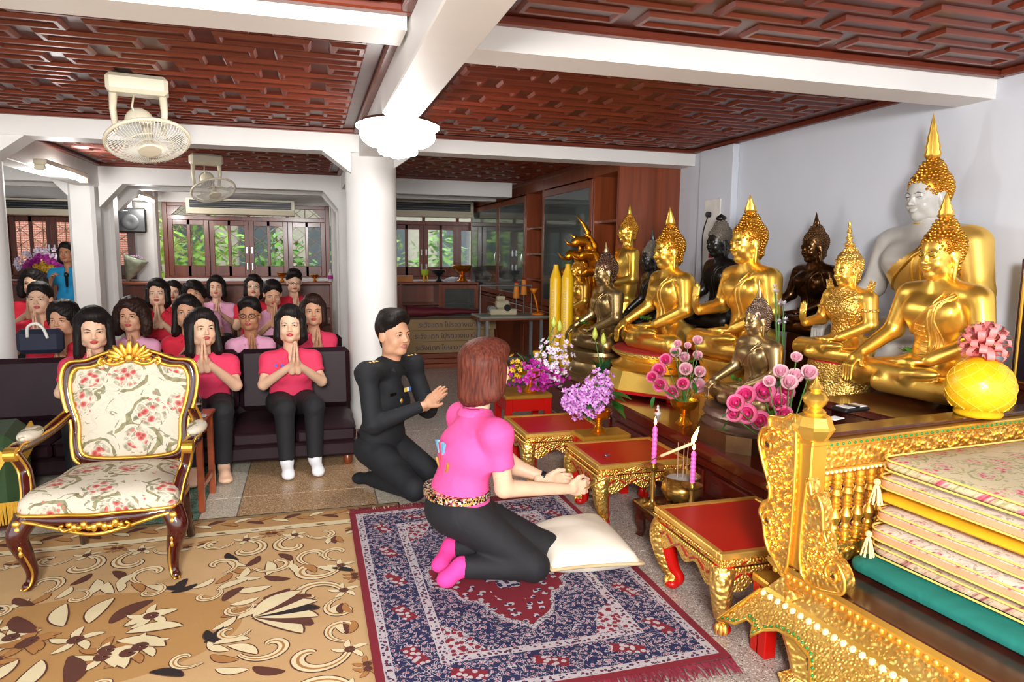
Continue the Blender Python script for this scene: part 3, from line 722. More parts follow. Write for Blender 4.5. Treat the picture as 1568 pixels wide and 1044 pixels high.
for (px, py, lab, c, hr, hd, kw) in (
    (98, 490, 'woman in red polo with dark wavy hair, second row beside the navy bag', C_red, 'curly', (0, 0, -.25), dict(earring=True)),
    (202, 484, 'woman in pale pink polo with large wavy brown hair, looking aside', C_pale, 'wavy', (0, 0, -.2), dict(hairm=H_brown)),
    (287, 478, 'woman in red polo with tied black hair, half hidden behind the long haired woman', C_red, 'long', (0, 0, -.1), {}),
    (382, 483, 'woman in pale pink polo with black rimmed glasses and short hair', C_pale, 'short', (0, 0, -.25), dict(glasses=M_blk, skin=SKIN[2])),
    (478, 476, 'woman in rose polo with brown hair and white beaded hairband', C_rose, 'bob', (0, 0, -.1), dict(hairm=H_brown, earring=True))):
    kw.setdefault('skin', SKIN[1]); seat_person(px, py, 6.0, lab, c, hr, head=hd, seat=.26, elx=.135, wide=.9, group=G2, h=.013, hs=1.04, **kw)
for (px, py, Y, lab, c, hr, hd, kw) in (
    (63, 458, 6.9, 'woman in red polo with black hair tied back, third row beside the left column', C_red, 'tied', (0, 0, -.1), dict(skin=SKIN[0], hs=1.1)),
    (242, 449, 7.0, 'woman in red polo with shoulder length black hair, palms joined at her chest', C_red, 'bob', (0, 0, -.1), dict(skin=SKIN[0])),
    (303, 450, 7.75, 'woman in pale pink polo with curly black hair, head tilted on her hand', C_pale, 'curly', (0, .3, -.1), dict(skin=SKIN[1])),
    (416, 449, 7.0, 'woman in pale pink polo with hair tied up, head bowed over joined palms', C_pale, 'tied', (-.3, 0, 0), dict(skin=SKIN[1]))):
    seat_person(px, py, Y, lab, c, hr, head=hd, group='women seated in the third row', h=.014, hands=.66, **kw)
for (px, py, Y, lab, c, hr, hd, kw) in (
    (52, 434, 8.1, 'woman in red polo with wavy black hair, last row below the flower arrangement', C_red, 'wavy', (0, 0, -.1), {}),
    (266, 447, 8.95, 'woman with black bob mostly hidden behind the shoulder of the woman in red', C_red, 'bob', (0, 0, -.1), {}),
    (331, 440, 8.5, 'woman in pale pink polo with shoulder length dark hair, last row', C_pale, 'bob', (0, 0, -.1), {}),
    (388, 439, 8.15, 'woman in red polo with thin rimmed glasses, last row', C_red, 'bob', (0, 0, -.1), dict(glasses=M_chrome)),
    (449, 431, 8.3, 'woman in red polo with short black hair and glasses, head bowed by the low cabinet', C_red, 'short', (-.2, 0, 0), dict(glasses=M_chrome))):
    seat_person(px, py, Y, lab, c, hr, head=hd, group='women seated in the last row', h=.015, skin=SKIN[0], **kw)
# standing helper in the blue polo
p = at_y(104, 390, 9.75); z = .80
J = dict(hip=(0, 0, z), chest=(0, .0, z+.29), neck=(0, .0, p[2]-.16), sh=.165, elR=(.22, .03, z+.17), elL=(-.23, -.02, z+.15), wrR=(.12, .22, z+.26), wrL=(-.22, .12, z-.02),
         knR=(.08, .01, .45), knL=(-.09, .01, .45), anR=(.08, 0, .09), anL=(-.09, 0, .09), toeR=(.09, .12, .03), toeL=(-.1, .12, .03))
person('person', 'standing person in bright blue polo holding a black microphone beside the pillar', J, dict(loc=(p[0], 9.75, 0), rz=R_-.1, shirt=C_blue, hair='bob', skin=SKIN[2], wai=False, hd1=(aim((-.3, .3, .9), (0, 1, 0)), .8), untuck=True, h=.014, male=False))
mic = at_y(102, 428, 9.5)
MB().lathe([(.0, -.09), (.014, -.09), (.016, .03), (.024, .035), (.026, .06), (.018, .085), (0, .09)], mic, 12).build('microphone', M_blk, None, True)
tag(bpy.data.objects['microphone'], 'black handheld microphone held by the person in blue', 'microphone')
# ---------------------------------------------------------------- kneeling officer
def kneel(rzdir, pts, **kw): pass
def local(pts, org, rz):
    R = rotm(0, 0, -rz); return {k: R @ (np.array(v)-np.array(org)) for k, v in pts.items()}
def face_rz(dx, dy): return math.atan2(-dx, dy)       # rotation that turns local +Y to (dx, dy)
YS = 4.12
so = at_y(608, 742, YS); org = np.array([so[0], YS+.10, 0]); rz = face_rz(.66, -.75)
hipz = at_y(615, 668, YS)[2]-.05; topz = at_y(605, 471, YS)[2]; s_ = topz
J = dict(hip=(0, -.12, .27), chest=(0, -.06, .53), neck=(0, -.03, .81), sh=.185, elR=(.25, .06, .47), elL=(-.25, .06, .47), wrR=(.03, .27, .58), wrL=(-.03, .27, .58),
         knR=(.12, .26, .085), knL=(-.12, .26, .085), anR=(.09, -.12, .07), anL=(-.09, -.12, .07), toeR=(.09, -.24, .05), toeL=(-.09, -.24, .05), hoff=(0, .025, .048), shz=-.045)
sol, SJ = person('person', 'kneeling army officer in black uniform with short hair and joined palms', J, dict(loc=org, rz=rz, shirt=C_army, pants=C_army, hair='short', male=True, skin=SKIN[1], sleeve=1.05, wide=1.1, sock=C_army, head=(.02, 0, -.12), hs=1.10, handdir=(0, .75, .66), handup=(0, -.66, .75), h=.009))
ch = SJ['ch']; nk = SJ['nk']
rb = MB()
for i, (cm, dx) in enumerate(((0, -.02), (1, 0), (2, .02))): rb.mat(cm).box(ch+np.array([-.07+dx, .108, .10]), (.02, .005, .026))
rb.build('medal_ribbon', [plain('ribbon_blue', '#3d7bd0', .6), plain('ribbon_white', '#eeeadf', .6), plain('ribbon_yellow', '#e8c63a', .6)], sol)
MB().box(ch+np.array([.07, .112, .09]), (.062, .005, .018), None, .002).build('name_plate', plain('plate_dark', '#0b0b0c', .3), sol)
for d in (1, -1):
    st = MB()
    for k in range(3): st.lathe([(.0, 0), (.013, .0), (.006, .004), (0, .005)], SJ['sh'][d]+np.array([-d*(.0+.03*k), .025, .062]), 5)
    st.build('rank_star', M_goldm, sol)
MB().ball(ch+np.array([.0, .12, .04]), (.012, .004, .016)).build('badge', M_goldm, sol, True)
MB().lathe([(.152, -.018), (.158, -.016), (.158, .016), (.152, .018)], SJ['hip']+np.array([0, 0, .08]), 28, 1.0, .80).build('belt', M_blk, sol, 40)
MB().box(SJ['hip']+np.array([0, .128, .08]), (.045, .012, .03), None, .004).build('belt_buckle', M_gold, sol)
# ---------------------------------------------------------------- kneeling woman with the lighting rod
YW = 3.0
kn = at_z(812, 885, 0.0); ft = at_z(684, 893, 0.0)
org = np.array([at_y(722, 800, YW)[0], YW, .035]); rz = face_rz(.97, .22)
def wl(px, py, Y): return rotm(0, 0, -rz) @ (at_y(px, py, Y)-org)
def wz(px, py, z): return rotm(0, 0, -rz) @ (at_z(px, py, z)-org)
UPK = np.array([0, 0, .0])
sh_c = wl(722, 640, YW); elb = wl(772, 748, YW-.16); hnd = wl(872, 748, YW-.10); hnd2 = wl(838, 733, YW+.12); elb2 = wl(790, 715, YW+.2)
nkz = at_y(730, 641, YW)[2]
J = dict(hip=(0, -.07, .285), chest=(0, -.03, .53), neck=(0, .03, nkz), sh=.165, elR=elb, elL=elb2, wrR=hnd, wrL=hnd2,
         knR=wz(818, 866, .099)+UPK, knL=wz(835, 836, .099)+UPK, anR=wz(706, 868, .11), anL=wz(690, 838, .11), toeR=wz(680, 889, .06), toeL=wz(672, 868, .06), hoff=(0, .03, .075))
dR = np.array([.1, 1, .0])
wom, WJ = person('person', 'kneeling woman in hot pink polo with auburn bob lighting a candle', J, dict(loc=org, rz=rz, shirt=C_hot, hair='bob', hairm=H_red, skin=SKIN[0], wai=False, wide=1.12, sleeve=.6, sock=C_sock, hipr=(.165, .15, .125), hs=1.02, hairs=1.05, head=(-.12, 0, .02),
    hd1=(aim((.05, 1, -.05), (0, 0, -1)), .8), hd_1=None, h=.009) | {'hd-1': (aim((.3, 1, -.1), (0, 0, -1)), .8)})
hp = WJ['hip']
bl = NT('sequin_belt'); bv = bl.voro(130.0, None, 'F1', 1)
bm = bl.out(bl.ramp(bl.n('SeparateColor', i_0=bv).outputs[0], [(0, rgb('#17120e')), (.35, rgb('#d8b45a')), (.6, rgb('#e8e4dc')), (.8, rgb('#a84e66')), (1, rgb('#2a2620'))], 'CONSTANT'), .25, .5)
MB().lathe([(.150, -.017), (.173, -.016), (.173, .016), (.150, .017)], hp+np.array([0, -.004, .085]), 36, 1.0, .86).build('belt', bm, wom, 40)
# print on the back of the shirt
pb = MB(); c0 = WJ['ch']+np.array([.0, -.121, .02])
pb.mat(0).prism([(-.045, .055), (-.018, .06), (-.02, .0)], 'y', -.006, .006).prism([(.02, .0), (.022, .06), (.055, .055)], 'y', -.006, .006)
pb.mat(1).box((0, 0, .012), (.018, .012, .085), None, .003).mat(2).tube([(.065*math.cos(a), 0, -.015+.07*math.sin(a)) for a in np.linspace(-2.9, -.2, 14)], .007, 6)
pb.xf(rotm(.12, 0, 0), c0)
pb.build('shirt_print', [plain('print_blue', '#6fb6dd', .7), plain('print_red', '#d8405c', .7), plain('print_gold', '#a8842a', .5)], [c for c in wom.children if c.name.startswith('shirt')][0])
w0 = lerp(elb, hnd, .80)
dv = (hnd-elb)/np.linalg.norm(hnd-elb); Rw = aim(dv, (1, 0, 0))
dv2 = (hnd2-elb2)/np.linalg.norm(hnd2-elb2)
MB().lathe([(.028, -.012), (.031, -.008), (.031, .008), (.028, .012)], (0, 0, 0), 20, R=aim(dv2, (1, 0, 0))).xf(None, lerp(elb2, hnd2, .86)).build('watch', M_blk, wom)
# brass lighting rod with a pale taper
a = at_y(884, 752, YW-.08); b = at_y(1012, 698, 2.74); c = at_y(1062, 678, 2.66)
rod = thing('lighting_rod', 'thin brass rod with a burning pale taper held out to the candle', 'rod', a)
MB().tube([a-a, b-a], [.003, .003], 8).build('handle', M_brass, rod, True)
MB().tube([b-a, lerp(b, c, .9)-a, c-a], [.007, .007, .004], 10).build('taper', plain('taper_wax', '#efcf9e', .4), rod, True)
flm = NT('flame'); flm.out((1, .55, .12), .5, 0, Emission_Color=(1, .62, .2, 1), Emission_Strength=9.0); M_flame = flm.m
def flame(mb, p, h=.05, r=.009, lean=(0, 0)): 
    mb.tube([p, p+np.array([lean[0]*.2, lean[1]*.2, h*.25]), p+np.array([lean[0]*.55, lean[1]*.55, h*.6]), p+np.array([*lean, h])], [r*.5, r, r*.6, .0008], 9); return mb
flame(MB(), c-a-np.array([.005, 0, 0]), .075, .011, (.03, 0)).build('flame', M_flame, rod, True)
# ---------------------------------------------------------------- altar
AX, AZ = 2.06, .44
alt = thing('altar_platform', 'long dark red mahogany altar platform holding the statues', 'altar', (AX, 2.62, 0))
AL = 3.33
m = MB().box2((0, 0, .36), (1.3, AL, AZ), .012); m.box2((.03, 0, .30), (1.3, AL, .36), .01); m.box2((.05, 0, 0), (1.3, AL, .05), .01)
m.build('top_board', M_altar, alt)
MB().box2((.07, .01, .05), (1.3, AL-.01, .30)).build('body', M_altar, alt)
for i in range(5): MB().box2((.055, .08+i*.64, .08), (.071, .64+i*.64, .27), .012).build('front_panel', M_altar, alt)
_skip = ''''altar_step', 'upper dark mahogany step of the altar along the white wall', 'altar', (2.74, 2.65, AZ))
MB().box2((0, 0, .30), (.62, 3.35, .34), .01).build('top_board', M_altar, tier); MB().box2((.03, .02, 0), (.62, 3.33, .30)).build('body', M_altar, tier)'''
MB().box2((0, AL, .36), (.62, AL+.75, AZ), .01).build('end_board', M_altar, alt); MB().box2((.07, AL, .0), (.6, AL+.7, .36)).build('end_body', M_altar, alt)
# ---------------------------------------------------------------- seated statue
def bprims(pose='earth'):
    p = [ell((0, -.02, .24), (.150, .105, .15), k=.05), ell((0, -.005, .46), (.2, .122, .15), k=.06), cap((-.185, -.02, .585), (.185, -.02, .585), .066, k=.06), cap((0, -.01, .58), (0, -.005, .72), .07, .060, k=.05), cap((0, -.015, .64), (.2, -.02, .59), .055, k=.05), cap((0, -.015, .64), (-.2, -.02, .59), .055, k=.05)]
    for s in (-1, 1): p += [ell((s*.085, .075, .50), (.09, .05, .07), k=.05), ell((s*.13, -.06, .12), (.14, .13, .12), k=.05), cap((s*.14, -.01, .10), (s*.37, .15, .085), .118, .085, k=.04)]
    p += [cap((-.37, .15, .085), (.10, .27, .075), .083, .06, k=.03), cap((.37, .15, .10), (-.08, .265, .14), .08, .058, k=.02), ell((-.17, .27, .165), (.11, .05, .035), rotm(0, .1, .15), k=.02)]
    for s in (-1, 1): p += [cap((s*.235, -.025, .575), (s*.30, .0, .36), .073, .058, k=.03)]
    p += [cap((-.30, .0, .36), (-.13, .17, .235), .057, .04, k=.02), ell((-.06, .21, .215), (.075, .045, .022), rotm(0, 0, .5), k=.02)]     # left forearm, palm up in the lap
    for i in range(4): p += [cap((-.02, .215+.02*i-.03, .215), (.085-.012*i, .235+.02*i-.03, .205), .0125, .010, k=.006)]
    p += [cap((-.06, .18, .22), (-.01, .165, .245), .013, .010, k=.008)]
    if pose == 'earth':
        p += [cap((.30, .0, .36), (.33, .20, .225), .057, .038, k=.02), ell((.335, .245, .19), (.04, .045, .032), rotm(-.8, 0, 0), k=.02)]
        for i in range(4): p += [cap((.305+.021*i, .262, .18), (.302+.022*i, .30, .135), .013, .012, k=.005), cap((.302+.022*i, .30, .135), (.303+.022*i, .305, .045-.01*(i in (1, 2))), .012, .010, k=.004)]
        p += [cap((.295, .235, .19), (.27, .265, .14), .014, .011, k=.008)]
    else:                                      # raised open palm
        p += [cap((.30, .0, .36), (.26, .22, .33), .057, .04, k=.02), ell((.255, .255, .39), (.042, .02, .05), k=.02)]
        for i in range(4): p += [cap((.222+.021*i, .258, .42), (.220+.022*i, .25, .51+.012*(i in (1, 2))), .0125, .010, k=.004)]
        p += [cap((.225, .262, .37), (.20, .275, .43), .013, .010, k=.008)]
    return p
BP = {k: bprims(k) for k in ('earth', 'raised')}
def robe_lines(prims):
    m = MB(); n = 14
    a = [(-.15+.30*t, .60-.26*t) for t in np.linspace(0, 1, n)]
    tor = prims[:6]+[q for q in prims if q['t'] == 'e' and abs(q['c'][2]-.5) < .01]
    P = [(x, front(tor, x, z)+.002, z) for x, z in a]; m.tube(P, .010, 6)
    for x0, x1 in ((-.075, -.065), (-.03, -.03)):
        P = [(x0+(x1-x0)*t-.06*(1-t)**2, front(tor, x0+(x1-x0)*t-.06*(1-t)**2, .63-.36*t)+.002, .63-.36*t) for t in np.linspace(0.02, 1, 12)]; m.tube(P, .008, 6)
    for zz in (.61, .635, .66): m.tube([(.068*math.cos(a), -.005+.066*math.sin(a), zz+.01*math.sin(a)) for a in np.linspace(0, 2*math.pi, 20)[:-1]], .005, 5, closed=True)
    return m
BODY = {k: sdf(BP[k], .0105) for k in BP}; ROBE = robe_lines(BP['earth'])
BH = sdf(head_prims(False, True), .0045)
def bhair():
    p = [ell((0, -.014, .150), (.082, .099, .088)), cap((0, -.05, .13), (0, -.045, .04), .05, .045, k=.03), ell((0, -.018, .232), (.05, .052, .048), k=.02), ell((.004*0, .125, .06), (.072, .085, .112), k=.008, sub=True)]
    p += [bxs((0, .11, -.02), (.3, .2, .2), .01, k=.01, sub=True)]
    return sdf(p, .006)
BHAIR = bhair()
def curls():
    m = MB(); V = BHAIR[0]; N = np.zeros_like(V)
    f = BHAIR[1]; nn = np.cross(V[f[:, 2]]-V[f[:, 0]], V[f[:, 3]]-V[f[:, 1]])
    for k in range(4): np.add.at(N, f[:, k], nn)
    N /= np.linalg.norm(N, axis=1)[:, None]+1e-9
    keep = (N[:, 1] < .75) | (V[:, 2] > .17); idx = np.where(keep & (V[:, 2] > .03))[0]; rs = np.random.RandomState(4); rs.shuffle(idx); ch = []
    for i in idx:
        if all(np.sum((V[i]-V[j])**2) > .0140**2 for j in ch): ch.append(i)
    for i in ch: m.lathe([(.0086, -.003), (.0075, .004), (.004, .008), (.0, .009)], (0, 0, 0), 6); m.V[-1] = tf(m.V[-1], aim(N[i], (0, 1, .01)), V[i])
    return m
CURL = curls()
def place(cx, seat_y, top_y, X, Y=None, u=1.03):
    """world point on the seat plane and scale so that seat..hair top (u local units) spans the two pixel rows"""
    a = at_x(cx, seat_y, X) if Y is None else at_y(cx, seat_y, Y); d = a-CAM; b = (at_x(cx, top_y, a[0]) if Y is None else at_y(cx, top_y, Y))
    return a, (b[2]-a[2])/u
FLAME = [(.012, 0), (.022, .008), (.03, .022), (.024, .04), (.026, .05), (.019, .075), (.02, .083), (.012, .11), (.0125, .116), (.006, .145), (.0, .175)]
SPIKE = [(.016, 0), (.02, .02), (.012, .05), (.006, .09), (.0, .12)]
BUD = [(.014, 0), (.03, .012), (.034, .026), (.022, .042), (.0, .058)]
def lotus_base(m, h, w=.47, d=.34, c=(0, .10, 0), steps=None):
    st = steps or [(1.0, 0), (1.02, .12), (.94, .16), (.80, .40), (.78, .50), (.92, .70), (1.0, .86), (.98, 1.0)]
    m.lathe([(r, z*h) for r, z in st], (c[0], c[1], c[2]-h), 56, w, d); return m
def statue(label, cx, seat_y, top_y, X, base_z, mats, pose='earth', fin=FLAME, fins=1.0, rz=None, basekind='lotus', Y=None, extra=None, leaves=True, hs=1.0, bw=(.47, .34), slim=1.0):
    a, s = place(cx, seat_y, top_y, X, Y); a[2] = max(a[2], base_z+.022*s)
    rt = thing('buddha_statue', label, 'statue', (a[0], a[1], base_z), face_rz(-1, 0) if rz is None else rz, None)
    bh = (a[2]-base_z); z0 = np.array([0, 0, bh])
    V, Fc = BODY[pose]; V = V*np.array([slim, slim, 1.0]); parts = [(tf(V, None, z0, s), Fc.tolist(), 0)]
    if len(mats) > 4:
        c = V[Fc].mean(1); left = (c[:, 0] < .30-1.15*(.60-c[:, 2])*0-((c[:, 2]-.30)/.30)*.42) & (c[:, 2] > .24) & ~((c[:, 0] > .2)); left |= (c[:, 0] < -.2) & (c[:, 2] > .22)
        parts[0] = (parts[0][0], parts[0][1], np.where(left, 1, 0))
    hz = np.array([0, .0, .69]); HS = 1.22*hs
    parts.append((tf(BH[0], rotm(-.08), z0+hz*s, s*HS), BH[1].tolist(), 0))
    Vv, Ff, MI = merge(parts)
    link('body', mesh_of('body', Vv, Ff, [mats[0]]+([mats[4]] if len(mats) > 4 else [mats[0]]), True, MI), rt)
    hd = MB(); hd.add(*BHAIR); hd.V[0] = np.array(hd.V[0]); 
    for v, in zip(CURL.V): pass
    hd.add(np.vstack(CURL.V), CURL.F)
    hd.V = [tf(v, rotm(-.08), z0+hz*s, s*HS) for v in hd.V]
    hair = hd.build('hair_curls', mats[1], rt, 50)
    if fin:
        MB().lathe([(r*1.15, z*fins) for r, z in fin], (0, 0, 0), 16, flute=(.10, 8)).xf(None, (0, -.018, .272)).xf(rotm(-.08)*s*HS, z0+hz*s).build('flame_finial', mats[2], rt, 60)
    ey = MB()
    for d in (-1, 1): ey.tube([(d*.016, .0965, .109), (d*.031, .0985, .107), (d*.047, .089, .109)], [.0012, .0022, .001], 5); ey.tube([(d*.01, .0965, .121), (d*.03, .0968, .130), (d*.054, .082, .121)], [.001, .0018, .0008], 5)
    ey.xf(rotm(-.08)*s*HS, z0+hz*s).build('eye_line', M_blk if mats[0] is not M_blackst else M_bronzed, rt)
    rb = MB(); rb.add(np.vstack(ROBE.V), ROBE.F); rb.V = [tf(v*np.array([slim, slim, 1.0]), None, z0, s) for v in rb.V]; rb.build('robe_edge', mats[3], rt, True)
    if basekind == 'lotus' and bh > .03:
        hh = min(bh, .26*s); mb = lotus_base(MB(), hh/s, *bw); mb.V = [tf(v, None, z0, s) for v in mb.V]; mb.build('lotus_base', mats[0], rt, 45)
        if bh-hh > .02: MB().lathe([(1.0, 0), (1.0, 1.0)], (0, .10*s, 0), 8, (bw[0]+.05)*s, (bw[1]+.04)*s).xf(np.diag([1, 1, bh-hh])).build('plinth', mats[0], rt)
    elif basekind == 'block':
        MB().box2((-.18*s, -.16*s, 0), (.18*s, .12*s, bh+.02*s)).build('pedestal', M_dark, rt)
    elif basekind == 'plinth':       # lotus throne on a splayed gold plinth with red feet
        hh = bh*.42; mb = lotus_base(MB(), hh/s, .47, .33); mb.V = [tf(v, None, z0, s) for v in mb.V]; mb.build('lotus_base', M_gold, rt, 45)
        MB().lathe([(1.0, 0), (1.0, .016)], (0, .10*s, bh-.004), 40, .45*s, .315*s).build('red_cloth', plain('red_felt', '#a8141c', .8), rt)
        rr = MB().tube([(.46*s*math.cos(q), .1*s+.325*s*math.sin(q), bh-.006) for q in np.linspace(0, 2*math.pi, 60)[:-1]], .010*s*1.3, 6, closed=True); rr.build('bead_rim', M_goldf, rt)
        P8 = [(math.cos(q)*.43*s, .1*s+math.sin(q)*.36*s) for q in np.radians([15, 75, 105, 165, 195, 255, 285, 345])]; P8b = [(x*1.12, .1*s+(y-.1*s)*1.12) for x, y in P8]
        mb = MB(); n8 = 8; zt, zb = bh-hh, .05
        mb.add([(x, y, zb) for x, y in P8b]+[(x, y, zt) for x, y in P8], [(i, (i+1) % 8, 8+(i+1) % 8, 8+i) for i in range(8)]+[tuple(range(8))[::-1], tuple(range(8, 16))]); mb.build('plinth', plain('gold_paint', '#d9b04c', .4, .45, var=.1), rt)
        mb = MB().prism([(x*1.04, .1*s+(y-.1*s)*1.04) for x, y in P8b], 'z', .028, .05); mb.build('red_board', M_red, rt)
        for x, y in P8b[::1]: MB().box((x*.97, .1*s+(y-.1*s)*.97, .014), (.04, .04, .028), None, .004).build('foot', M_red, rt)
    elif basekind == 'step':         # bronze: lotus band over a heavy square slab
        hh = bh*.55; mb = MB().lathe([(r, z*hh) for r, z in [(1.04, 0), (1.06, .12), (.98, .2), (.9, .36), (.93, .46), (1.02, .62), (.96, .74), (.97, 1.0)]], (0, .1*s, bh-hh), 56, .46*s, .33*s, flute=(.02, 28)); mb.build('lotus_base', mats[1], rt, 45)
        P8 = [(math.cos(q)*.48*s, .1*s+math.sin(q)*.40*s) for q in np.radians([30, 60, 120, 150, 210, 240, 300, 330])]
        MB().prism(P8, 'z', 0, bh-hh).build('plinth', gold('brown_bronze', '#8a6a48', '#6a4e36', .4), rt)
    if leaves:
        lf = MB(); rs = np.random.RandomState(cx)
        for q in range(7):
            c = z0+np.array([-.04+rs.uniform(-.07, .09), .23+rs.uniform(-.02, .03), .262])*s; an = rs.uniform(0, 6.28); d = np.array([math.cos(an), math.sin(an), rs.uniform(.1, .8)])*.06*max(s, .6); w = np.array([-d[1], d[0], 0])*.32
            lf.add([c, c+d*.5+w, c+d, c+d*.5-w+np.array([0, 0, .004])], [(0, 1, 2, 3)])
        t2 = tag(lf.build('offering_leaves', M_leaf), 'small sprig of green leaves laid in the lap of the '+label.split(' ', 1)[0]+' statue '+LEAFW[cx] if cx in LEAFW else 'green leaf sprig in a statue lap', 'leaves'); t2.matrix_world = Matrix.Translation((a[0], a[1], base_z)) @ Matrix.Rotation(face_rz(-1, 0) if rz is None else rz, 4, 'Z')
    return rt, a, s, bh
LEAFW = {925: 'nearest the bouquet of white orchids', 1020: 'on the red footed plinth', 1165: 'on the square slab', 1425: 'behind the phone'}
TZ = AZ
G_ = (M_gold, gold('curl_gold', '#e8ae45', '#b57a22', .35), M_gold, M_goldm)
B_ = (M_bronze, gold('curl_bronze', '#8a6a55', '#5f463a', .4), M_bronze, M_bronze)
K_ = (M_blackst, plain('grey_curls', '#6f665a', .5), M_blackst, M_blackst)
D_ = (M_bronzed, gold('curl_dark', '#7d5b3a', '#4d3522', .4), M_bronzed, M_bronzed)
S_ = {}
S_['bronze'] = statue('seated bronze statue with greenish face and rounded bronze base, right of the yellow candles', 925, 533, 386, 2.43, AZ, B_, fin=SPIKE, fins=.8, bw=(.40, .30))
S_['black1'] = statue('seated black lacquer statue with tall spike finial behind the central gold statue', 995, 505, 368, 2.78, TZ, K_, fin=SPIKE, fins=1.1, slim=.76, basekind='block', leaves=False)
S_['gold'] = statue('seated gold statue on a lotus throne and gold plinth with red feet', 1020, 535, 346, 2.60, AZ, G_, basekind='plinth', fins=.75)
S_['black2'] = statue('seated black lacquer statue with a dark bud finial in front of the white wall', 1097, 500, 338, 3.1, TZ, K_, fin=BUD, slim=.85, basekind='block', leaves=False)
S_['raised'] = statue('seated gold statue with raised right palm, second from the wall socket', 1138, 548, 327, 2.75, AZ, G_, pose='raised', fins=.65, leaves=False, bw=(.28, .20))
S_['dark'] = statue('seated dark brown bronze statue with glossy face beside the white wall', 1240, 510, 345, 3.17, TZ, D_, fin=SPIKE, fins=.9, basekind='block', leaves=False)
S_['small'] = statue('small seated aged bronze statue on a square brown slab, nearest the roses', 1154, 622, 455, 2.37, AZ, (M_bronze, gold('curl_grey', '#a89080', '#6f5d52', .4), M_bronze, M_bronze), fin=SPIKE, fins=1.2, basekind='step')
S_['crown'] = statue('seated gold statue in jewelled dress with tall tiered crown and raised palm', 1290, 552, 378, 2.69, AZ, (M_gold, M_goldf, M_goldf, M_goldf), pose='raised', fin=None, leaves=False, basekind='none')
S_['grey'] = statue('largest seated statue with pale grey skin and gold robe against the wall', 1402, 556, 228, 3.18, TZ, (M_greyst, G_[1], M_gold, M_gold, M_goldm), fins=1.25, leaves=False, hs=.82, basekind='block')
# jewelled additions for the crowned statue: tiered crown, shoulder flames, studded dress
rt, a, s, bh = S_['crown']; z0 = np.array([0, 0, bh]); hz = np.array([0, 0, .69])
cr = [(.094, 0), (.096, .012), (.084, .02), (.08, .04), (.06, .065), (.03, .085), (.02, .10), (.036, .115), (.034, .128), (.018, .14), (.015, .15), (.026, .165), (.024, .175), (.012, .187), (.011, .2), (.019, .213), (.012, .228), (.008, .26), (.011, .275), (.0, .29)]
MB().lathe(cr, (0, 0, 0), 20, flute=(.05, 10)).xf(None, (0, -.01, .175)).xf(rotm(-.08)*s*1.22, z0+hz*s).build('tiered_crown', M_goldf, rt, 50)
for d in (-1, 1):
    MB().prism([(-.02, 0), (.03, -.02), (.075, .03), (.09, .11), (.05, .075), (.045, .12), (.015, .06)], 'y', -.012, .012).xf(np.diag([d*s, s, s]), z0+np.array([d*.20, -.02, .62])*s).build('shoulder_flame', M_goldf, rt)
    MB().prism([(0, 0), (.05, -.02), (.06, .05), (.04, .13), (.03, .06), (.0, .05)], 'x', -.008, .008).xf(np.eye(3)*s, z0+np.array([d*.095, -.03, .78])*s).build('ear_ornament', M_goldf, rt)
def skinwrap(prims, zs, off=.006, n=30):
    m = MB(); P = []
    for z in zs:
        row = []
        for q in np.linspace(0, 2*math.pi, n):
            ts = np.linspace(.5, 0, 130); x = ts*math.cos(q); y = -.005+ts*math.sin(q); g = field(prims, x, y, np.full_like(x, z)); i = np.argmax(g < 0); t = ts[i]+off if g.min() < 0 else .02
            row.append((t*math.cos(q), -.005+t*math.sin(q), z))
        P.append(row)
    return m.grid(P)
tor = BP['earth'][:6]+[q for q in BP['earth'] if q['t'] == 'e' and abs(q['c'][2]-.5) < .01]
jd = skinwrap(tor, np.linspace(.2, .66, 20)); jd.V = [tf(v, None, z0, s) for v in jd.V]; jd.build('jewelled_dress', M_goldf, rt, True)
for d in (-1, 1): MB().tube([(d*.255+.075*math.cos(q), -.012+.075*math.sin(q), .48) for q in np.linspace(0, 2*math.pi, 18)[:-1]], .014, 6, closed=True).xf(np.eye(3)*s, z0).build('armlet', M_goldf, rt, True)
mb = MB().lathe([(1.1, 0), (1.12, .1), (1.0, .16), (1.05, .4), (.98, .52), (1.02, .9), (.97, 1.0)], (0, .04*s, bh*.0), 48, .31*s, .23*s).xf(np.diag([1, 1, bh*.999])); mb.build('tiered_base', M_goldf, rt, 45)
MB().lathe([(1, 0), (1, .012)], (0, .04*s, bh-.006), 40, .30*s, .22*s).build('red_cloth', MATS['red_felt'], rt)
# standing statue with bowl
a = at_x(956, 520, 2.77); top = at_x(956, 326, 2.77)[2]; a[2] = TZ; Hs = top-TZ
st = thing('standing_statue', 'slim standing gold statue holding a bowl before the wood cabinet', 'statue', a, face_rz(-1, 0)); u = Hs/1.72
q = [cap((0, 0, .02), (0, 0, .75), .20, .17, k=.03, flat=True), ell((0, 0, .95), (.17, .12, .26), k=.08), ell((0, 0, 1.18), (.2, .12, .14), k=.08), cap((-.17, 0, 1.28), (.17, 0, 1.28), .06, k=.05), cap((0, 0, 1.28), (0, 0, 1.42), .06, .05, k=.04)]
for d in (-1, 1): q += [cap((d*.22, 0, 1.27), (d*.27, .02, 1.0), .06, .055, k=.03), cap((d*.27, .02, 1.0), (d*.08, .2, .95), .055, .04, k=.02), ell((d*.07, .22, .93), (.05, .04, .05), k=.02), ell((d*.09, .06, .045), (.06, .14, .04), k=.02)]
V, Fc = sdf(q, .017); V[:, 0] *= .8; Vv, Ff, MI = merge([(tf(V, None, (0, 0, 0), u), Fc.tolist(), 0), (tf(BH[0], None, (0, 0, 1.40*u), u*1.02), BH[1].tolist(), 0)])
link('body', mesh_of('body', Vv, Ff, [M_gold], True), st)
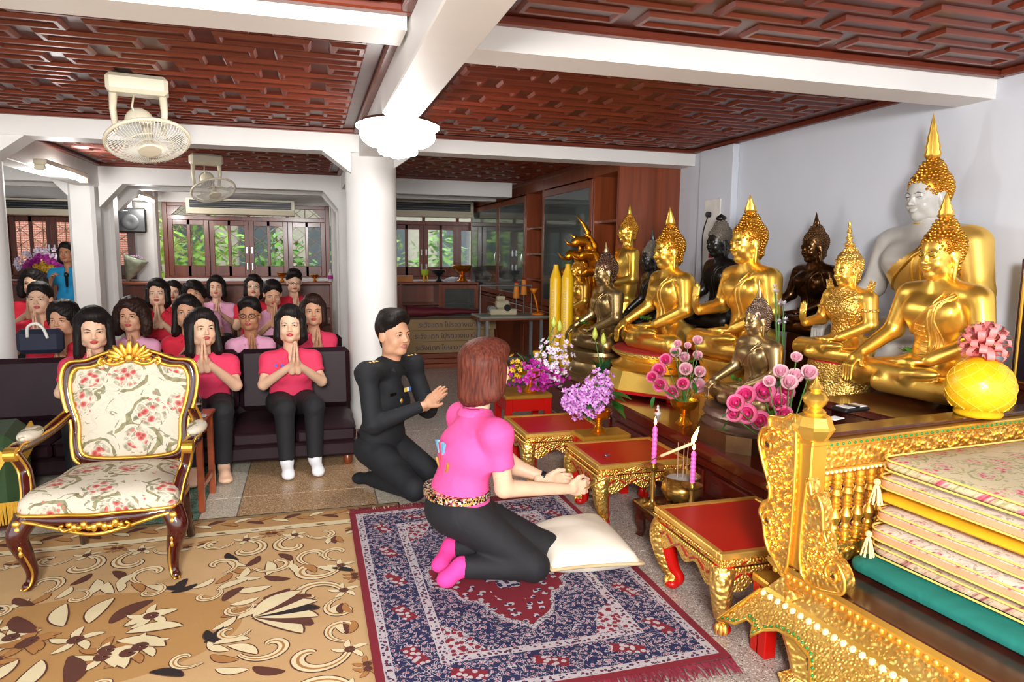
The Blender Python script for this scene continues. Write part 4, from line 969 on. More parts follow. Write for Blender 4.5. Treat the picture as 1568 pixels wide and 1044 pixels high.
hd = MB(); hd.add(*BHAIR); hd.add(np.vstack(CURL.V), CURL.F); hd.V = [tf(v, None, (0, 0, 1.40*u), u*1.02) for v in hd.V]; hd.build('hair_curls', G_[1], st, 50)
MB().lathe([(r, z*.8) for r, z in FLAME], (0, -.018*u, 0), 12).xf(np.eye(3)*u, (0, 0, 1.675*u)).build('flame_finial', M_gold, st, 50)
MB().lathe([(.02, 0), (.09, .02), (.12, .09), (.10, .15), (.08, .15)], (0, 0, 0), 20).xf(np.eye(3)*u, (0, .24*u, .88*u)).build('alms_bowl', M_gold, st, 50)
# small statue under the rearing naga
rt, a, s, bh = statue('small gold statue seated under a rearing many headed serpent hood', 884, 492, 396, 2.52, AZ, (M_gold, G_[1], M_gold, M_goldm), fin=None)
cz = bh
for k in range(3): MB().lathe([(.44, 0), (.50, .05), (.50, .11), (.44, .16)], (0, .05*s, bh-.16*s*(k+1) if bh > .5*s else bh*(2-k)/3), 30, s, s*.75).build('serpent_coil', M_goldb, rt, True)
for (dx, hgt, ln) in ((0, 1.30, 1.0), (-.25, 1.08, .85), (.25, 1.08, .85), (-.38, .82, .7), (.38, .82, .7)):
    P = np.array([(dx*.3, -.30, .05), (dx*.6, -.34, .5), (dx, -.30, hgt*.75), (dx*1.15, -.16, hgt), (dx*1.2, .02, hgt+.02), (dx*1.2, .12, hgt-.06)]); P = np.array([[np.interp(t, range(6), P[:, k]) for k in range(3)] for t in np.linspace(0, 5, 16)])
    nm = MB().tube(P, np.interp(np.linspace(0, 1, 16), [0, .4, .75, .9, 1], [.11, .12, .08, .085, .02]), 9, flat=.6)
    nm.tube([(dx*1.15, -.14, hgt+.03), (dx*1.2, -.16, hgt+.16), (dx*1.25, -.06, hgt+.30), (dx*1.25, .06, hgt+.42*ln)], [.06, .05, .028, .002], 8, flat=.5)
    nm.tube([(dx*1.2, .08, hgt-.06), (dx*1.2, .2, hgt-.03), (dx*1.2, .26, hgt+.05)], [.03, .02, .003], 6)
    nm.V = [tf(v, None, (0, 0, bh), s) for v in nm.V]; nm.build('serpent_head', M_goldb, rt, True)

# tall table behind the gilded rail, with the large gold statue on it
TT = .86
tb = thing('altar_table', 'tall dark mahogany table behind the gilded rail', 'table', (2.74, 2.38, 0), math.radians(6))
MB().box2((-.60, -.24, TT-.035), (.62, .20, TT), .008).build('top_board', M_dark, tb)
for x in (-.56, .58):
    for y in (-.2, .13): MB().box2((x-.03, y-.03, 0), (x+.03, y+.03, TT-.035), .006).build('leg', M_dark, tb)
MB().box2((-.54, -.21, TT-.16), (.56, .15, TT-.035)).build('apron', M_dark, tb)
rt, a, s, bh = statue('large seated gold statue with draped robe on the tall dark table', 1424, 614, 343, None, TT, G_, Y=2.37, fins=.72, basekind='none')
z0 = np.array([0, 0, bh])
rs = np.random.RandomState(3)
for k in range(9):   # folds of the draped robe across the chest
    t0 = k/8; P = []
    for t in np.linspace(0, 1, 12):
        x = -.17+.05*t0*2+(.30-.34*t0)*t*1.0; z = .60-.02*t0-(.24+.10*t0)*t-.05*math.sin(t*3.1)*(1-t0); P.append((x, front(tor, x, z)+.001, z))
    f = MB().tube(P, np.interp(np.linspace(0, 1, 12), [0, .3, 1], [.004, .008, .003]), 6); f.V = [tf(v, None, z0, s) for v in f.V]; f.build('robe_fold', M_goldm, rt, True)
for k in range(7):
    z = .24+.03*k; P = [(x, front(tor, x, z)+.001, z-.01*math.cos(x*30)) for x in np.linspace(-.02, .075, 8)]; f = MB().tube(P, .006, 6); f.V = [tf(v, None, z0, s) for v in f.V]; f.build('robe_pleat', M_goldm, rt, True)
# ---------------------------------------------------------------- sofas
def sofa(label, x0, x1, n, yf, yb, top, seat=.31, ends=True):
    rt = thing('leather_sofa', label, 'sofa', ((x0+x1)/2, (yf+yb)/2, 0)); w = x1-x0; d = yb-yf; hx = w/2
    MB().box2((-hx, -d/2, .07), (hx, d/2, seat-.13), .02).build('base', M_leather, rt, 40)
    cw = w/n
    for i in range(n):
        c = MB(); a = -hx+i*cw+.004; b = a+cw-.008
        P = []
        for v in np.linspace(0, 1, 9):
            row = []
            for u in np.linspace(0, 1, 9):
                e = (1-(2*u-1)**6)*(1-(2*v-1)**6); row.append((a+(b-a)*u, -d/2-.02+(d-.16)*v, seat-.035+.04*e**.5-.012*math.exp(-((u-.5)**2+(v-.5)**2)*12)))
            P.append(row)
        c.grid(np.array(P)[::-1]); c.box2((a, -d/2-.02, seat-.13), (b, d/2-.18, seat-.034), .02); c.build('seat_cushion', M_leather, rt, 50)
        k = MB(); k.box((0, 0, 0), (cw-.006, .15, top-seat+.02), None, .035); k.xf(rotm(-.12), ((a+b)/2, d/2-.10, (top+seat)/2-.015)); k.build('back_cushion', M_leather, rt, 50)
    MB().box2((-hx, d/2-.06, .07), (hx, d/2, top-.04), .02).build('back_panel', M_leather, rt, 40)
    for sx in (-1, 1):
        for sy in (-1, 1): MB().lathe([(.0, 0), (.022, 0), (.032, .025), (.03, .05), (.02, .072)], (sx*(hx-.06), sy*(d/2-.06), 0), 14).build('bun_foot', M_teak, rt, 40)
    return rt
sofa('dark oxblood leather sofa in the front row ending beside the column', -.92, .29, 3, 4.78, 5.55, .745)
sofa('dark oxblood leather sofa in the front row behind the gilded armchair', -2.15, -.94, 2, 4.78, 5.55, .72)
sofa('dark leather sofa of the second row, its end showing beside the column', -1.02, .27, 3, 5.82, 6.44, .74, .26)
sofa('dark leather sofa of the second row at the left column', -2.02, -1.04, 2, 5.82, 6.44, .72, .26)
def visitor_chair(x, y, seat, rz, label, mat, g):
    rt = thing('visitor_chair', label, 'chair', (x, y, 0), rz, g); s = max(.25, seat)
    MB().box((0, .04, s-.02), (.36, .36, .04), None, .015).build('seat', mat, rt)
    MB().box((0, -.19, s+.24), (.35, .035, .34), rotm(-.1), .015).build('backrest', mat, rt)
    for sx in (-1, 1):
        MB().tube([(sx*.16, -.17, 0), (sx*.16, -.18, s), (sx*.16, -.2, s+.3)], .012, 7).build('leg', M_chrome, rt); MB().cyl((sx*.16, .19, 0), (sx*.16, .19, s-.03), .012, n=7).build('leg', M_chrome, rt)
M_tanv = plain('tan_vinyl', '#8a6a48', .45); M_whp = plain('white_plastic', '#dcd8d0', .4)
WHO = ['beside the left column', 'under the woman with joined palms', 'under the curly haired woman', 'under the woman with tied up hair', 'below the flower arrangement', 'under the half hidden woman', 'under the last row woman in pale pink', 'under the woman with thin rimmed glasses', 'by the low cabinet']
for i, (x, y, z, rz) in enumerate(SEATS[8:]): visitor_chair(x, y, z-.012, rz, ('white plastic' if i in (1, 5) else 'tan vinyl')+' visitor chair '+WHO[i], M_whp if i in (1, 5) else M_tanv, 'visitor chairs behind the sofas')
# ---------------------------------------------------------------- gilded armchair
def floral(name, base, pinks, greens, scale=6.5, bump=.12):
    t = NT(name); sp3 = t.n('SeparateXYZ', i_0=t.tc.outputs['Object']); v = t.n('CombineXYZ', i_0=sp3.outputs[0], i_1=t.math('ADD', sp3.outputs[1], sp3.outputs[2])).outputs[0]; wv = t.n('VectorMath', operation='ADD', i_0=v, i_1=t.n('VectorMath', operation='SCALE', i_0=t.n('TexNoise', i_Scale=9.0, i_Vector=v).outputs[1], i_3=.03).outputs[0]).outputs[0]
    vo = t.n('TexVoronoi', voronoi_dimensions='2D', i_Scale=scale, i_Vector=wv, i_Randomness=.55); d = vo.outputs[0]
    sm = t.n('TexVoronoi', voronoi_dimensions='2D', i_Scale=scale*6, i_Vector=wv); sd = sm.outputs[0]
    leaf = t.voro(scale*5, wv, 'DISTANCE_TO_EDGE')
    scroll = t.math('MULTIPLY', t.math('LESS_THAN', t.math('ABSOLUTE', t.math('SUBTRACT', t.math('ADD', d, t.math('MULTIPLY', t.noise(scale*2.2, v, 2), .30)), .56)), .038), t.math('GREATER_THAN', t.noise(scale*1.7, v, 1), .45))
    vine = t.math('MULTIPLY', t.math('LESS_THAN', t.math('ABSOLUTE', t.math('SUBTRACT', t.noise(scale*1.6, v, 1, .8), .5)), .016), t.math('LESS_THAN', sd, .42))
    rose = t.math('MULTIPLY', t.math('LESS_THAN', d, .22), t.math('LESS_THAN', sd, .5))
    lf = t.math('MULTIPLY', t.math('LESS_THAN', d, .32), t.math('GREATER_THAN', leaf, .07))
    bud = t.math('MULTIPLY', t.math('LESS_THAN', sd, .22), t.math('GREATER_THAN', t.noise(scale*1.3, v, 1), .60))
    c = t.mix(t.math('MULTIPLY', t.math('LESS_THAN', t.math('ABSOLUTE', t.math('SUBTRACT', t.noise(scale*2.5, v, 1, 1.0), .5)), .018), .45), rgb(base), rgb('#b9b0a0'))
    c = t.mix(t.math('MULTIPLY', lf, .75), c, t.ramp(t.noise(40.0), [(.35, rgb(greens[0])), (.65, rgb(base))]))
    c = t.mix(t.math('MULTIPLY', scroll, .85), c, t.ramp(t.noise(60.0), [(.4, rgb(greens[0])), (.6, rgb(greens[1]))]))
    c = t.mix(t.math('MULTIPLY', vine, .7), c, rgb(greens[0])); c = t.mix(bud, c, rgb(pinks[1]))
    c = t.mix(rose, c, t.ramp(sd, [(.1, rgb(pinks[0])), (.35, rgb(pinks[1])), (.5, rgb(base))]))
    t.bump(t.noise(400.0), bump, .002)
    return t.out(c, .8)
M_tap = floral('tapestry_floral', '#c9bfac', ('#9a3836', '#bf6c62'), ('#5c5a34', '#847c50'), 4.6)
M_mahog = plain('polished_mahogany', '#3d0c08', .15, var=.15, vs=6, Coat_Weight=.6)
M_gilt = gold('gilt_paint', '#f5c860', '#d9a23a', .35)
def spline(P, n=40, closed=False):
    P = np.array(P, float); k = len(P); out = []
    seg = k if closed else k-1
    for i in range(seg):
        p0, p1, p2, p3 = (P[(i-1) % k], P[i], P[(i+1) % k], P[(i+2) % k]) if closed else (P[max(i-1, 0)], P[i], P[i+1], P[min(i+2, k-1)])
        m_ = max(2, n//seg)
        for t in np.arange(m_)/m_: out.append(.5*((2*p1)+(-p0+p2)*t+(2*p0-5*p1+4*p2-p3)*t*t+(-p0+3*p1-3*p2+p3)*t**3))
    if not closed: out.append(P[-1])
    return np.array(out)
ac = (at_z(50, 905)+at_z(290, 885))/2
ch = thing('gilded_armchair', 'carved mahogany and gilt armchair upholstered in cream floral tapestry', 'armchair', (ac[0]-.015, ac[1]+.22, .0115), -.07)
oL = [(0, .945), (.10, .925), (.18, .895), (.252, .885), (.278, .82), (.268, .72), (.24, .62), (.236, .52), (.215, .455), (.12, .435), (0, .432)]
ol = np.array([(x, z) for x, z in oL]+[(-x, z) for x, z in oL[1:-1][::-1]])
S = spline(ol, 88, True); cz_ = .69
def backpt(x, z, off=0.0): return np.array([x, .235+.16*(z-.43)+off-.05*(x/.3)**2*0, z])
def scaled(S, k): return np.array([((x)*k, cz_+(z-cz_)*k) for x, z in S])
MB().tube([backpt(x, z, .0) for x, z in scaled(S, 1.04)], .030, 10, closed=True, flat=.8).build('back_frame', M_mahog, ch, True)
bf = ch.children[0]
MB().tube([backpt(x, z, -.018) for x, z in scaled(S, 1.115)], .010, 7, closed=True).build('gilt_edge', M_gilt, bf, True)
MB().tube([backpt(x, z, -.024) for x, z in scaled(S, .965)], .010, 7, closed=True).build('gilt_edge', M_gilt, bf, True)
for kk, offb in ((1, -1), (-1, .02)):
    g = MB(); rings = [np.array([backpt(x, z, (-.012-.035*(1-k**4))*1.0 if kk > 0 else .02) for x, z in scaled(S, k*.98)]) for k in (1, .9, .75, .55, .3, .05)]
    n = len(S); V = np.vstack(rings); Fc = [(i*n+j, i*n+(j+1) % n, (i+1)*n+(j+1) % n, (i+1)*n+j) for i in range(5) for j in range(n)]+[tuple(range(5*n, 6*n))]
    g.add(V, [f[::-1] for f in Fc] if kk < 0 else Fc); g.build('back_upholstery', M_tap, ch, True)
cr = MB()   # carved crest: acanthus fan with scrolls
for i in range(9):
    a = math.radians(-72+18*i); L = .11-.022*abs(i-4)/4; cr.ball(backpt(math.sin(a)*L*.62*1.35, .945+math.cos(a)*L*.42-.02, -.034), (.016, .011, L*.42), 8, 6, rotm(0, a, 0))
for d in (-1, 1):
    cr.tube(spline([backpt(d*.02, .915, -.036), backpt(d*.06, .90, -.036), backpt(d*.10, .905, -.036), backpt(d*.125, .93, -.03), backpt(d*.14, .905, -.03), backpt(d*.12, .893, -.03)], 20), np.linspace(.012, .006, 21)[:len(spline([[0, 0, 0]]*6, 20))], 7)
    for i in range(4): cr.ball(backpt(d*(.035+.027*i), .925-.003*i, -.034), (.014, .010, .012), 8, 6)
cr.ball(backpt(0, .93, -.04), (.02, .012, .022)); cr.build('carved_crest', M_gilt, ch, True)
# seat: serpentine rail, cushion, legs
ft = [(-.31, -.22), (-.22, -.265), (-.1, -.275), (0, -.29), (.1, -.275), (.22, -.265), (.31, -.22)]; bk = [(.27, .0), (.235, .22), (0, .235), (-.235, .22), (-.27, 0)]
pl = spline(np.array(ft+bk), 72, True)
def ringz(k, z): return np.array([(x*k, y*k, z) for x, y in pl])
c = MB(); R4 = [ringz(.985, .335), ringz(1.02, .36), ringz(1.0, .395), ringz(.9, .425), ringz(.7, .44), ringz(.4, .445), ringz(.05, .447)]; n = len(pl)
c.add(np.vstack(R4), [(i*n+j, i*n+(j+1) % n, (i+1)*n+(j+1) % n, (i+1)*n+j) for i in range(6) for j in range(n)]+[tuple(range(6*n, 7*n))]); c.build('seat_cushion', M_tap, ch, True)
c = MB(); fz = [.285-.03*math.cos(x/.31*math.pi)*(y < -.1) for x, y in pl]
R4 = [np.array([(x*1.0, y*1.0, z) for (x, y), z in zip(pl, fz)]), ringz(1.03, .31), ringz(1.0, .34), ringz(.8, .34), np.array([(x*.8, y*.8, z+.02) for (x, y), z in zip(pl, fz)])]
c.add(np.vstack(R4), [(i*n+j, i*n+(j+1) % n, ((i+1) % 5)*n+(j+1) % n, ((i+1) % 5)*n+j) for i in range(5) for j in range(n)]); sr = c.build('seat_rail', M_mahog, ch, True)
MB().tube(ringz(1.02, .342), .008, 6, closed=True).build('gilt_edge', M_gilt, sr, True)
MB().tube([(x*1.02, y*1.02, z+.002) for (x, y), z in zip(pl, fz)], .009, 6, closed=True).build('gilt_edge', M_gilt, sr, True)
o = MB()
for i in range(11):
    x = -.10+.02*i; o.ball((x, -.298+.03*(x/.1)**2*.5, .292+.008*math.cos(i*2.1)), (.015, .012, .013+.006*(i % 2)), 8, 6)
for d in (-1, 1): o.tube(spline([(d*.09, -.297, .285), (d*.12, -.29, .275), (d*.135, -.29, .292), (d*.12, -.293, .302)], 14), .007, 6)
o.build('rail_carving', M_gilt, sr, True)
for d in (-1, 1):
    P = spline([(d*.285, -.215, .32), (d*.315, -.245, .25), (d*.295, -.235, .16), (d*.282, -.215, .08), (d*.288, -.225, .03), (d*.305, -.25, .012)], 30)
    lg = MB().tube(P, np.interp(np.linspace(0, 1, len(P)), [0, .2, .5, .8, .92, 1], [.05, .044, .028, .02, .022, .012]), 10).build('front_leg', M_mahog, ch, True)
    q = P+np.array([d*-.012, -.028, .0])*np.interp(np.linspace(0, 1, len(P)), [0, .3, 1], [1.5, 1, .5])[:, None]; MB().tube(q, .006, 6).build('gilt_edge', M_gilt, lg, True)
    q = P+np.array([d*.02, -.012, .0])*np.interp(np.linspace(0, 1, len(P)), [0, .3, 1], [1.6, 1, .5])[:, None]; MB().tube(q, .005, 6).build('gilt_edge', M_gilt, lg, True)
    kf = MB(); 
    for i in range(6): kf.ball((d*(.305-.002*i), -.27, .31-.026*i), (.018-.0018*i, .012, .017), 8, 6)
    kf.build('knee_carving', M_gilt, lg, True)
    MB().tube(spline([(d*.225, .21, .33), (d*.235, .225, .2), (d*.25, .26, .02)], 12), [.03]*1+[.026]*5+[.02]*7, 8).build('back_leg', M_mahog, ch, True) if False else MB().tube([(d*.225, .21, .34), (d*.235, .225, .2), (d*.25, .26, 0)], [.03, .026, .02], 8).build('back_leg', M_mahog, ch, True)
    st = MB().tube([backpt(d*.22, .47), (d*.225, .215, .34)], [.026, .026], 8).build('back_post', M_mahog, ch, True)
    P = spline([backpt(d*.275, .66), (d*.33, .16, .60), (d*.355, .0, .585), (d*.355, -.10, .59), (d*.35, -.145, .575)], 24)
    ar = MB().tube(P, np.interp(np.linspace(0, 1, len(P)), [0, .4, .85, 1], [.024, .026, .028, .02]), 9).build('armrest', M_mahog, ch, True)
    MB().tube(P+np.array([-d*.02, 0, .018]), .006, 6).build('gilt_edge', M_gilt, ar, True); MB().tube(P+np.array([d*.02, 0, .018]), .006, 6).build('gilt_edge', M_gilt, ar, True)
    MB().ball((d*.352, .03, .625), (.042, .10, .03), 14, 10).build('arm_pad', M_tap, ar, True)
    MB().cyl((d*.33, -.155, .582), (d*.375, -.155, .582), .03, n=16).build('arm_scroll', M_gilt, ar)
    P = spline([(d*.35, -.14, .585), (d*.33, -.10, .50), (d*.31, -.13, .43), (d*.30, -.16, .37), (d*.295, -.17, .33)], 20)
    su = MB().tube(P, np.linspace(.024, .032, len(P)), 9).build('arm_support', M_mahog, ch, True)
    MB().tube(P+np.array([-d*.018, -.018, 0]), .006, 6).build('gilt_edge', M_gilt, su, True); MB().tube(P+np.array([d*.02, -.018, 0]), .006, 6).build('gilt_edge', M_gilt, su, True)
# ---------------------------------------------------------------- side table and glass of water
sp = at_z(318, 783); tz = .52
st = thing('side_table', 'small brown wooden side table between armchair and sofa', 'table', (sp[0]-.15, sp[1]+.17, 0), -.05)
M_oakr = wood('table_wood', '#84391c', '#9f4c28', .3, 3, 'y')
MB().box2((-.16, -.19, tz-.022), (.16, .19, tz), .005).build('table_top', M_oakr, st)
for x in (-.13, .13):
    for y in (-.16, .16): MB().box2((x-.017, y-.017, 0), (x+.017, y+.017, tz-.022), .003).build('leg', M_oakr, st)
for y in (-.16, .16): MB().box2((-.113, y-.01, tz-.09), (.113, y+.01, tz-.022)).build('rail', M_oakr, st)
for x in (-.13, .13): MB().box2((x-.01, -.143, tz-.09), (x+.01, .143, tz-.022)).build('rail', M_oakr, st); MB().box2((x-.01, -.143, .12), (x+.01, .143, .15)).build('stretcher', M_oakr, st)
gp = (sp[0]-.055, sp[1]+.14, tz)
gl = thing('water_glass', 'clear tumbler of water on a saucer on the side table', 'glass', gp)
M_tum = NT('tumbler_glass').out((1, 1, 1), .03, 0, Transmission_Weight=1.0, IOR=1.3)
MB().lathe([(.05, 0), (.055, .004), (.055, .006), (.0, .006)], (0, 0, 0), 24).build('saucer', plain('saucer_glass', '#cfd4d6', .1), gl, 40)
MB().lathe([(.030, .007), (.031, .012), (.037, .12), (.0355, .12), (.029, .016), (.0, .016)], (0, 0, 0), 28).build('tumbler', M_tum, gl, 50)
MB().lathe([(.0, .017), (.0285, .017), (.0325, .075), (.0, .075)], (0, 0, 0), 24).build('water', NT('water').out((1, 1, 1), .0, 0, Transmission_Weight=1.0, IOR=1.33), gl, 50)
# ---------------------------------------------------------------- green draped stool at the left edge
gs = at_z(8, 800); M_grn = cloth('green_velvet', '#27401c')
gd = thing('draped_seat', 'green velvet draped seat with red emblem and gold fringe at the left edge', 'seat', (gs[0]-.22, gs[1]+.02, .0115), .2)
MB().box((0, 0, .27), (.62, .50, .46), None, .05).build('drape', M_grn, gd, 40); MB().box2((-.28, -.22, 0), (.28, .22, .06)).build('base', M_dark, gd)
MB().prism(spline([(.02, .44), (.22, .44), (.27, .40), (.24, .33), (.22, .26), (.17, .32), (.02, .33)], 28, True).tolist(), 'y', -.262, -.248).build('emblem_border', M_gilt, gd)
MB().prism(spline([(.04, .425), (.20, .425), (.245, .39), (.21, .33), (.17, .345), (.04, .345)], 24, True).tolist(), 'y', -.268, -.255).build('emblem', plain('emblem_red_velvet', '#c93a2c', .8), gd)
fr = MB()
for i in range(60): a = -.30+.6*i/59; fr.tube([(a, -.262, .16), (a+random.uniform(-.006, .006), -.275, .12), (a+random.uniform(-.012, .012), -.272, .045)], [.006, .006, .004], 4)
fr.build('gold_fringe', plain('fringe_gold', '#c99a30', .6), gd)
fr = MB()
for i in range(45): a = -.24+.48*i/44; fr.tube([(.318, a, .47), (.335, a, .42), (.33, a+random.uniform(-.01, .01), .33)], [.006, .006, .004], 4)
fr.build('gold_fringe', MATS['fringe_gold'], gd)
# ---------------------------------------------------------------- red and gold low tables
M_redc = plain('carved_red', '#8e120c', .4)
def low_table(label, x0, x1, y0, y1, z):
    cx, cy = (x0+x1)/2, (y0+y1)/2; hx, hy = (x1-x0)/2, (y1-y0)/2
    rt = thing('low_table', label, 'table', (cx, cy, 0), 0, 'red and gold offering tables')
    MB().box2((-hx+.03, -hy+.03, z-.02), (hx-.03, hy-.03, z-.006)).build('red_panel', M_red, rt)
    b = MB()
    for (lo, hi) in (((-hx, -hy), (hx, -hy+.03)), ((-hx, hy-.03), (hx, hy)), ((-hx, -hy+.03), (-hx+.03, hy-.03)), ((hx-.03, -hy+.03), (hx, hy-.03))): b.box2((*lo, z-.025), (*hi, z), .004)
    b.build('gold_border', M_goldm, rt)
    MB().box2((-hx+.008, -hy+.008, z-.06), (hx-.008, hy-.008, z-.026), .006).build('frieze', M_goldf, rt)
    bd = MB()
    for zz, r, off in ((z-.032, .0045, .0), (z-.066, .006, -.004)):
        n = int(hx*2/.014)
        for i in range(n+1):
            t = -1+2*i/n
            for s in (-1, 1): bd.ball((hx*t, s*(hy+off), zz), r, 5, 4); bd.ball((s*(hx+off), hy*t, zz), r, 5, 4)
    tag(bd.build('bead_row', M_goldm, rt, True), kind='stuff')
    # scalloped aprons with red cut-outs
    for ax in (0, 1):
        h_ = hx if ax == 0 else hy; o_ = hy if ax == 0 else hx
        top, P = z-.07, []
        n = 25
        for i in range(n): t = -1+2*i/(n-1); P.append((t*(h_-.02), top-.055-.018*math.cos(t*math.pi*3)-.05*abs(t)**3))
        for s in (-1, 1):
            m = MB().prism([(-(h_-.02), top)]+P+[(h_-.02, top)], 'y' if ax == 0 else 'x', s*(o_-.022), s*(o_-.004)); m.build('apron', M_goldf, rt)
            r = MB()
            for k in range(7):
                t = -.72+.24*k; pos = (t*h_, s*(o_-.003), top-.028) if ax == 0 else (s*(o_-.003), t*h_, top-.028)
                R = rotm(0, .5 if k % 2 else -.5, 0) if ax == 0 else rotm(.5 if k % 2 else -.5, 0, 0)
                r.box(pos, (.05, .006, .009) if ax == 0 else (.006, .05, .009), R)
                pos = (t*h_+.035, s*(o_-.007), z-.044) if ax == 0 else (s*(o_-.007), t*h_+.035, z-.044); r.box(pos, (.03, .004, .006) if ax == 0 else (.004, .03, .006), R)
            tag(r.build('red_inlay', M_redc, rt), kind='stuff')
    for sx in (-1, 1):
        for sy in (-1, 1):
            P = spline([(sx*(hx-.035), sy*(hy-.035), z-.07), (sx*(hx-.022), sy*(hy-.022), z-.13), (sx*(hx-.045), sy*(hy-.045), .11), (sx*(hx-.07), sy*(hy-.07), .06), (sx*(hx-.065), sy*(hy-.065), .03)], 20)
            lg = MB().tube(P, np.interp(np.linspace(0, 1, len(P)), [0, .3, .65, .85, 1], [.05, .046, .026, .024, .03]), 8).build('leg', M_goldc, rt, True)
            P2 = P+np.array([-sx*.02, -sy*.02, 0]); MB().tube(P2, np.interp(np.linspace(0, 1, len(P)), [0, .3, .65, .85, 1], [.045, .042, .024, .022, .02]), 8).build('red_inner', M_red, lg, True)
            MB().ball((sx*(hx-.068), sy*(hy-.068), .024), (.035, .035, .024), 14, 9).build('foot', M_red, lg, True)
            for k in range(3):
                a = math.atan2(sy, sx)+(-.6+.6*k); c = np.array([sx*(hx-.068)+.026*math.cos(a), sy*(hy-.068)+.026*math.sin(a), .03]); MB().ball(c, (.012, .012, .024), 8, 6).build('claw', M_goldm, lg, True)
    return rt
T3 = at_z(1090, 852, .363); T2 = at_z(902, 715, .363); T1 = at_z(805, 665, .363)
T3[0] += .04; T2[0] += .055
low_table('nearest red topped gold low table with clawed feet beside the blue rug', T3[0], T3[0]+.53, T3[1], T3[1]+.53, .363)
low_table('middle red topped gold low table with clawed feet in front of the kneeling woman', T2[0], T2[0]+.55, T2[1], T2[1]+.48, .363)
low_table('far red topped gold low table with clawed feet below the pink and white orchids', T1[0], T1[0]+.55, T1[1], T1[1]+.50, .363)
pn = at_z(930, 698, .37); tag(MB().box((0, 0, .005), (.035, .014, .01), rotm(0, 0, .5), .003).build('lighter', plain('steel_blue', '#6a7388', .3, .6), None, loc=pn), 'small grey lighter on the middle red table top', 'lighter')
def riser(label, x, y, sx, sy, z):
    t = thing('offering_stand', label, 'stand', (x, y, 0)); MB().box2((-sx/2, -sy/2, z-.03), (sx/2, sy/2, z), .006).build('top_board', plain('old_gold_board', '#b5862f', .35, .6), t)
    for a in (-1, 1):
        for b in (-1, 1): MB().box2((a*(sx/2-.03)-.025, b*(sy/2-.03)-.025, 0), (a*(sx/2-.03)+.025, b*(sy/2-.03)+.025, z-.03), .003).build('leg', M_red, t)
    MB().box2((-sx/2+.012, -sy/2+.012, z-.12), (sx/2-.012, sy/2-.012, z-.03)).build('red_apron', M_red, t)
riser('red stand with old gold top under the white and purple orchids', 1.52, 4.89, .36, .36, .45)
riser('red stand with old gold top under the lilac orchids, between two low tables', 1.72, 3.87, .32, .19, .38)
so_ = at_z(1140, 880, .30); riser('red plain legged stool with gold edge behind the gilded throne', 1.80, 2.065, .46, .10, .30)
# ---------------------------------------------------------------- bowls, florets, leaves
BOWL = [(.0, 0), (.042, 0), (.045, .008), (.03, .02), (.018, .045), (.024, .05), (.016, .06), (.03, .075), (.058, .09), (.072, .115), (.078, .135), (.072, .135), (.06, .11), (.0, .095)]
def petal(m, base, d, n, L, w, curl=.2):
    d = np.array(d, float); s = np.cross(d, n); mid = base+d*L*.5
    m.add([base, mid+s*w+n*L*curl*.5, base+d*L+n*L*curl, mid-s*w+n*L*curl*.5], [(0, 1, 2, 3)])
def floret_mesh(name, mats, r=.023):
    m = MB(); n = np.array([0, 0, 1.0])
    for k in range(5): a = 2*math.pi*k/5; m.mat(0 if k % 2 else 1); petal(m, np.zeros(3), (math.cos(a), math.sin(a), 0), n, r, r*.42, .35)
    m.mat(2); petal(m, np.array([0, 0, .003]), (0, -1, .3), n, r*.6, r*.3, .6); m.cm = 1
    return m.mesh(name, mats)
P_mag = plain('orchid_magenta', '#b5209a', .5, var=.25, vs=40); P_wht = plain('orchid_white', '#ece2ee', .5); P_lil = plain('orchid_lilac', '#c06cc8', .5, var=.3, vs=40); P_yel = plain('orchid_yellow', '#e8b81e', .5); P_dp = plain('orchid_throat', '#8e1d70', .5)
FM = {'mag': floret_mesh('orchid_floret', [P_mag, P_mag, P_dp]), 'lil': floret_mesh('orchid_floret', [P_lil, plain('orchid_pale_lilac', '#dba6df', .5), P_dp]), 'wht': floret_mesh('orchid_floret', [P_wht, P_wht, P_lil]), 'yel': floret_mesh('orchid_floret', [P_yel, P_yel, P_dp])}
def leaf_mesh(L, w, bend):
    P = []
    for t in np.linspace(0, 1, 6):
        ww = w*math.sin(math.pi*min(1, t*.93+.05))**.8; c = np.array([0, L*t, -bend*t*t*L]); P.append([c+np.array([-ww, 0, .12*ww]), c, c+np.array([ww, 0, .12*ww])])
    return MB().grid(P)
LEAF = leaf_mesh(.10, .022, .4).mesh('leaf', M_leaf, True); BLADE = leaf_mesh(.15, .018, .15).mesh('leaf_blade', plain('blade_green', '#1f4d2c', .4, var=.2), True)
def orient(o, p, d, roll=0.0): 
    R = aim(d, (0.01, .02, 1) if abs(d[2]) < .95 else (0, 1, 0)) @ rotm(0, 0, roll); M = Matrix.Identity(4)
    for i in range(3):
        for j in range(3): M[i][j] = R[i][j]
        M[i][3] = p[i]
    o.matrix_local = M
